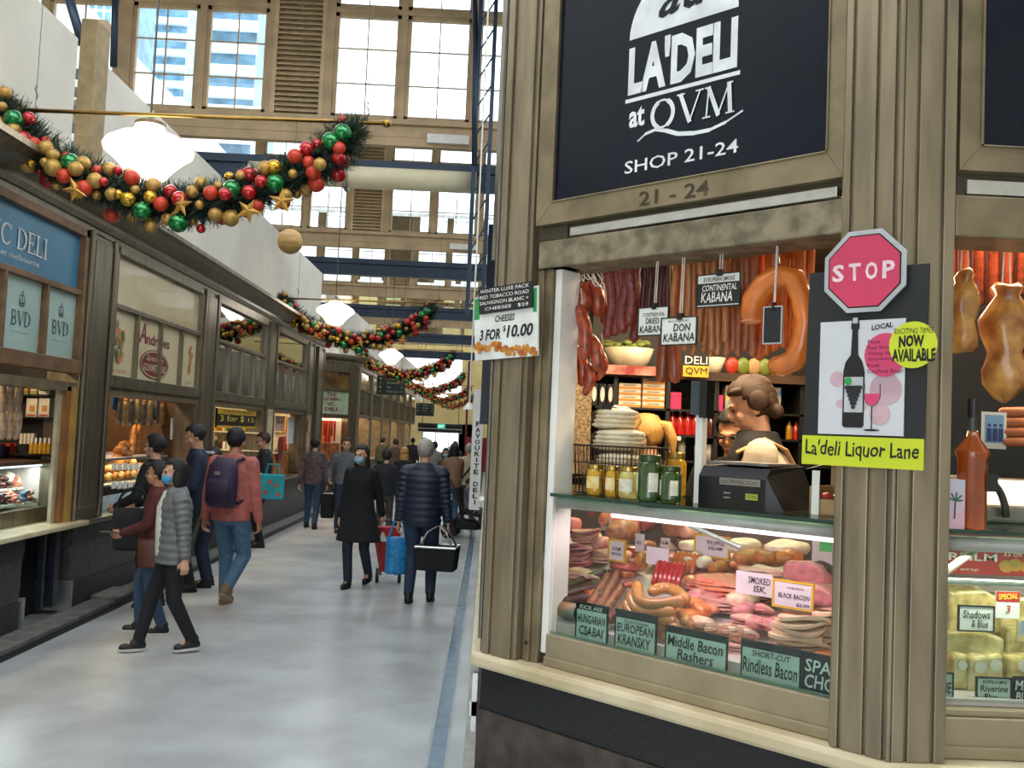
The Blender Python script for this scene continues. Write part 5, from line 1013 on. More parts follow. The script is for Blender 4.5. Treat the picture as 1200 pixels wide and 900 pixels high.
T = thing('cling_film_box', 'long red cling film box behind the cheese case glass', 'box', (1.30, YR+.42, 1.415)); b = MB(); b.bb(0, 1.0, 0, .08, 0, .105); b.build('carton', mat('red_carton', '#b5251f', .4, 0, (6, .08)), T); xl, xr_ = at_y(1111, 650, YR+.42).x-1.30, at_y(1168, 650, YR+.42).x-1.30; text('RFILM', xl, xr_, .044, .068, mat('film_white', '#ece6dd', .5), T, y=-.003, bold=.02)
text('33 cm', xl+.18, xl+.24, .062, .078, mat('film_white', '#ece6dd'), T, y=-.003); text('food wrap', xl-.03, xl+.1, .008, .022, mat('film_white', '#ece6dd'), T, y=-.003)
b = MB()
for k, (x, z) in enumerate([(.02, .04), (.05, .045), (.09, .04), (.17, .04), (.21, .045), (.25, .04)]): b.disc(x+xl+.17, z-.01, .024, .02, -.001-.0003*k)
b.build('printed_fruit', mat('printed_fruit', '#d9902e', .5, 0, (30, .4), col2='#7c8a2c'), T)
CHS = mat('blue_vein_cheese', '#dcc27c', .35, 0, (34, .2), .05, col2='#9a8a55', coat=.3); CHW = mat('wrapped_cheese', '#e2d09a', .2, 0, (22, .25), .1, col2='#ab9657', coat=.5)
def wedge(label, x0, y0, x1, y1, d, m, dep=.12, kind=0, grp='cheese wedges'):
    p, q = pyq(x0, y1, d), pyq(x1, y0, d); W, Hh = q.x-p.x, q.z-p.z; b = MB()
    if kind == 0: b.prism([(0, 0), (W, 0), (W, Hh*.8), (W*.65, Hh), (0, Hh*.92)], 0, dep)
    elif kind == 1: b.prism([(0, 0), (W, 0), (W*.9, Hh), (W*.1, Hh*.9)], 0, dep)
    else: b.ell((W/2, dep/2, Hh/2), (W/2, dep/2, Hh/2), 16)
    o = b.build('cheese', m, None, tuple(p), 0, bevel=.01 if kind < 2 else 0, smooth=kind == 2)
    if kind == 1: l_ = MB(); l_.disc(W*.5, Hh*.7, min(W*.28, .018), y=-.011); l_.build('label', LAB, o)
    return tag(o, label, 'cheese', grp)
wedge('large cream cheese block under the upper white card', 1112, 692, 1176, 742, .30, CHS); wedge('wrapped cheese block lying across the middle of the pile', 1110, 742, 1178, 772, .26, CHW); wedge('yellow cheese piece right of the middle block', 1180, 736, 1230, 770, .26, CHS)
wedge('bright leaning wedge with round label at the left of the front row', 1116, 766, 1136, 808, .2, CHW, kind=1); wedge('wrapped wedge second from left in the front row', 1134, 768, 1160, 812, .19, CHW, kind=1); wedge('cheese wedge with printed label behind the pale front card', 1152, 766, 1178, 808, .2, CHW, kind=1); wedge('cheese wedge at the right edge of the front row', 1180, 768, 1215, 806, .2, CHS, kind=1)
wedge('small upright foil corner at the top of the cheese pile', 1132, 686, 1150, 704, .40, mat('gold_foil', '#a8934a', .3, .5), kind=1); wedge('pale rind wedge at the back left of the cheese pile', 1108, 684, 1140, 700, .42, CHS, kind=1); wedge('cheese chunk against the pillar side under the lower card', 1104, 764, 1116, 800, .24, CHS)
wedge('cheese piece behind the special ticket', 1172, 700, 1225, 738, .36, CHW)
def ycard(name, label, x0, y0, x1, y1, d, texts, cat='price card', **k):
    p, q = pyq(x0, y1, d), pyq(x1, y0, d); p.z = max(p.z, 1.087); return card(name, label, cat, tuple(p), 0, q.x-p.x, q.z-p.z, texts, **k)
ycard('price_card', 'white handwritten card on the upper cheese block', 1124, 712, 1164, 738, .22, [('Shadows', .1, .9, .5, .85, INK, .5), ('& Blue', .35, .85, .12, .45, INK, .5)], frame=CARDD, fw=.004); ycard('price_card', 'pale card for buffalo milk blue cheese at the front', 1145, 796, 1184, 824, .13, [('BUFFALO MILK', .15, .9, .78, .93, INK, .5), ('Riverine', .08, .92, .42, .72, INK, .5), ('Blue', .2, .6, .08, .36, INK, .5)], m=GC, frame=CARDD, fw=.004)
ycard('price_card', 'black chalk card at the right edge of the cheese case', 1187, 794, 1226, 824, .12, [('Milawa', .05, .95, .5, .85, CHALK, .5), ('BLUE', .08, .7, .1, .42, CHALK, .5)], m=CARDD); ycard('price_card', 'pale card half hidden by the pillar at the left of the cheese case', 1090, 790, 1116, 822, .12, [('BRIE', .3, .95, .3, .7, INK, .5)], m=GC, frame=CARDD, fw=.004)
t = ycard('special_ticket', 'cream ticket with red SPECIAL heading on the cheese pile', 1167, 694, 1195, 724, .24, [('3', .4, .6, .2, .5, mat('ticket_red', '#b3261f', .5), .3)], cat='ticket', strip=(.62, 1, mat('ticket_red', '#b3261f'))); w_ = .066; text('SPECIAL', .006, .066, .055, .072, mat('ticket_yellow', '#e8c33a', .5), t, y=-.003, bold=.03, slope=.08)
ycard('blue_packet', 'blue and yellow cheese packet under the special ticket', 1192, 728, 1230, 752, .23, [], cat='packet', m=BLB)
# bottle, box, photo card, slicer on the cheese counter
p = at_z(1138, 620, ZT); T = thing('liquor_bottle', 'tall bottle of amber liquor with black cap on the cheese counter', 'bottle', (p.x, p.y, ZT)); b = MB(); r = .044; b.lathe([(.036, 0), (.040, .005), (.040, .20), (.046, .215), (.044, .225), (.018, .262), (.015, .28)], n=22); b.build('bottle_body', mat('amber_liquor', '#b3541a', .08, 0, (4, .2), trans=.35, coat=.6), T, smooth=True); b = MB(); b.lathe([(.0155, .28), (.0155, .32)], n=16); b.build('neck', GLS, T); b = MB(); b.lathe([(.017, .318), (.017, .372)], n=18); b.build('cap', BLACK, T); b = MB(); b.bb(.012, .05, -.045, -.043, .11, .16); b.build('label', CARDD, T, rz=.3)
p = at_z(1116, 620, ZT); T = thing('gift_box', 'pink and blue box with a palm tree left of the liquor bottle', 'box', (p.x-.03, p.y, ZT)); b = MB(); b.bb(0, .065, 0, .05, 0, .14); b.build('carton', mat('pale_blue_box', '#a9c3cf', .5, 0, (5, .2), col2='#d99aa8'), T); b = MB(); b.stroke([(.035, .03), (.037, .08)], .005, -.001)
for a in range(5): b.stroke([(.037, .08), (.037+.02*cos(a*.8-.2), .085+.018*sin(a*.8-.2))], .005, -.0012)
b.build('printed_palm', mat('palm_green', '#2f5d4c', .5), T)
p = pyq(1162, 526, .55); T = thing('photo_card', 'small photo of three figures in blue standing under the sausage packs', 'photo', (p.x-.035, YR+.55, p.z)); b = MB(); b.bb(0, .085, 0, .003, 0, .125); b.build('photo_border', CARD, T); b = MB(); b.bb(.01, .075, -.001, 0, .02, .115); b.build('photo_print', mat('photo_blue', '#7fa3c7', .4), T); b = MB()
for k in range(3): b.prism([(.016+k*.02, .025), (.034+k*.02, .025), (.033+k*.02, .07), (.017+k*.02, .07)], -.002, -.001); b.disc(.025+k*.02, .08, .006, y=-.001)
b.build('printed_figures', mat('photo_navy', '#27406e', .5), T)
b = MB(); b.bb(-.05, .5, 0, .2, -.02, 0); o = b.build('counter_shelf', SHM, None, (p.x-.05, YR+.5, p.z)); tag(o, 'dark narrow shelf carrying the photo card and sausage packs', 'shelf')
for k in range(4):
    b = MB(); b.saus([(-.02, 0, .02), (.06, 0, .025), (.14, 0, .02)], .018, 10); T = tag(b.build('sausage_pack', CK, None, (p.x+.07, YR+.56+k*.004, p.z+.005+k*.034), smooth=True), f'brown smoked sausage in the stack right of the photo, {ORD[k]} from the bottom', 'sausage', 'stacked smoked sausages')
p = at_z(1180, 616, ZT); T = thing('slicer', 'grey meat slicer with curved guard at the right of the cheese counter', 'slicer', (p.x, p.y+.1, ZT)); b = MB(); b.prof([(0, 0), (0, .05), (.1, .14), (.25, .14), (.25, 0)], -.04, .3); b.build('slicer_body', mat('slicer_grey', '#8d8a83', .3, .6), T, bevel=.01); b = MB(); b.tube([(-.04+.16*cos(a*.2)*.5, -.02, .02+.12*sin(a*.2)) for a in range(10)], .012, 8); b.build('guard', mat('slicer_dark', '#4a4845', .3, .6), T, smooth=True)
# hanging hocks and the curtain of red-brown sausages
for k in range(16):
    p = pyq(1112+k*8.5, 345, .62); b = MB(); L = 2.62-p.z+random.uniform(-.02, .05); b.saus([(0, 0, L*i/6-random.uniform(-.0, .0)) for i in range(7)], .0165, 10); tag(b.build('csabai_strand', CHOR, None, (p.x, YR+.62+.03*(k % 2), 2.62-L), smooth=True), f'{ORD[k]} rust red sausage in the hanging row behind the hocks, from the left', 'sausage', 'hanging sausages behind the hocks')
HOCK = mat('smoked_hock', '#8f4f20', .3, 0, (14, .35), .15, coat=.4, col2='#d29a4c')
def hock(label, px, y0, y1, wpx, d, seed):
    P0, P1 = pyq(px, y0, d), pyq(px, y1, d); Hh = P0.z-P1.z; r = wpx*(YR+d)/FPX/2; T = thing('smoked_hock', label, 'ham hock', (P0.x, YR+d, P1.z), 0, 'hanging smoked hocks'); rnd = random.Random(seed); b = MB(); pr = [(.1, 0), (.55, .03), (.85, .12), (.95, .25), (.8, .4), (.95, .55), (1, .68), (.85, .8), (.6, .88), (.75, .95), (.5, 1.0), (.1, 1.01)]
    b.lathe([(r*a, Hh*z) for a, z in pr], n=22); b.v = [(x*(1+.16*sin(z*38+seed)+.10*sin(y*60+z*30)), y*(1+.14*sin(x*50+z*25+seed)), z+.008*sin(x*70+seed)) for x, y, z in b.v]; b.build('hock_meat', HOCK, T, smooth=True)
    b = MB(); b.tube([(-.012, 0, Hh), (-.002, 0, 2.6-P1.z)], .0028, 6); b.tube([(.014, 0, Hh), (.004, 0, 2.6-P1.z)], .0028, 6); b.build('string', STR, T)
hock('tan smoked hock hanging on white string next to the pillar', 1130, 318, 416, 34, .3, 1); hock('large golden smoked hock with twisted skin at the right edge', 1179, 333, 470, 52, .34, 5)
b = MB(); b.tube([(1.3, .3, 2.62), (3.2, .3, 2.62)], .008, 8); b.tube([(1.3, .63, 2.64), (3.2, .63, 2.64)], .008, 8); b.bb(1.4, 1.42, .28, .65, 2.62, 2.9); b.bb(2.9, 2.92, .28, .65, 2.62, 2.9); tag(b.build('hanging_rail', ALU, None, (0, YR, 0)), 'steel rail over the cheese counter carrying the hocks', 'rail')
# ================================================================== OVER THE AISLE: rods, garlands, globe lamps, signs
FOL = mat('pine_green_tinsel', '#1c3522', .6, 0, (30, .4), col2='#0d1c14'); FOL2 = mat('light_pine_green', '#3f6a3a', .6, 0, (30, .3))
BRED = mat('red_bauble', '#b3151b', .18, .25, (10, .1), coat=.6); BORG = mat('matte_red_bauble', '#c03a20', .4, .1, (10, .1)); BGLD = mat('matte_gold_bauble', '#b38c45', .42, .35, (14, .12)); BGLT = mat('bright_gold_bauble', '#d8a838', .2, .75, (60, .35), .4); BGRN = mat('green_bauble', '#0f7a38', .12, .5, (40, .4), .2, coat=.6); STARM = mat('gold_star', '#b3853a', .35, .5, (10, .1))
path_px = [(2, 122), (12, 140), (30, 160), (62, 190), (100, 208), (140, 226), (180, 238), (215, 242), (250, 238), (290, 226), (330, 212), (365, 198), (390, 182), (404, 166), (415, 152)]
G = [at_y(x, y, 7.3) for x, y in path_px]; GO = Vector((-2.3, 7.3, 4.1)); G = [p-GO for p in G]
def cat(P, u):
    n = len(P)-1; i = min(int(u*n), n-1); f = u*n-i; p0, p1, p2, p3 = P[max(i-1, 0)], P[i], P[i+1], P[min(i+2, n)]
    return .5*((2*p1)+(p2-p0)*f+(2*p0-5*p1+4*p2-p3)*f*f+(3*p1-p0-3*p2+p3)*f**3)
rnd = random.Random(21)
fl_b = MB(); gl_b = MB(); core = [cat(G, i/40) for i in range(41)]
fl_b.tube(core, [.03+.045*min(1, i/4, (40-i)/4) for i in range(41)], 10)
for k in range(5200):
    u = rnd.random(); p = cat(G, u); env = .55+.45*min(1, u/.08, (1-u)/.08)
    dv = Vector((rnd.gauss(0, 1), rnd.gauss(0, 1), rnd.gauss(0, 1))).normalized(); L = rnd.uniform(.14, .225)*env*(1.12 if dv.z > .3 else 1)
    tan = (cat(G, min(u+.01, 1))-cat(G, max(u-.01, 0))).normalized(); tip = p+dv*L+tan*rnd.uniform(-.05, .05); b0 = p+dv*L*.35; sd = dv.orthogonal().normalized()*rnd.uniform(.006, .012)
    sp = sd.cross(dv).normalized()*.006; tgt = gl_b if (rnd.random() < .13 and dv.z > 0) else fl_b
    tgt.add([b0-sd, b0+sd, tip, b0+sp], [(0, 1, 2), (0, 3, 2), (1, 3, 2)])
    for q in (.55, .8):
        m_ = b0.lerp(tip, q); tgt.add([m_, m_+sd*4+dv*.03, m_+sp*.8, m_-sd*4+dv*.03], [(0, 1, 2), (0, 2, 3)])
def garland(i, Y):
    lab = ['nearest pine garland with red, gold and green baubles, slung under the first brass rod', 'second pine garland along the aisle, hung under the second brass rod', 'third bauble garland along the aisle, above the first hanging directory', 'fourth bauble garland along the aisle, seen against the bright end window', 'fifth bauble garland, small in the distance, lower edge of the end window', 'farthest bauble garland, lowest before the yellow end wall'][i]
    return lab
g0 = thing('christmas_garland', garland(0, 0), 'garland', tuple(GO), 0, 'bauble garlands')
fl_b.build('foliage', FOL, g0); gl_b.build('light_foliage', FOL2, g0)
bm_ = {}
def bauble(p, r, m, star=0):
    key = (round(r, 3), m.name)
    if key not in bm_:
        b = MB(); b.ell((0, 0, 0), r, 18, m=12); o = b.build('bauble', m, g0, tuple(p), smooth=True); bm_[key] = o
    else:
        o = bm_[key].copy(); C.objects.link(o); o.location = p
    return o
mix = [BRED, BRED, BORG, BORG, BGLD, BGLD, BGLD, BGLT, BRED]; cnt = 0; used = []; tries = 0
for k in range(8):                                     # the larger green ones at intervals
    u = [.13, .27, .42, .505, .62, .71, .86, .93][k]; off = Vector((0, -.14, [.06, .05, -.10, -.16, .02, -.05, .06, .02][k])); bauble(cat(G, u)+off, .072, BGRN); used.append(cat(G, u)+off)
while cnt < 92 and tries < 30000:
    tries += 1; u = rnd.uniform(.06, .92); an = rnd.uniform(-2.0, 1.25); rr = rnd.uniform(.12, .20)
    p = cat(G, u)+Vector((0, -cos(an)*rr, sin(an)*rr))
    r = rnd.choice([.036, .05, .056, .06, .066])
    if all((p-q).length > r+.026 for q in used): used.append(p); bauble(p, r, rnd.choice(mix)); cnt += 1
def star(b, r=.10):
    pts = [(r*(1 if k % 2 == 0 else .4)*sin(pi*k/5), r*(1 if k % 2 == 0 else .4)*cos(pi*k/5)) for k in range(10)]
    vs = [(x, 0, z) for x, z in pts]+[(0, -.02, 0), (0, .02, 0)]; b.add(vs, [(k, (k+1) % 10, 10) for k in range(10)]+[((k+1) % 10, k, 11) for k in range(10)]); return b
for k, (px_, py_) in enumerate([(22, 172), (88, 222), (212, 240), (291, 247), (330, 236)]): star(MB()).build('star', STARM, g0, tuple(at_y(px_, py_, 7.08)-GO), rot=(0, rnd.uniform(-.5, .5), rnd.uniform(-.4, .4)))
GY = [7.3, 17.25, 27.1, 37, 47, 57]
for i, Y in enumerate(GY[1:], 1): c = copy_tree(g0); c.location = (GO.x+[0, 0, .02, .05, .1, .12][i], Y, GO.z-[0, .08, .1, .1, .1, .1][i]); c['label'] = garland(i, Y)
OPAL = mat('lit_opal_glass', '#fff6ea', .3, emit=3.2); RODY = 7.3
def rod(i, Y):
    t = thing('brass_rod', f'{ORD[i]} brass rod across the aisle counted from the front, with a garland slung below', 'rod', (0, Y, 4.2-.04*(i > 0)), 0, 'brass rods')
    return t
r0 = rod(0, GY[0]); b = MB(); b.tube([(-3.72, 0, -.07), (-2.4, 0, -.05), (-.92, 0, -.03)], .016, 10); b.build('rod_bar', BRASS, r0, smooth=True)
b = MB(); b.ell((-.90, 0, -.03), .035, 12); b.ell((-3.74, 0, -.07), .03, 12); b.build('finial', BRASS, r0, smooth=True)
b = MB()
for x in (-3.6, -1.05): b.tube([(x, 0, -.05), (x, 0, 2.35)], .003, 5); b.tube([(x+.012*sin(a*.7), 0, .02+.012*a) for a in range(10)], .004, 5)
b.build('suspension_wire', mat('hanging_wire', '#5d574c', .4, .6), r0)
for i, Y in enumerate(GY[1:], 1): c = copy_tree(r0); c.location = (.03, Y, 4.16); c['label'] = f'{ORD[i]} brass rod across the aisle counted from the front, with a garland slung below'
l0 = thing('globe_lamp', 'nearest lit opal glass lamp, wide onion shape, above the first garland', 'lamp', (-2.79, 7.5, 3.90), 0, 'opal globe lamps')
b = MB(); b.lathe([(.02, -.235), (.10, -.225), (.15, -.19), (.19, -.13), (.27, -.05), (.335, .0), (.345, .035), (.32, .075), (.24, .125), (.14, .165), (.115, .19), (.11, .22)], n=32); b.build('opal_glass', OPAL, l0, smooth=True)
b = MB(); b.lathe([(.118, .215), (.118, .24), (.05, .27), (.02, .30)], n=20); b.build('lamp_cap', mat('lamp_cap_brown', '#7d6a4c', .4, .5), l0); b = MB(); b.tube([(0, 0, .29), (0, 0, 2.6)], .009, 6); b.build('drop_rod', mat('hanging_wire', '#5d574c'), l0)
for i, Y in enumerate(GY[1:], 1): c = copy_tree(l0); c.location = (-2.9, Y+.1, 3.88); c['label'] = ['', 'second lit opal lamp along the aisle, over the second garland', 'third lit opal lamp along the aisle, over the third garland', 'fourth opal lamp along the aisle, small in the distance', 'fifth opal lamp along the aisle, tiny and half behind garlands', 'farthest opal lamp along the aisle'][i]
p = at_y(340, 283, 12.5); wb = thing('hanging_ball', 'pale wooden ball hanging above the aisle left of the duct', 'ball', tuple(p)); b = MB(); b.ell((0, 0, 0), .165, 24, m=16); b.build('ball', mat('pale_wood_ball', '#b79257', .5, 0, (4, .15), stretch=(1, 1, 6)), wb, smooth=True); b = MB(); b.tube([(0, 0, .16), (0, 0, 4.2)], .003, 5); b.build('string', mat('hanging_wire', '#5d574c'), wb)
def dirsign(label, x0, y0, x1, y1, Y, lines):
    p, q = at_y(x0, y1, Y), at_y(x1, y0, Y); T = thing('hanging_directory', label, 'sign', (p.x, Y, p.z)); W, H_ = q.x-p.x, q.z-p.z; b = MB(); b.bb(0, W, 0, .06, 0, H_); b.build('board', mat('dark_green_board', '#1b2623', .4), T, bevel=.01)
    for k, s_ in enumerate(lines): text(s_, W*.36, W*.36+W*.045*len(s_), H_*(.78-.22*k), H_*(.9-.22*k), mat('sign_cream', '#a8b09a', .5), T, y=-.003); text('<' if k % 2 else 'i', W*.1, W*.16, H_*(.78-.22*k), H_*(.9-.22*k), mat('sign_cream', '#a8b09a'), T, y=-.003); text('>', W*.86, W*.92, H_*(.78-.22*k), H_*(.9-.22*k), mat('sign_cream', '#a8b09a'), T, y=-.003)
    b = MB()
    for x in (W*.15, W*.85): b.tube([(x, .03, H_), (x, .03, H_+4.2)], .008, 5)
    b.build('hanger', mat('hanging_wire', '#5d574c'), T)
dirsign('nearer hanging dark green directory sign under the third garland', 441, 441, 475, 462, 29, ['Toilets', 'Parenting', 'Atm', 'Food court']); dirsign('farther, smaller hanging directory sign near the end wall', 487, 473, 509, 487, 44, ['Toilets', 'Parking', 'Dairy'])
p, q = at_y(556, 305, 11), at_y(550, 477, 11); T = thing('drop_pole', 'thin white pole with a small cone shade hanging beside the corner shop', 'pole', (q.x, 11, q.z)); b = MB(); b.tube([(0, 0, 0), (.01, 0, 6.0)], .009, 8); b.build('pole', WHITE, T); b = MB(); b.lathe([(.075, -.03), (.06, 0), (.02, .05)], n=16); b.build('cone_shade', WHITE, T)
# ================================================================== LEFT SHOPS' CONTENTS  (local x = world y, seen through at_x)
def xq(px, py, X): p = at_x(px, py, X); return p.y, p.z
def lth(name, label, cat, y, X, z, group=None): return thing(name, label, cat, (X, y, z), R90, group)
def lbox(name, label, cat, x0, y0, x1, y1, X, m, dep=.12, band=None, group=None, txt=None, tm=None):
    ya, zb = xq(x0, y1, X); yb_, _ = xq(x1, y1, X); _, zt = xq(x0, y0, X); T = lth(name, label, cat, ya, X, zb, group); b = MB(); b.bb(0, yb_-ya, 0, dep, 0, zt-zb); b.build('carton' if dep > .02 else 'card_face', m, T)
    W, H_ = yb_-ya, zt-zb
    if band: b = MB(); b.bb(0, W, -.002, 0, H_*band[0], H_*band[1]); b.build('printed_band', band[2], T)
    for (s_, u0, u1, v0, v1) in (txt or []): text(s_, W*u0, W*u1, H_*v0, H_*v1, tm or INK, T, y=-.004)
    return T
# shop 1
b = MB(); b.bb(8.50, 8.575, .06, .09, .845, 2.04); b2 = MB(); b2.bb(8.575, 8.655, .02, .06, .845, 2.06); b3 = MB(); b3.bb(8.655, 8.76, .0, .06, .845, 2.06)
t = sthing('trim_timber_jamb', (XL, 0, 0), R90); b.build('pale_board', mat('pale_jamb', '#b3a68c', .5), t); b2.build('brown_board', mat('brown_jamb', '#8a5a2c', .5, 0, (3, .2)), t); b3.build('tan_board', mat('tan_jamb', '#a5803c', .5, 0, (3, .15)), t)
WSAL = mat('floury_salami', '#cdb59a', .55, 0, (30, .2), .15, col2='#a98a6c')
for tier in range(2):
    for k in range(6):
        y, z = xq(1+k*4.6-tier*1.2, (480, 513)[tier], -4.05); b = MB(); L = .25 if tier == 0 else .27; b.saus([(.006*sin(k+i), 0, L*i/5) for i in range(6)], [.022, .027, .028, .027, .025, .018], 9); tag(b.build('white_salami', WSAL, None, (-4.05-.02*(k % 2), y, z), smooth=True), f'floury white salami, {ORD[k]} from the left in the {("upper", "lower")[tier]} hanging tier of the blue-signed shop', 'salami', 'hanging white salamis')
YS = 8.72
sh1 = thing('shop_shelving', 'black shelving on the end wall of the blue-signed shop', 'shelving', (0, YS, 0)); b = MB()
xa, xb = at_y(14, 500, YS).x, at_y(63, 500, YS).x; b.bb(xa, xb, .10, .12, 1.40, 2.3)
for yy in (463, 489, 533): z = at_y(45, yy, YS).z; b.bb(xa, xb, -.02, .10, z-.012, z)
b.build('shelf_frame', SHM, sh1)
def ybox(name, label, cat, x0, y0, x1, y1, m, dep=.07, band=None, group=None):
    p, q = at_y(x0, y1, YS), at_y(x1, y0, YS); T = thing(name, label, cat, tuple(p), 0, group); W, H_ = q.x-p.x, q.z-p.z; b = MB(); b.bb(0, W, 0, dep, 0, H_); b.build('carton', m, T)
    if band: b = MB(); b.bb(W*.08, W*.92, -.002, 0, H_*band[0], H_*band[1]); b.build('printed_band', band[2], T)
    return T
for k, x in enumerate((28, 35, 45)): ybox('gift_carton', ['olive green gift carton at the left of the top shelf', 'yellow-green gift carton in the middle of the top shelf', 'cream printed carton at the right of the top shelf'][k], 'box', x, 449, x+(6, 9, 13)[k], 462, [mat('olive_carton', '#8f8a45', .5), mat('lime_carton', '#a9a655', .5), CRB][k], band=(.3, .6, [ORB, CRB, INK][k]), group='gift cartons')
for k in range(2): T = ybox('printed_carton', f'white carton with amber glass picture, {("left", "right")[k]} one on the middle shelf', 'box', 30+k*14.5, 467, 43.8+k*14.5, 488, CRB, band=(.04, .12, mat('ticket_red', '#b3261f')), group='white cartons'); b = MB(); b.bb(.03, .075, -.003, 0, .05, .10); b.build('printed_glass', mat('amber_print', '#c98a3a', .5), T)
for k in range(4): ybox('white_tin', f'small white tin, {ORD[k]} from the left on the lowest shelf of the blue-signed shop', 'tin', 22.5+k*4.4, 508, 26.4+k*4.4, 520, CRB, group='white tins', dep=.05)
for k in range(5):
    p = at_y(36+k*5.2, 532, YS-.04); T = thing('oil_bottle', f'amber oil bottle with white cap, {ORD[k]} from the left above the glass case', 'bottle', tuple(p), 0, 'amber oil bottles'); b = MB(); b.lathe([(.018, 0), (.019, .01), (.019, .08), (.009, .105)], n=12); b.build('bottle_body', JY, T, smooth=True); b = MB(); b.lathe([(.011, .10), (.011, .145)], n=10); b.build('cap', WHITE, T)
for k in range(6): lbox('snack_carton', f'{["dark blue", "black", "red", "brown", "crimson", "maroon"][k]} packet on the counter top of the blue-signed shop', 'packet', 0+k*5.5, 520+k % 2*3, 5+k*5.5, 537, -4.3, [mat('dark_blue_packet', '#26304f', .4), BLACK, mat('red_snack', '#a8321f'), mat('brown_snack', '#7a4426'), mat('ticket_red', '#b3261f'), MAR][k], group='counter packets')
y1_ = xq(62, 575, -3.98)[0]; gc1 = lth('glass_counter', 'glass meat counter in the blue-signed shop at the left edge', 'display case', 6.2, -3.98, .845); Lc = y1_-6.2; zt1 = xq(60, 540, -3.98)[1]-.845
b = MB(); b.bb(0, Lc, 0, .006, .12, zt1-.02); b.bb(Lc-.006, Lc, 0, .6, .12, zt1-.02); b.build('glass_pane', GLS, gc1); b = MB(); b.bb(0, Lc, -.01, .6, 0, .13); b.build('steel_base', STEEL, gc1); b = MB(); b.bb(0, Lc+.01, -.02, .6, zt1-.02, zt1+.01); b.build('timber_top', WOOD, gc1); b = MB(); b.bb(0, Lc, .6, .62, .12, zt1); b.bb(Lc-.012, Lc-.007, .02, .6, .12, zt1-.03); b.build('back_panel', STW, gc1)
b = MB(); b.bb(Lc-.02, Lc+.0, -.01, .02, .12, zt1-.02); b.build('corner_post', ALU, gc1)
b = MB(); b.tube([(0.2, .06, zt1-.04), (Lc-.05, .06, zt1-.04)], .008, 8); b.build('tube_light', mat('cool_tube', '#eaf4ff', .4, emit=2.0), gc1)
lamp('glass_counter_tube_light', 'AREA', (-4.12, 8.2, .845+zt1-.06), 9, (.95, .97, 1), .1, 1.3)
rn = random.Random(9); CM = [mat('dark_salami', '#4a2621'), CSAB, mat('salmon_tray', '#b8573c', .4), WHT, mat('blue_tray', '#4a6d86', .4), mat('dark_red_meat', '#5b1d1c', .4), TERR]
for r_ in range(3):
    for k in range(11):
        y = 7.15+k*.155+(r_ % 2)*.06; 
        if y > 6.2+Lc-.1: continue
        T = lth('meat_tray', f'{["sliced salami", "red sausage", "salmon slice", "white cheese", "marinated fish", "dark beef", "terrine"][(k*2+r_*3) % 7]} tray, {ORD[k]} from left, {["front", "middle", "rear"][r_]} row of the left glass counter', 'tray', y, -4.1-.17*r_, 1.0+.115*r_, 'left counter trays'); b = MB(); b.bb(-.065, .065, -.06, .06, 0, .02); b.build('tray', mat('white_tub', '#cfc9bb'), T); b = MB()
        for q in range(8): b.ell((rn.uniform(-.035, .035), rn.uniform(-.035, .035), .03+.011*q), (.042, .032, .018), 9, M=Matrix.Rotation(rn.uniform(-.6, .6), 3, 'X'))
        b.build('meat', CM[(k*2+r_*3) % 7], T, smooth=True)
for k in range(2):
    y, z = xq(5+k*12, 572, -4.3); b = MB(); b.tube([(.0, 0, 0), (.05, .02, .06), (.09, .0, .13)], [.05, .055, .045], 12, flat=.6); tag(b.build('pale_cheese_roll', FAT, None, (-4.3, y, z), R90, smooth=True), f'{("left", "right")[k]} of the two pale folded cheese rolls in the left glass counter', 'cheese')
# shop 2 : bakery
b = MB(); BRD = mat('golden_bread', '#c9842f', .5, 0, (16, .25), .1, col2='#8f5420'); BAG = mat('pale_roll', '#d3a468', .5, 0, (16, .2)); GRYB = mat('grey_bag', '#8d8d8a', .5, 0, (12, .25), col2='#5c5c5c')
bc = lth('bakery_case', 'two tier glass bakery case with bread behind the queue', 'display case', 9.5, -4.0, .835); b = MB(); b.bb(0, 2.5, 0, .006, .02, .5); b.build('glass_pane', GLS, bc); b = MB()
for z in (.02, .25, .52): b.bb(0, 2.5, 0, .5, z-.012, z+.004)
b.bb(0, 2.5, .5, .52, 0, .55); b.build('case_shelf', STW, bc); b = MB(); b.bb(0, 2.5, -.012, .0, .505, .53); b.bb(0, 2.5, -.012, 0, .235, .255); b.build('steel_edge', ALU, bc); b = MB(); b.bb(0, 2.2, -.02, .0, .0, .14); b.build('bright_front', mat('pale_blue_front', '#b9cdd8', .4), bc)
lamp('bakery_case_light', 'AREA', (-4.12, 10.6, 1.33), 9, WARM, .12, 2.0)
for k in range(13):
    y = 9.62+k*.18; z = .835+.262; b = MB(); b.saus([(0, 0, .05), (.06, .03, .055), (.12, .06, .05)], [.04, .05, .04], 10); tag(b.build('bread_roll', [BRD, BAG][k % 2], None, (-4.12, y, z), R90, smooth=True), f'bread roll on the lower shelf of the bakery case, {ORD[k]} from the left', 'bread', 'bakery rolls')
for k, (px, py, w_, h_) in enumerate([(137, 540, 14, 16), (147, 534, 16, 18), (141, 528, 12, 12), (152, 543, 14, 14), (146, 522, 12, 10)]):
    y, z = xq(px, py, -4.2); s_ = 9.9/FPX; b = MB(); b.ell((0, 0, 0), (w_*s_*.75, .08, h_*s_*.55), 14); b.v = [(x, y_, z_+.01*sin(x*60)) for x, y_, z_ in b.v]; tag(b.build('bread_loaf', BRD, None, (-4.2, y, z), R90, smooth=True), f'golden crusty loaf, {ORD[k]} from the left in the heap on the bakery case', 'bread', 'crusty loaves')
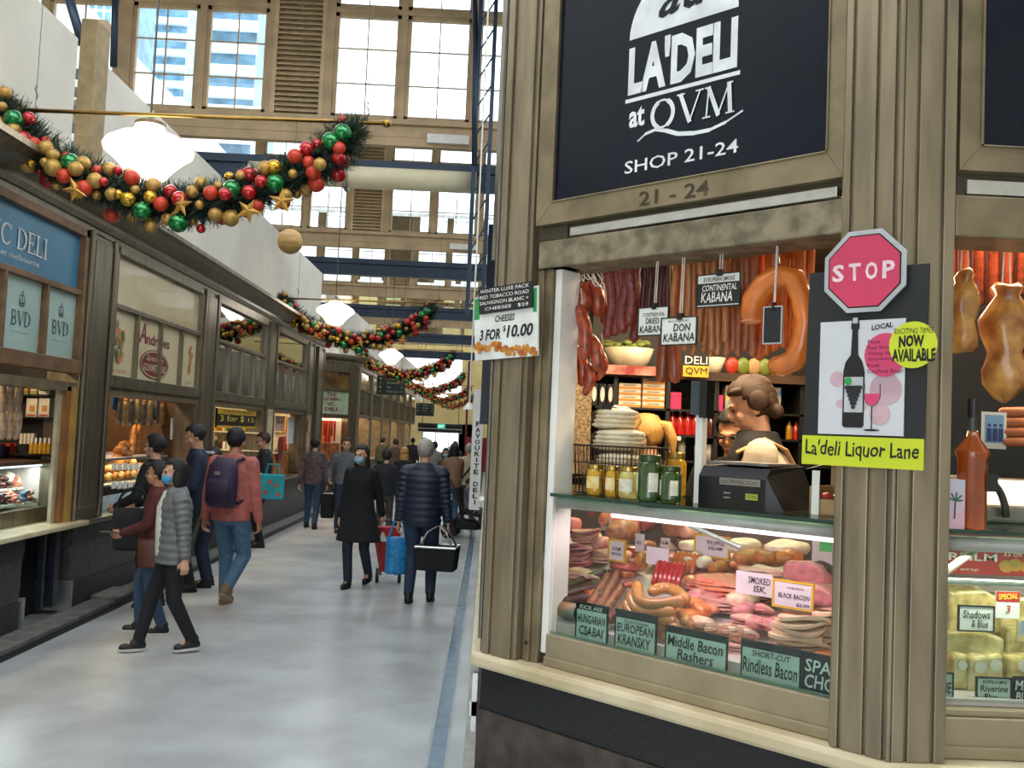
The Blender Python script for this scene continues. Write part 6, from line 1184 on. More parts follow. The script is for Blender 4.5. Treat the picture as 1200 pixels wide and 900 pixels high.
for k in range(2):
    A, B = at_x(153+k*6, 536, -4.35), at_x(158+k*5, 500, -4.4); b = MB(); b.saus([(B-A)*(i/5-.5) for i in range(6)], [.035, .045, .045, .045, .04, .03], 10); tag(b.build('baguette', BRD, None, tuple((A+B)/2), smooth=True), f'{("left", "right")[k]} of the two upright baguettes behind the loaves', 'bread', 'upright baguettes')
for k in range(17):
    x = 141+k*3.6; y, z = xq(x, 493+k % 3*3, -4.25); T = lth('hanging_packet', f'hanging grey and cream packet, {ORD[k]} from the left under the bakery lintel', 'packet', y, -4.25-.03*(k % 2), z, 'hanging packets'); b = MB(); b.prism([(-.04, .0), (.04, 0), (.045, .12), (.036, .27), (.0, .29), (-.036, .27), (-.045, .12)], 0, .04); b.build('packet', [GRYB, GRYB, mat('cream_packet', '#c9b489', .5, 0, (14, .2)), GRYB][k % 4], T, bevel=.01); b = MB(); b.tube([(0, .02, .28), (0, .02, .40)], .004, 5); b.ell((0, .02, .3), (.03, .02, .018), 8); b.build('hook', mat('orange_band', '#d98a25'), T)
rl2 = lth('hanging_rail', 'rail under the bakery lintel carrying the grey packets', 'rail', 9.5, -4.26, 0); zz = xq(160, 462, -4.25)[1]+.05; b = MB(); b.tube([(0, 0, zz), (2.8, 0, zz)], .01, 6); b.build('rod', ALU, rl2)
for k, (a, c, d_, e) in enumerate([(200, 490, 217, 515), (180, 510, 188, 530), (193, 508, 202, 528)]): lbox('bakery_notice', ['large white handwritten notice beside the bakery window post', 'narrow white price list hanging behind the bakery case', 'small white card right of the narrow bakery price list'][k], 'notice', a, c, d_, e, -4.05-.2*(k > 0), CARD, dep=.01, txt=[('FRESH', .15, .85, .75, .88), ('OUR', .3, .7, .55, .66), ('DAILY', .2, .8, .33, .45), ('BREAD', .2, .8, .12, .24)] if k == 0 else [])
for k in range(7): lbox('price_ticket', f'white price ticket along the top of the bakery case, {ORD[k]} from the left', 'ticket', 131+k*6.5, 543+k % 2, 136+k*6.5, 551, -3.97, CARD, dep=.006, group='bakery tickets')
for k in range(6): lbox('price_ticket', f'white price ticket along the lower bakery case shelf, {ORD[k]} from the left', 'ticket', 131+k*6.5, 565, 136+k*6.5, 573, -3.97, CARD, dep=.006, group='lower bakery tickets')
b = MB(); b.bb(0, .12, 0, .02, 0, .28); y, z = xq(132, 480, -4.3); tag(b.build('blue_cloth', mat('blue_cloth', '#1d5d93', .7), None, (-4.3, y, z), R90), 'blue cloth hanging at the left of the bakery opening', 'cloth')
b = MB(); b.bb(9.5, 11.6, .95, 1.2, 1.55, 1.58); b.bb(9.5, 11.6, .95, 1.2, 1.25, 1.28); o = b.build('bakery_shelf', mat('red_brown_shelf', '#6d2b1a', .5), None, (XL, 0, 0), R90); tag(o, 'red-brown timber shelf on the back wall of the bakery', 'shelf')
for k in range(14):
    y = 9.6+k*.14; b = MB(); b.ell((0, 0, .05), (.06, .06, .05), 9); tag(b.build('bread_bun', [BAG, BRD][k % 2], None, (XL-1.06, y, 1.28+.30*(k % 2)+.0), R90, smooth=True), f'bun on the red-brown bakery shelf, {ORD[k]} from the left', 'bread', 'shelf buns')
for k in range(13):
    y = 9.66+k*.18; b = MB(); b.ell((0, 0, .045), (.075, .06, .045), 10); tag(b.build('bread_roll', [BRD, BAG][(k+1) % 2], None, (-4.2, y, .835+.352), R90, smooth=True), f'round roll piled behind the bakery tickets, {ORD[k]} from the left', 'bread', 'piled bakery rolls')
    b = MB(); b.ell((0, 0, .06), (.08, .07, .06), 10); tag(b.build('bread_roll', BRD, None, (-4.12, y, .835+.022), R90, smooth=True), f'bread loaf on the bottom of the bakery case, {ORD[k]} from the left', 'bread', 'bottom shelf loaves')
# shop 3 : yellow 3 for $12 sign, bottles
T = lbox('offer_sign', 'black and yellow sign reading 3 for $12 above the bottle shop opening', 'sign', 254, 478, 299, 501, -3.80, mat('sign_black', '#17150f', .4), dep=.03, band=(.72, 1, mat('board_yellow', '#d5a92a')), txt=[('3 for $', .06, .66, .3, .66), ('12', .78, .94, .36, .6)], tm=mat('sign_yellow_text', '#e8cf4a', .5)); W3 = xq(299, 500, -3.8)[0]-xq(254, 500, -3.8)[0]; text('CHOOSE FROM', W3*.12, W3*.9, .215, .255, INK, T, y=-.005); b = MB(); b.bb(0, W3, -.003, 0, 0, .03); b.build('yellow_foot', mat('board_yellow', '#d5a92a'), T)
Y3S = 16.0
sh3 = thing('shop_shelving', 'pale shelving on the end wall behind the 3 for $12 sign', 'shelving', (0, Y3S, 0)); b = MB(); xa, xb = at_y(248, 520, Y3S).x, at_y(316, 520, Y3S).x
for py_ in (506, 527, 549): z = at_y(280, py_, Y3S).z; b.bb(xa, xb, -.08, .12, z-.02, z)
b.bb(xa, xb, .12, .14, .8, 2.05); b.build('shelf_frame', mat('cream_shelf', '#c9bb98', .5), sh3)
for r_, py_ in enumerate((506, 527, 549)):
    for k in range(12):
        p = at_y(252+k*5, py_-.5, Y3S); z = at_y(280, py_, Y3S).z; hh = rn.uniform(.14, .21); T = thing('shelf_bottle', f'small bottle or jar, {ORD[k]} from the left on the {["upper", "middle", "lower"][r_]} pale shelf', 'bottle', (p.x, Y3S+.02, z), 0, 'bottles on the pale shelves'); b = MB(); b.lathe([(.026, 0), (.029, .01), (.029, hh*.6), (.011, hh*.8)], n=10); b.build('bottle_body', [JY, CRB, JG, REDB, CRB, mat('dark_sauce', '#4a1a14'), JC][(k*3+r_*2) % 7], T, smooth=True); b = MB(); b.lathe([(.013, hh*.78), (.013, hh)], n=8); b.build('cap', [WHITE, GOLD, BLACK][k % 3], T)
Y4S = 19.55
for r_ in range(3):
    for k in range(8):
        p = at_y(321+k*5, (507, 527, 547)[r_], Y4S); w_ = 4*Y4S/FPX; hh = rn.uniform(13, 17)*Y4S/FPX; T = thing('hanging_pack', f'{["pinkish", "white", "orange", "red"][(k+r_) % 4]} pack on the end wall of the fourth shop, {ORD[k]} from left, {ORD[r_]} row', 'packet', tuple(p), 0, 'packs in the fourth shop'); b = MB(); b.bb(0, w_, 0, .05, 0, hh); b.build('pack_body', [mat('pinkish_pack_and_lit_paper', '#d9b0a0'), CRB, ORB, mat('red_snack', '#a8321f')][(k+r_) % 4], T, bevel=.008); b = MB(); b.tube([(w_/2, .025, hh), (w_/2, .025, hh+.05)], .006, 5); b.build('hook', ALU, T)
b = MB(); xa, xb = at_y(319, 520, Y4S).x, at_y(362, 520, Y4S).x; b.bb(xa, xb, .05, .08, .85, 2.02); o = b.build('display_board', mat('cream_shelf', '#c9bb98'), None, (0, Y4S, 0)); tag(o, 'pale display board carrying packs on the end wall of the fourth shop', 'board')
cn3 = lth('shop_counter', 'lit counter of jars and pastries below the 3 for $12 sign', 'counter', 13.05, -4.0, .835); b = MB(); b.bb(0, 2.8, 0, .5, 0, .3); b.build('counter_body', mat('lit_counter', '#b58a52', .5, 0, (5, .4), col2='#6a4526'), cn3); b = MB(); b.bb(0, 2.8, -.01, .5, .3, .32); b.build('counter_top', ALU, cn3)
# shop 4 : bright notices
for k, (a, c, d_, e) in enumerate([(322, 487, 333, 505), (326, 512, 331, 540), (336, 489, 345, 520), (346, 494, 353, 530)]): lbox('shop_notice', ['pink-lit square notice in the fourth shop opening', 'small dark notice below the pink-lit one', 'cream notice in the middle of the fourth shop opening', 'tall narrow white banner at the far side of the fourth shop'][k], 'notice', a, c, d_, e, -3.95, [mat('pinkish_pack_and_lit_paper', '#d9b0a0', .6), MAR, CARD, CARD][k], dep=.01, txt=[('SALE', .2, .8, .5, .7)] if k in (0, 3) else [])  # pink light on the first notice is put into its paper colour
cn4 = lth('shop_counter', 'amber-lit counter in the fourth shop opening', 'counter', 16.7, -4.0, .835); b = MB(); b.bb(0, 2.6, 0, .5, 0, .4); b.build('counter_body', mat('amber_counter', '#c2803c', .5, 0, (6, .4), col2='#7a3b20'), cn4); b = MB(); b.bb(0, 2.6, -.01, .5, .4, .42); b.build('counter_top', ALU, cn4)
for k in range(10):
    y = 16.8+k*.25; b = MB(); b.saus([(0, 0, .42*i/4) for i in range(5)], .04, 8); tag(b.build('hanging_sausage', [CHOR, DRY, CSAB][k % 3], None, (-4.4, y, 1.55), R90, smooth=True), f'dark red sausage hanging in the fourth shop, {ORD[k]} from the left', 'sausage', 'sausages in the fourth shop')
# ================================================================== PEOPLE
SKIN = mat('skin_light', '#c99a7c', .5, 0, (12, .06), sss=.05); SKIN2 = mat('skin_tan', '#b98563', .5, 0, (12, .06), sss=.05)
HAIRB = mat('black_hair', '#14100d', .65, 0, (60, .3), stretch=(6, 6, 1)); HAIRN = mat('brown_hair', '#38210f', .65, 0, (50, .3), stretch=(6, 6, 1)); HAIRG = mat('grey_hair', '#a39c92', .5, 0, (50, .2), stretch=(6, 6, 1)); HAIRBL = mat('blonde_hair', '#b98d4a', .5, 0, (50, .25), stretch=(6, 6, 1))
EYEM = mat('eye_dark', '#1a1210', .3); LIP = mat('lip', '#a65b50', .5); SOLE = mat('pale_sole', '#cfccc5', .6); MASK = mat('pale_blue_mask', '#8fb9c9', .6); MASKB = mat('blue_mask', '#4fa6cf', .6)
def remesh(o, v, sm=2):
    m = o.modifiers.new('remesh', 'REMESH'); m.mode = 'VOXEL'; m.voxel_size = v; m.use_smooth_shade = True
    s_ = o.modifiers.new('smooth', 'SMOOTH'); s_.factor = .5; s_.iterations = sm; return o
def ik(a, t, l1, l2, pole):
    d = t-a; L = min(d.length, (l1+l2)*.999); d = d.normalized() if d.length > 1e-6 else Vector((0, 0, -1)); t = a+d*L
    c = (l1*l1-l2*l2+L*L)/(2*L); h = sqrt(max(l1*l1-c*c, 0)); p = pole-d*pole.dot(d); p = p.normalized() if p.length > 1e-6 else d.orthogonal().normalized()
    return a+d*c+p*h, t
def person(label, loc, rz, h=1.7, feet=((.10, 0), (-.10, 0)), lift=(0, 0), hands=((.26, -.02, .80), (-.26, -.02, .80)), lean=0, head=(0, 0), g=1.0, female=False, skin=None, top=None, topb=.88, sleeve=1.0, flare=0, quilt=0, pants=None, shoe=None, sole=None, hair='short', hairm=None, vox=.011, elbow=((.3, .6, -.4), (-.3, .6, -.4)), belly=0, legs=True, curl=.6, finger=True):
    """figure facing local -y, origin on the floor between the feet"""
    s = h/1.74; T = thing('person', label, 'person', tuple(loc), rz); skin = skin or SKIN; V = Vector
    hip = .93*s; ly = -lean; sw = (.150 if female else .170)*s*g
    nb = V((0, ly, 1.475*s)); hc = nb+V((0, -.035*s-.25*lean*0, .135*s)); shz = 1.395*s
    yaw, pit = head; HM = Matrix.Rotation(yaw, 3, 'Z') @ Matrix.Rotation(pit, 3, 'X')
    def hp(x, y, z): return hc+HM @ (V((x, y, z))*s)
    # ---- body
    b = MB(); HR = lambda c, r: b.ell(hp(*c), tuple(q*s for q in r), 16, M=HM)
    HR((0, .012, .035), (.074, .092, .082)); HR((0, -.022, -.035), (.058, .068, .082)); HR((0, -.045, -.085), (.034, .034, .026)); HR((0, -.096, -.022), (.012, .017, .022)); HR((0, -.088, .004), (.010, .014, .03))
    HR((0, -.078, .022), (.045, .02, .012)); HR((0, -.084, -.062), (.024, .012, .010))
    for sx in (-1, 1): HR((sx*.074, .008, -.015), (.012, .022, .034)); HR((sx*.036, -.062, -.03), (.024, .022, .022))
    b.cap(nb+V((0, .012*s, -.07*s)), hc+HM @ V((0, .012, -.06))*s, .056*s, .050*s, 12)
    b.cap(V((0, ly*.5, 1.15*s)), V((0, ly, 1.36*s)), .10*s, .10*s); b.cap(V((0, 0, hip)), V((0, ly*.5, 1.15*s)), .11*s, .10*s)
    J = {}
    for i, sx in enumerate((1, -1)):
        sh = V((sx*sw, ly, shz)); wr = V((hands[i][0]*s, hands[i][1]*s, hands[i][2]*s)); el, wr = ik(sh, wr, .295*s, .255*s, V(elbow[i])); J['a', i] = (sh, el, wr)
        b.cap(V((0, ly, shz-.02*s)), sh, .06*s, .05*s); b.cap(sh, el, .045*s, .038*s); b.cap(el, wr, .038*s, .027*s)
        dv = (wr-el).normalized(); fw = V((0, -1, 0)); fw = (fw-dv*fw.dot(dv)); fw = fw.normalized() if fw.length > .1 else V((sx, 0, 0)); lat = dv.cross(fw).normalized()
        pc = wr+dv*.045*s; 
        for q in (-1, -.33, .33, 1): b.cap(wr+dv*.015*s+fw*q*.016*s, wr+dv*.085*s+fw*q*.028*s, .015*s, .013*s, 8)
        inn = lat*(1 if lat.x*sx < 0 else -1)
        if finger:
            for q, L in ((-1.05, .060), (-.35, .072), (.35, .078), (1.05, .070)):
                k0 = wr+dv*.088*s+fw*q*.027*s; d2 = (dv*cos(curl)+inn*sin(curl)).normalized(); d3 = (dv*cos(curl*2.1)+inn*sin(curl*2.1)).normalized(); k1 = k0+d2*L*.5*s; k2 = k1+d3*L*.5*s
                b.cap(k0, k1, .0098*s, .009*s, 8); b.cap(k1, k2, .009*s, .008*s, 8)
            t0 = wr+dv*.03*s+fw*.024*s; t1 = t0+(fw*.8+dv*.6+inn*.4).normalized()*.04*s; b.cap(t0, t1, .013*s, .011*s, 8); b.cap(t1, t1+(dv+inn*.5).normalized()*.032*s, .011*s, .009*s, 8)
        hj = V((sx*.088*s, 0, hip-.02*s)); an = V((feet[i][0]*s, feet[i][1]*s, (.085+lift[i])*s)); kn, an = ik(hj, an, .43*s, .42*s, V((sx*.05, -1, 0))); J['l', i] = (hj, kn, an)
        if legs: b.cap(hj, kn, .07*s, .05*s); b.cap(kn, an, .05*s, .034*s); b.cap(an, an+V((0, -.09*s, -.04*s)), .034*s, .028*s)
    bd = b.build('body', skin, T); remesh(bd, min(vox*.7, .008) if finger else vox, 2)
    # ---- face
    for sx in (-1, 1): e_ = MB(); e_.ell(hp(sx*.03, -.083, .002), tuple(q*s for q in (.013, .006, .007)), 10, M=HM); e_.build('eye', EYEM, T); e_ = MB(); e_.ell(hp(sx*.031, -.088, .024), tuple(q*s for q in (.019, .006, .004)), 8, M=HM); e_.build('eyebrow', hairm or HAIRB, T)
    e_ = MB(); e_.ell(hp(0, -.094, -.062), tuple(q*s for q in (.022, .006, .006)), 10, M=HM); e_.build('mouth', LIP, T)
    # ---- trousers
    if legs and pants:
        b = MB(); hw = (.165 if female else .158)*s*g; b.loft([(0, 0, hip-.13*s, hw*.8, .10*s*g), (0, 0, hip-.03*s, hw*1.02, .118*s*g), (0, .0, hip+.06*s, hw, .115*s*g), (0, ly*.2, hip+.13*s, hw*.92, .108*s*g)])
        for i in (0, 1): hj, kn, an = J['l', i]; b.cap(hj, kn, .092*s*g, .064*s*g, 14); b.cap(kn, an+(kn-an).normalized()*.01, .064*s*g, .054*s, 14)
        remesh(b.build('trousers', pants, T), vox, 3)
    if legs and shoe:
        for i in (0, 1):
            kn, an = J['l', i][1:]; sh_ = (an-kn).normalized(); pt = .55*lift[i]/.15 if lift[i] else 0; M_ = Matrix.Rotation(pt, 3, 'X'); f_ = lambda x, y, z: an+M_ @ V((x, y, z))*s
            b = MB(); b.cap(f_(0, .03, -.04), f_(0, -.13, -.052), .042*s, .036*s, 12); b.cap(f_(0, .01, .012), f_(0, -.04, -.03), .050*s, .046*s, 12); so = b.build('shoe', shoe, T); remesh(so, .009, 2)
            b = MB(); b.loft([(0, 0, 0, .044, .125), (0, 0, .022, .046, .128)], 18); b.v = [tuple(f_(x, y-.05, z-.085)) for x, y, z in b.v]; b.build('sole', sole or shoe, so)
    # ---- top garment
    if top:
        b = MB(); n = 16 if not quilt else 60; rows = []; cb = topb*s
        for k in range(n+1):
            z = cb+(1.485*s-cb)*k/n; zz = z/s
            if zz < 1.05: wv, dp = .172+(.006 if female else 0), .130
            elif zz < 1.32: u = (zz-1.05)/.27; wv, dp = .170+.008*u-(.014*sin(pi*u) if female else .004*sin(pi*u)), .128
            else: u = (zz-1.32)/.165; wv, dp = .178-.105*u**1.3, .128-.052*u
            wv *= g; dp *= g; fl_ = flare*max(0, (1.0-zz)); wv += fl_; dp += fl_*.8
            if quilt: q_ = 1+quilt*1.3*abs(sin(z/s*pi/.07)); wv *= q_; dp *= q_
            y_ = ly*max(0, min(1, (zz-.93)/.5)); rows.append((0, y_-belly*(max(0, 1-abs(zz-1.05)/.22))*.5, z, wv*s, (dp+belly*max(0, 1-abs(zz-1.05)/.22)*.5)*s))
        b.loft(rows, 24)
        for i in (0, 1):
            sx_ = (1, -1)[i]; sh, el, wr = J['a', i]; en = el.lerp(wr, sleeve) if sleeve <= 1 else wr; b.cap(V((sx_*.02*s, ly+.01*s, 1.43*s)), sh+V((0, 0, -.012*s)), .058*s, .062*s*g, 12)
            def arm(a, c, ra, rb):
                m_ = 5 if quilt else 1
                for j in range(m_): p_, q = a.lerp(c, j/m_), a.lerp(c, (j+1)/m_); b.cap(p_, q, (ra+(rb-ra)*j/m_)*(1+quilt*.8), (ra+(rb-ra)*(j+1)/m_)*(1+quilt*.8), 12) if not quilt else b.ell((p_+q)/2, ((ra+(rb-ra)*j/m_)*1.10,)*2+((p_-q).length*.80,), 12, M=(q-p_).to_track_quat('Z', 'Y').to_matrix())
            arm(sh, el, .066*s*g, .055*s*g)
            if sleeve > .05: arm(el, en.lerp(el, .04), .055*s*g, .045*s)
        t_ = b.build('jacket' if quilt else 'top', top, T); remesh(t_, vox if not quilt else min(vox, .008), 3 if not quilt else 1)
    # ---- hair
    hm = hairm or HAIRB
    if hair != 'none':
        b = MB(); n, m = 28, 18; R_ = (.083, .103, .098); vs = []; low = {'short': -.055, 'buzz': -.05, 'bob': -.10, 'long': -.10, 'bun': -.06, 'pony': -.06, 'bald': -.05, 'wavy': -.09}[hair]
        for k in range(m+1):
            th = pi*k/m
            for j in range(n):
                a = 2*pi*j/n; x, y, z = R_[0]*sin(th)*cos(a), .016+R_[1]*sin(th)*sin(a), .032+R_[2]*cos(th); vs.append((x, y, z))
        def keep(v):
            x, y, z = v
            if hair == 'bald': return z > low and z < .06 and y > .02
            if y < -.03: return z > .068
            if y < .02: return z > (.045 if y < -.01 else -.01) if hair in ('short', 'buzz', 'bun', 'pony') else z > (.03 if y < -.01 else -.09)
            return z > low
        fs = []
        for k in range(m):
            for j in range(n):
                f_ = (k*n+j, (k+1)*n+j, (k+1)*n+(j+1) % n, k*n+(j+1) % n)
                if all(keep(vs[q]) for q in f_): fs.append(f_)
        rn_ = random.Random(len(label)); vs = [tuple(hp(x*(1+.03*sin(x*90+z*60)), y*(1+.03*sin(z*80)), z+.004*sin(x*120+y*90))) for x, y, z in vs]
        b.add(vs, fs); ho = b.build('hair', hm, T, smooth=True); so_ = ho.modifiers.new('thick', 'SOLIDIFY'); so_.thickness = .016*s; so_.offset = 0
        if hair in ('bob', 'long'):
            b = MB(); dz = -.10 if hair == 'bob' else -.24
            b.ell(hp(0, .06, .03+dz*.55), tuple(q*s for q in (.088, .055, .10-dz*.38)), 18, M=HM)
            for sx in (-1, 1): b.ell(hp(sx*.073, .02, dz*.5), tuple(q*s for q in (.026, .055, .075-dz*.32)), 14, M=HM)
            remesh(b.build('hair_lengths', hm, T), .010, 3)
        if hair == 'wavy':
            b = MB(); E_ = lambda c, r: b.ell(hp(*c), tuple(q*s for q in r), 14, M=HM)
            E_((0, .03, .060), (.083, .096, .068)); E_((0, .075, .0), (.078, .05, .085)); E_((.035, -.035, .080), (.042, .045, .022)); E_((-.035, -.035, .080), (.042, .045, .022))
            for q in (-1, 1): E_((q*.078, .03, .01), (.022, .05, .05)); E_((q*.05, .095, -.06), (.03, .03, .035))
            remesh(b.build('hair_lengths', hm, T), .007, 2)
        if hair == 'bun': b = MB(); b.ell(hp(0, .11, .06), (.045*s, .04*s, .04*s), 14); b.build('hair_bun', hm, T, smooth=True)
        if hair == 'pony': b = MB(); b.saus([hp(0, .10, .05), hp(0, .145, .03), hp(0, .155, -.05), hp(0, .14, -.13)], [.028*s, .035*s, .03*s, .012*s], 12); b.build('ponytail', hm, T, smooth=True)
    T['s_'] = s; J['head'] = hp; J['HM'] = HM; J['s'] = s; J['T'] = T; J['ly'] = ly; del T['s_']
    return J
def mask(J, m):
    b = MB(); b.ell(J['head'](0, -.055, -.052), tuple(q*J['s'] for q in (.063, .056, .052)), 16, M=J['HM']); o = b.build('face_mask', m, J['T'], smooth=True)
    for sx in (-1, 1): e_ = MB(); e_.tube([J['head'](sx*.055, -.07, -.03), J['head'](sx*.078, -.01, -.005)], .002, 5); e_.build('ear_loop', m, o)
def glasses(J):
    b = MB()
    for sx in (-1, 1): b.tube([J['head'](sx*.034+.022*cos(a*.524), -.100, .0+.018*sin(a*.524)) for a in range(13)], .0018, 5, caps=False); b.tube([J['head'](sx*.056, -.098, .004), J['head'](sx*.08, .0, .006)], .0016, 5)
    b.tube([J['head'](-.012, -.101, .003), J['head'](.012, -.101, .003)], .0018, 5); b.build('glasses', BLACK, J['T'])
def cap_hat(J, m, vis=True):
    b = MB(); vs = []; fs = []; n = 20
    for k in range(7):
        th = pi/2*k/6
        for j in range(n): a = 2*pi*j/n; vs.append(J['head'](.09*sin(th)*cos(a), .012+.108*sin(th)*sin(a), .045+.075*cos(th)))
    for k in range(6):
        for j in range(n): fs.append((k*n+j, (k+1)*n+j, (k+1)*n+(j+1) % n, k*n+(j+1) % n))
    b.add(vs, fs); o = b.build('cap', m, J['T'], smooth=True); s_ = o.modifiers.new('thick', 'SOLIDIFY'); s_.thickness = .006
    b = MB(); P_ = [J['head'](.075*cos(a), -.06-.10*sin(a), .05-.02*sin(a)) for a in [pi*i/12 for i in range(13)]]; b.add([tuple(p) for p in P_]+[tuple(p+Vector((0, 0, -.008))) for p in P_], [tuple(range(13)), tuple(range(25, 12, -1))]+[(i, i+13, i+14, i+1) for i in range(12)]); b.build('visor', m, o)
def world(J, v): return Matrix.Translation(J['T'].location) @ Matrix.Rotation(J['T'].rotation_euler.z, 4, 'Z') @ Vector(v)
def foot(px, py): p = at_z(px, py, 0); return Vector((p.x, p.y, 0))
def hgt(px, py, Y): return at_y(px, py, Y).z
DENIM = mat('blue_denim', '#2f4660', .8, 0, (40, .15)); DENIML = mat('washed_denim', '#4a6a84', .8, 0, (40, .15)); BLKC = mat('black_cloth', '#131417', .8, 0, (20, .15)); NVY = mat('navy_cloth', '#17243c', .75, 0, (20, .12)); BLKS = mat('black_shoe', '#141415', .5)
MEN = []
# 1 woman in grey puffer
p0 = foot(196, 764); J = person('woman in grey puffer jacket and blue face mask striding across the left foreground', p0, radians(-62), hgt(218, 545, p0.y)+.05, feet=((.06, .20), (-.10, -.24)), lift=(.02, .0), hands=((.25, .06, .80), (-.24, -.05, .82)), female=True, g=1.08, top=mat('grey_puffer', '#6f716f', .55, 0, (14, .12)), topb=.80, quilt=.05, pants=BLKC, shoe=BLKS, sole=SOLE, hair='bob', vox=.010, head=(.05, .05)); mask(J, MASKB)
s = J['s']; b = MB(); b.loft([(0, -.075, .86*s, .085*s, .07*s), (0, -.085, 1.1*s, .08*s, .07*s), (0, -.09, 1.3*s, .07*s, .065*s), (0, -.055, 1.45*s, .045*s, .05*s)], 18); remesh(b.build('white_shirt', mat('white_shirt', '#d8d2c4', .7, 0, (14, .06)), J['T']), .010, 2)
for k, wd in enumerate(('GOOD', 'DAYS', 'AHEAD')): text(wd, -.05, .05, 1.25-k*.05, 1.285-k*.05, mat('shirt_print', '#a5584a', .7), J['T'], y=-.163*s-.002)
# 2 older woman in maroon, behind
p0 = foot(176, 742); J = person('older woman in maroon cardigan and jeans looking left with a phone in her hand', p0, radians(-78), hgt(196, 545, p0.y)+.03, feet=((.08, .12), (-.09, -.12)), hands=((.16, -.30, 1.02), (-.16, -.30, 1.0)), female=True, g=1.05, skin=SKIN2, top=mat('maroon_cardigan', '#54201f', .8, 0, (20, .15)), topb=.82, pants=DENIM, shoe=BLKS, sole=SOLE, hair='short', hairm=HAIRB, vox=.011, head=(-.05, 0))
pp = world(J, J['a', 0][2]); T = thing('phone', 'dark phone held by the woman in the maroon cardigan', 'phone', tuple(pp+Vector((-.10, 0, .0))), radians(-78)); b = MB(); b.bb(-.035, .035, -.08, .08, 0, .01); b.build('phone_body', BLACK, T, bevel=.003)
def bag(label, loc, w_, h_, d_, m, strap=.35, rz=0, name='shoulder_bag', grp=None, strapm=None, taper=.9):
    T = thing(name, label, 'bag', tuple(loc), rz, grp); b = MB(); b.loft([(0, 0, 0, w_*.46*taper, d_*.45), (0, 0, h_*.1, w_*.5*taper, d_*.5), (0, 0, h_*.8, w_*.5, d_*.45), (0, 0, h_, w_*.46, d_*.3)], 18); b.build('bag_body', m, T, smooth=True)
    b = MB(); b.tube([(w_*.4*cos(a), 0, h_*.92+strap*sin(a)) for a in [pi*i/14 for i in range(15)]], .011, 8); b.build('strap', strapm or m, T); return T
q = at_y(178, 665, p0.y-.12); bag('brown leather shoulder bag at the hip of the woman in maroon', (q.x, q.y, q.z), .26, .24, .12, mat('brown_leather', '#5b3222', .5), .32, radians(12)); q = at_y(156, 645, p0.y+.1); bag('black tote with pale ring print hanging left of the woman in maroon', (q.x-.02, q.y, q.z), .34, .36, .10, BLKC, .2, radians(10), name='tote_bag')
# 3 black jacket man at bakery
Y3 = 9.35; q = at_y(190, 540, Y3); q.x = max(q.x, -3.2); J = person('man in black jacket leaning over at the bakery case, back turned', (q.x, Y3, 0), radians(-100), hgt(195, 514, Y3)+.04, hands=((.2, -.35, 1.0), (-.2, -.35, 1.0)), lean=.06, top=BLKC, topb=.80, pants=BLKC, shoe=BLKS, hair='short', vox=.012)
# 4 navy shirt man profile looking down
Y4 = 10.3; q = at_y(232, 520, Y4); J = person('tall man in navy shirt looking down, behind the woman in grey', (q.x, Y4, 0), radians(-70), hgt(226, 497, Y4), hands=((.2, -.28, 1.05), (-.2, -.28, 1.05)), top=NVY, topb=.84, pants=BLKC, shoe=BLKS, hair='short', vox=.012, head=(0, .35))
# 5 pink hoodie with backpack
p0 = foot(264, 712); J = person('man in pink hoodie and jeans walking away with a purple backpack', p0, radians(168), hgt(279, 501, p0.y), feet=((-.10+.2, -.16), (-.10, .20)), lift=(0, .13), hands=((.27, .0, .84), (-.27, -.05, .84)), g=1.12, top=mat('dusty_pink_hoodie', '#b5655d', .8, 0, (16, .1)), topb=.84, pants=DENIML, shoe=mat('tan_shoe', '#7d6247', .7), sole=mat('tan_sole', '#8f7a5e', .7), hair='short', skin=SKIN2, vox=.011)
s = J['s']; T = thing('backpack', 'purple backpack on the back of the man in pink', 'backpack', tuple(world(J, (0, .20*s, .98*s))), radians(168)); b = MB(); b.loft([(0, 0, .0, .13, .07), (0, .02, .05, .155, .095), (0, .02, .25, .16, .10), (0, 0, .40, .14, .085), (0, -.02, .47, .09, .05)], 24); b.build('pack_body', mat('purple_nylon', '#33223f', .6, 0, (14, .15)), T, smooth=True); b = MB(); b.loft([(0, .09, .05, .12, .04), (0, .10, .22, .12, .04), (0, .08, .28, .10, .03)], 20); b.build('front_pocket', mat('purple_nylon', '#33223f'), T, smooth=True); b = MB(); b.bb(-.03, .03, .118, .122, .33-.02, .345); b.build('patch', mat('patch_grey', '#8a8276', .6), T)
b = MB()
for sx in (-1, 1): b.tube([(sx*.10, -.02, .43), (sx*.13, -.13, .47), (sx*.15, -.30, .36), (sx*.16, -.26, .1), (sx*.14, -.04, .04)], .018, 8)
b.build('strap', mat('purple_nylon', '#33223f'), T)
# 6 white cap
Y6 = 10.6; q = at_y(248, 540, Y6); J = person('person in white cap mostly hidden by the man in pink', (q.x+.03, Y6, 0), radians(-85), hgt(246, 524, Y6), top=BLKC, pants=NVY, shoe=BLKS, hair='short', female=True, vox=.014, hands=((.2, -.2, .9), (-.2, -.2, .9))); cap_hat(J, mat('white_cap', '#d5d0c6', .7))
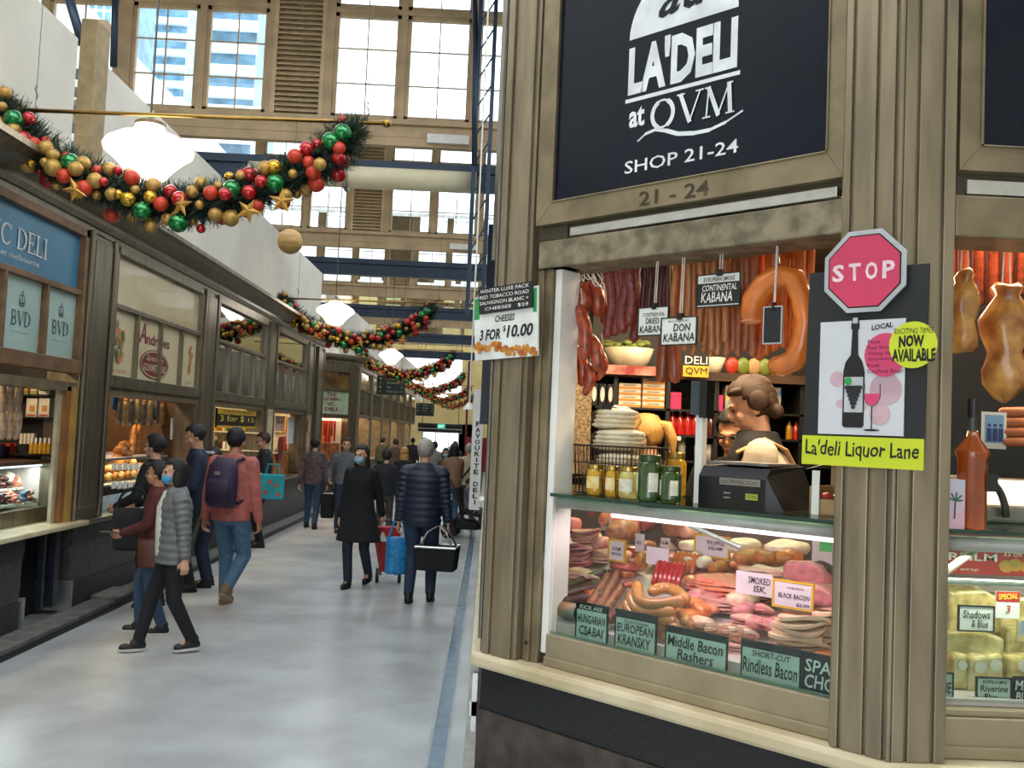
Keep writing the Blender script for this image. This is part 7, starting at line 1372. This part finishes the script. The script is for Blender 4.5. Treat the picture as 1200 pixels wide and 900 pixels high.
# 7 man in vest with teal bag
p0 = foot(304, 641); J = person('man in black vest and glasses looking down beside the third shop', p0, radians(-72), hgt(302, 506, p0.y), hands=((.2, -.24, 1.05), (-.22, -.22, 1.0)), top=mat('dark_vest', '#1b1c20', .8), topb=.82, sleeve=.0, pants=BLKC, shoe=BLKS, hair='short', hairm=HAIRN, vox=.013, head=(0, .3)); glasses(J)
q = at_y(318, 585, p0.y-.3); T = thing('tote_bag', 'teal shopping bag with coloured dots on the arm of the man in the vest', 'bag', tuple(q), radians(5)); b = MB(); b.bb(-.17, .17, -.05, .05, 0, .36); b.build('bag_body', mat('teal_bag', '#1f97a0', .6, 0, (6, .1)), T, bevel=.02); b = MB(); [b.disc(x, z, .03, y=-.0505) for x, z in ((-.08, .1), (.06, .2), (.1, .07), (-.03, .25))]; b.build('printed_dots', mat('red_dots', '#b5433a', .6), T); b = MB(); b.tube([(-.1, 0, .35), (-.07, 0, .5), (.07, 0, .5), (.1, 0, .35)], .012, 6); b.build('strap', mat('teal_bag', '#1f97a0'), T)
# 8 checked shirt man
p0 = foot(364, 619); J = person('man in dark checked shirt and jeans walking away in mid aisle', p0, radians(175), hgt(365, 513, p0.y), feet=((.12, -.10), (-.10, .14)), hands=((.27, 0, .84), (-.27, -.02, .80)), top=mat('checked_shirt', '#3b2f36', .8, 0, (26, .35), col2='#6b5a58'), topb=.84, pants=DENIM, shoe=BLKS, hair='short', vox=.014, g=1.05)
q = at_y(383, 607, p0.y); bag('black shopping bag carried by the man in the checked shirt', (q.x, q.y, q.z), .26, .42, .12, BLKC, .22)
# 9 grey jumper man
Y9 = 16.5; q = at_y(405, 540, Y9); J = person('man in grey jumper facing the camera behind the woman in black coat', (q.x, Y9, 0), radians(10), hgt(406, 513, Y9), hands=((.30, -.05, .95), (-.28, -.12, .98)), top=mat('grey_jumper', '#5d5f62', .85, 0, (16, .1)), pants=NVY, shoe=BLKS, hair='short', hairm=HAIRN, vox=.015, g=1.05)
# 10 woman in black coat with mask and trolley
p0 = foot(417, 688); J = person('woman in long black coat and white face mask pulling a red trolley', p0, radians(-14), hgt(424, 521, p0.y), feet=((.07, .22), (-.07, -.10)), lift=(.05, 0), hands=((.24, .22, .80), (-.25, -.02, .80)), female=True, g=1.02, top=mat('black_coat', '#0f1013', .85, 0, (16, .15)), topb=.56, flare=.24, pants=mat('dark_jeans', '#1d2836', .8), shoe=BLKS, hair='long', vox=.012, head=(-.15, .05)); mask(J, MASK)
q = at_y(455, 680, p0.y+.35); T = thing('shopping_trolley', 'red two-wheeled shopping trolley behind the woman in black coat', 'trolley', (q.x, p0.y+.35, 0), radians(8)); b = MB(); b.loft([(0, 0, .14, .10, .08), (0, .0, .2, .12, .10), (-.04, 0, .58, .16, .13), (-.05, 0, .66, .15, .12)], 8); b.build('trolley_bag', mat('red_nylon', '#a81c22', .6, 0, (12, .15)), T); b = MB()
for sx in (-.09, .09): b.tube([(sx, .1, .08), (sx-.08, .12, .72)], .011, 8)
b.tube([(-.17, .12, .72), (.01, .12, .72)], .014, 8); b.build('handle_frame', BLACK, T); 
for sx in (-.13, .13): b = MB(); b.tube([(sx-.018, .09, .085), (sx+.018, .09, .085)], .085, 18); b.build('wheel', BLACK, T)
b = MB(); b.prism([(-.14, .5), (-.02, .5), (-.1, .62)], -.12, -.115); b.build('white_flap', CARD, T)
# 11, 12 figures behind
Y11 = 15.3; q = at_y(452, 560, Y11); J = person('dark-clothed person walking away between the black coat and the navy puffer', (q.x, Y11, 0), radians(180), hgt(452, 527, Y11), feet=((.1, -.12), (-.1, .12)), top=mat('dark_jacket', '#1c1e24', .85), pants=mat('brown_grey_trousers', '#3a3532', .8), shoe=BLKS, hair='short', vox=.015)
Y12 = 17.5; q = at_y(473, 545, Y12); J = person('fair-haired woman partly hidden left of the man in navy puffer', (q.x, Y12, 0), radians(170), hgt(473, 524, Y12), female=True, top=BLKC, pants=BLKC, shoe=BLKS, hair='long', hairm=HAIRBL, vox=.015)
# 13 navy puffer man
p0 = foot(490, 706); J = person('grey-haired man in navy puffer jacket walking away carrying bags in both hands', p0, radians(176), hgt(494, 514, p0.y), feet=((.10, .06), (-.11, -.10)), lift=(0, 0), hands=((.25, .0, .83), (-.28, -.02, .84)), g=1.14, top=mat('navy_puffer', '#142036', .5, 0, (14, .15)), topb=.82, quilt=.05, pants=mat('blue_jeans', '#23344a', .8, 0, (40, .15)), shoe=BLKS, hair='short', hairm=HAIRG, vox=.010)
JP = J; q = world(J, J['a', 1][2]); kq = at_y(512, 668, p0.y-.02); T = thing('carry_basket', 'black fabric basket with silver handles in the right hand of the man in navy puffer', 'basket', (kq.x, p0.y-.02, kq.z), radians(-8)); b = MB(); b.prof([(-.12, 0), (.12, 0), (.15, .25), (-.15, .25)], -.20, .20); b.v = [(x*(1+.35*z), y, z) for x, y, z in b.v]; b.build('basket_body', BLKC, T, bevel=.02); b = MB(); b.tube([(-.21, -.16, .25), (.21, -.16, .25), (.21, .16, .25), (-.21, .16, .25), (-.21, -.16, .25)], .012, 6); b.build('rim', ALU, T); b = MB()
for sy in (-.13, .13): b.tube([(-.17, sy, .25), (-.10, sy*.7, .40), (0, sy*.15, .47), (.10, sy*.7, .40), (.17, sy, .25)], .010, 8)
b.build('handle', mat('silver_handle', '#b5b3ad', .3, .8), T, smooth=True)
kq = at_y(464, 672, p0.y+.05); T = thing('shopping_bag', 'bright blue quilted shopping bag in the left hand of the man in navy puffer', 'bag', (kq.x, p0.y+.05, kq.z), radians(10)); b = MB(); n = 14
b.loft([(0, 0, .38*k/n, .115*(1+.05*abs(sin(k*pi/2.3))), .075*(1+.1*abs(sin(k*pi/2.3)))) for k in range(n+1)], 18); b.build('bag_body', mat('bright_blue_bag', '#1d7fb8', .5, 0, (24, .2)), T, smooth=True); b = MB(); b.tube([(-.09, 0, .37), (-.05, 0, .54), (.05, 0, .54), (.09, 0, .37)], .013, 8); b.build('strap', mat('bright_blue_bag', '#1d7fb8'), T)
# 14 woman in tan top with cap and the stroller
p0 = foot(528, 626); J = person('woman in tan top and beige cap with a black backpack, pushing the stroller', p0, radians(-155), hgt(534, 521, p0.y)+.02, hands=((.18, -.33, 1.0), (-.18, -.33, 1.0)), female=True, top=mat('tan_top', '#8d6a4e', .8, 0, (14, .1)), pants=DENIML, shoe=BLKS, hair='bob', vox=.013); cap_hat(J, mat('beige_cap', '#b3a48c', .7))
q = at_y(545, 622, p0.y-.6); T = thing('stroller', 'black baby stroller near the right wall of the aisle', 'stroller', (q.x+.05, p0.y-.5, 0), radians(80)); b = MB()
for sx in (-.22, .22): b.tube([(sx, .42, .98), (sx, .1, .55), (sx, -.42, .12)], .014, 8); b.tube([(sx, .3, .1), (sx, .05, .58)], .014, 8)
b.tube([(-.22, .42, .98), (.22, .42, .98)], .016, 8); b.tube([(-.22, -.3, .4), (.22, -.3, .4)], .014, 8); b.build('frame', BLACK, T)
b = MB(); b.prof([(.22, .85), (.12, .42), (-.22, .38), (-.22, .42), (.10, .48), (.17, .86)], -.2, .2); b.build('seat', BLKC, T); b = MB(); b.prof([(.25, .16), (.25, .34), (-.2, .28), (-.2, .16)], -.2, .2); b.build('basket', BLKC, T, bevel=.02)
b = MB(); b.tube([(-.16, -.1, .44), (.0, -.16, .5), (.16, -.1, .44)], .01, 6); b.build('tan_bar', mat('tan_bar', '#b59a6c', .5), T)
for sx in (-.22, .22):
    for (y, r) in ((.3, .13), (-.4, .10)): b = MB(); b.tube([(sx-.02, y, r), (sx+.02, y, r)], r, 18); b.build('wheel', BLACK, T)
SC = T; ch_ = person('small child in grey suit sitting in the stroller', (q.x+.02, p0.y-.5, .04), radians(80), .98, feet=((.08, -.42), (-.08, -.42)), lift=(.30, .30), hands=((.12, -.2, .85), (-.12, -.2, .85)), top=mat('grey_suit', '#5f6168', .8), topb=.82, pants=mat('grey_suit', '#5f6168'), shoe=BLKS, hair='short', hairm=HAIRN, vox=.011, finger=False)
# 15 cream shirt man, 16 masked woman, 17.. far heads
Y15 = 18.2; q = at_y(548, 570, Y15); J = person('man in cream shirt with a dark cross-body strap at the right side of the aisle', (q.x, Y15, 0), radians(175), hgt(549, 520, Y15), hands=((.26, 0, .85), (-.26, 0, .85)), top=mat('cream_shirt', '#b5aa8a', .8, 0, (14, .08)), pants=mat('grey_trousers', '#4a4c50', .8), shoe=BLKS, hair='short', hairm=HAIRG, vox=.015, g=1.1); s = J['s']
b = MB(); b.tube([(-.15*s, .10*s, 1.42*s), (-.05*s, .15*s, 1.25*s), (.1*s, .15*s, 1.05*s), (.19*s, .05*s, .95*s)], .016, 6); b.build('strap', BLACK, J['T'])
Y16 = 20; q = at_y(522, 545, Y16); J = person('woman in white face mask walking toward the camera, far down the aisle', (q.x, Y16, 0), 0, hgt(522, 525, Y16), female=True, top=mat('khaki_jacket', '#4d4a3e', .8), pants=BLKC, shoe=BLKS, hair='bob', vox=.016, finger=False); mask(J, MASK)
far = [(509, 524, 24, 'dark-haired man in grey top, just right of the navy puffer shoulder', '#7d7a72', HAIRB, 180), (463, 529, 27, 'distant person in brown by the far shop fronts, left of the fair-haired woman', '#5b4432', HAIRN, 200), (533, 518, 27, 'distant dark-haired man directly behind the beige cap', '#3d4048', HAIRB, 10), (447, 530, 30, 'distant person in dark green near the far counters', '#3a4638', HAIRB, 150), (555, 522, 32, 'distant person in pale top near the red board', '#a59a86', HAIRN, 0), (483, 523, 33, 'distant person in black seen left of the puffer man at the far end', '#1d1d20', HAIRB, 180), (497, 522, 40, 'tiny distant person in white before the far doors', '#b9b5ab', HAIRB, 0)]
for (px, py, Y, lb, col, hm, a) in far:
    q = at_y(px, py+10, Y); person(lb, (q.x, Y, 0), radians(a), min(max(hgt(px, py, Y), 1.55), 1.85), feet=((.1, -.1), (-.1, .1)), top=mat('far_top_'+col[1:], col, .8), pants=BLKC if px % 2 else DENIM, shoe=BLKS, hair='short', hairm=hm, vox=.02, finger=False)
# staff in the corner deli (standing on the raised floor)
PZ = .28
Ys = 4.45; q = at_y(890, 470, Ys); hz = hgt(890, 449, Ys)-PZ+.03; J = person('shop assistant in black vest over white shirt with tan strap, looking down to the left', (q.x+.10, Ys, PZ), radians(-100), hz, hands=((.12, -.36, .98), (-.20, -.34, .97)), lean=.10, female=True, top=mat('white_staff_shirt', '#c9bba6', .75, 0, (14, .08)), topb=.86, sleeve=.95, pants=BLKC, shoe=BLKS, hair='wavy', hairm=HAIRN, vox=.008, head=(0, .38), g=1.12); s = J['s']; ly = J['ly']
b = MB(); b.loft([(0, ly*.1, .84*s, .215*s, .165*s), (0, ly*.4, 1.05*s, .212*s, .162*s), (0, ly*.8, 1.28*s, .192*s, .165*s), (0, ly, 1.39*s, .145*s, .13*s), (0, ly, 1.45*s, .125*s, .105*s), (0, ly, 1.50*s, .085*s, .085*s)], 26); remesh(b.build('black_vest', BLKC, J['T']), .010, 2)
b = MB(); b.tube([(.12*s, ly-.10*s, 1.40*s), (.11*s, ly+.02*s, 1.465*s), (.10*s, ly+.11*s, 1.42*s), (.06*s, ly*.8+.172*s, 1.28*s), (.0*s, ly*.4+.170*s, 1.08*s), (-.1*s, ly*.2+.16*s, .98*s)], .018, 8, flat=.5); b.build('tan_strap', mat('tan_strap', '#b08a5c', .6), J['T'])
Ys = 4.95; q = at_y(862, 505, Ys); J = person('shop assistant in glasses and black top bending behind the till scale', (q.x, Ys, PZ), radians(-20), hgt(854, 477, Ys)-PZ-.01, hands=((.12, -.33, 1.05), (-.22, -.30, 1.03)), lean=.08, female=True, skin=SKIN2, top=BLKC, pants=BLKC, shoe=BLKS, hair='bun', vox=.009, head=(-.25, .35)); glasses(J)
Ys = 5.15; q = at_y(764, 515, Ys); J = person('fair-haired shop assistant in black bending to the left behind the jars', (q.x+.09, Ys, PZ), radians(-115), hgt(765, 491, Ys)-PZ+.02, hands=((.16, -.34, 1.08), (-.12, -.33, 1.08)), lean=.1, female=True, top=mat('charcoal_top', '#25252a', .8), pants=BLKC, shoe=BLKS, hair='pony', hairm=HAIRBL, vox=.010, head=(0, .3))
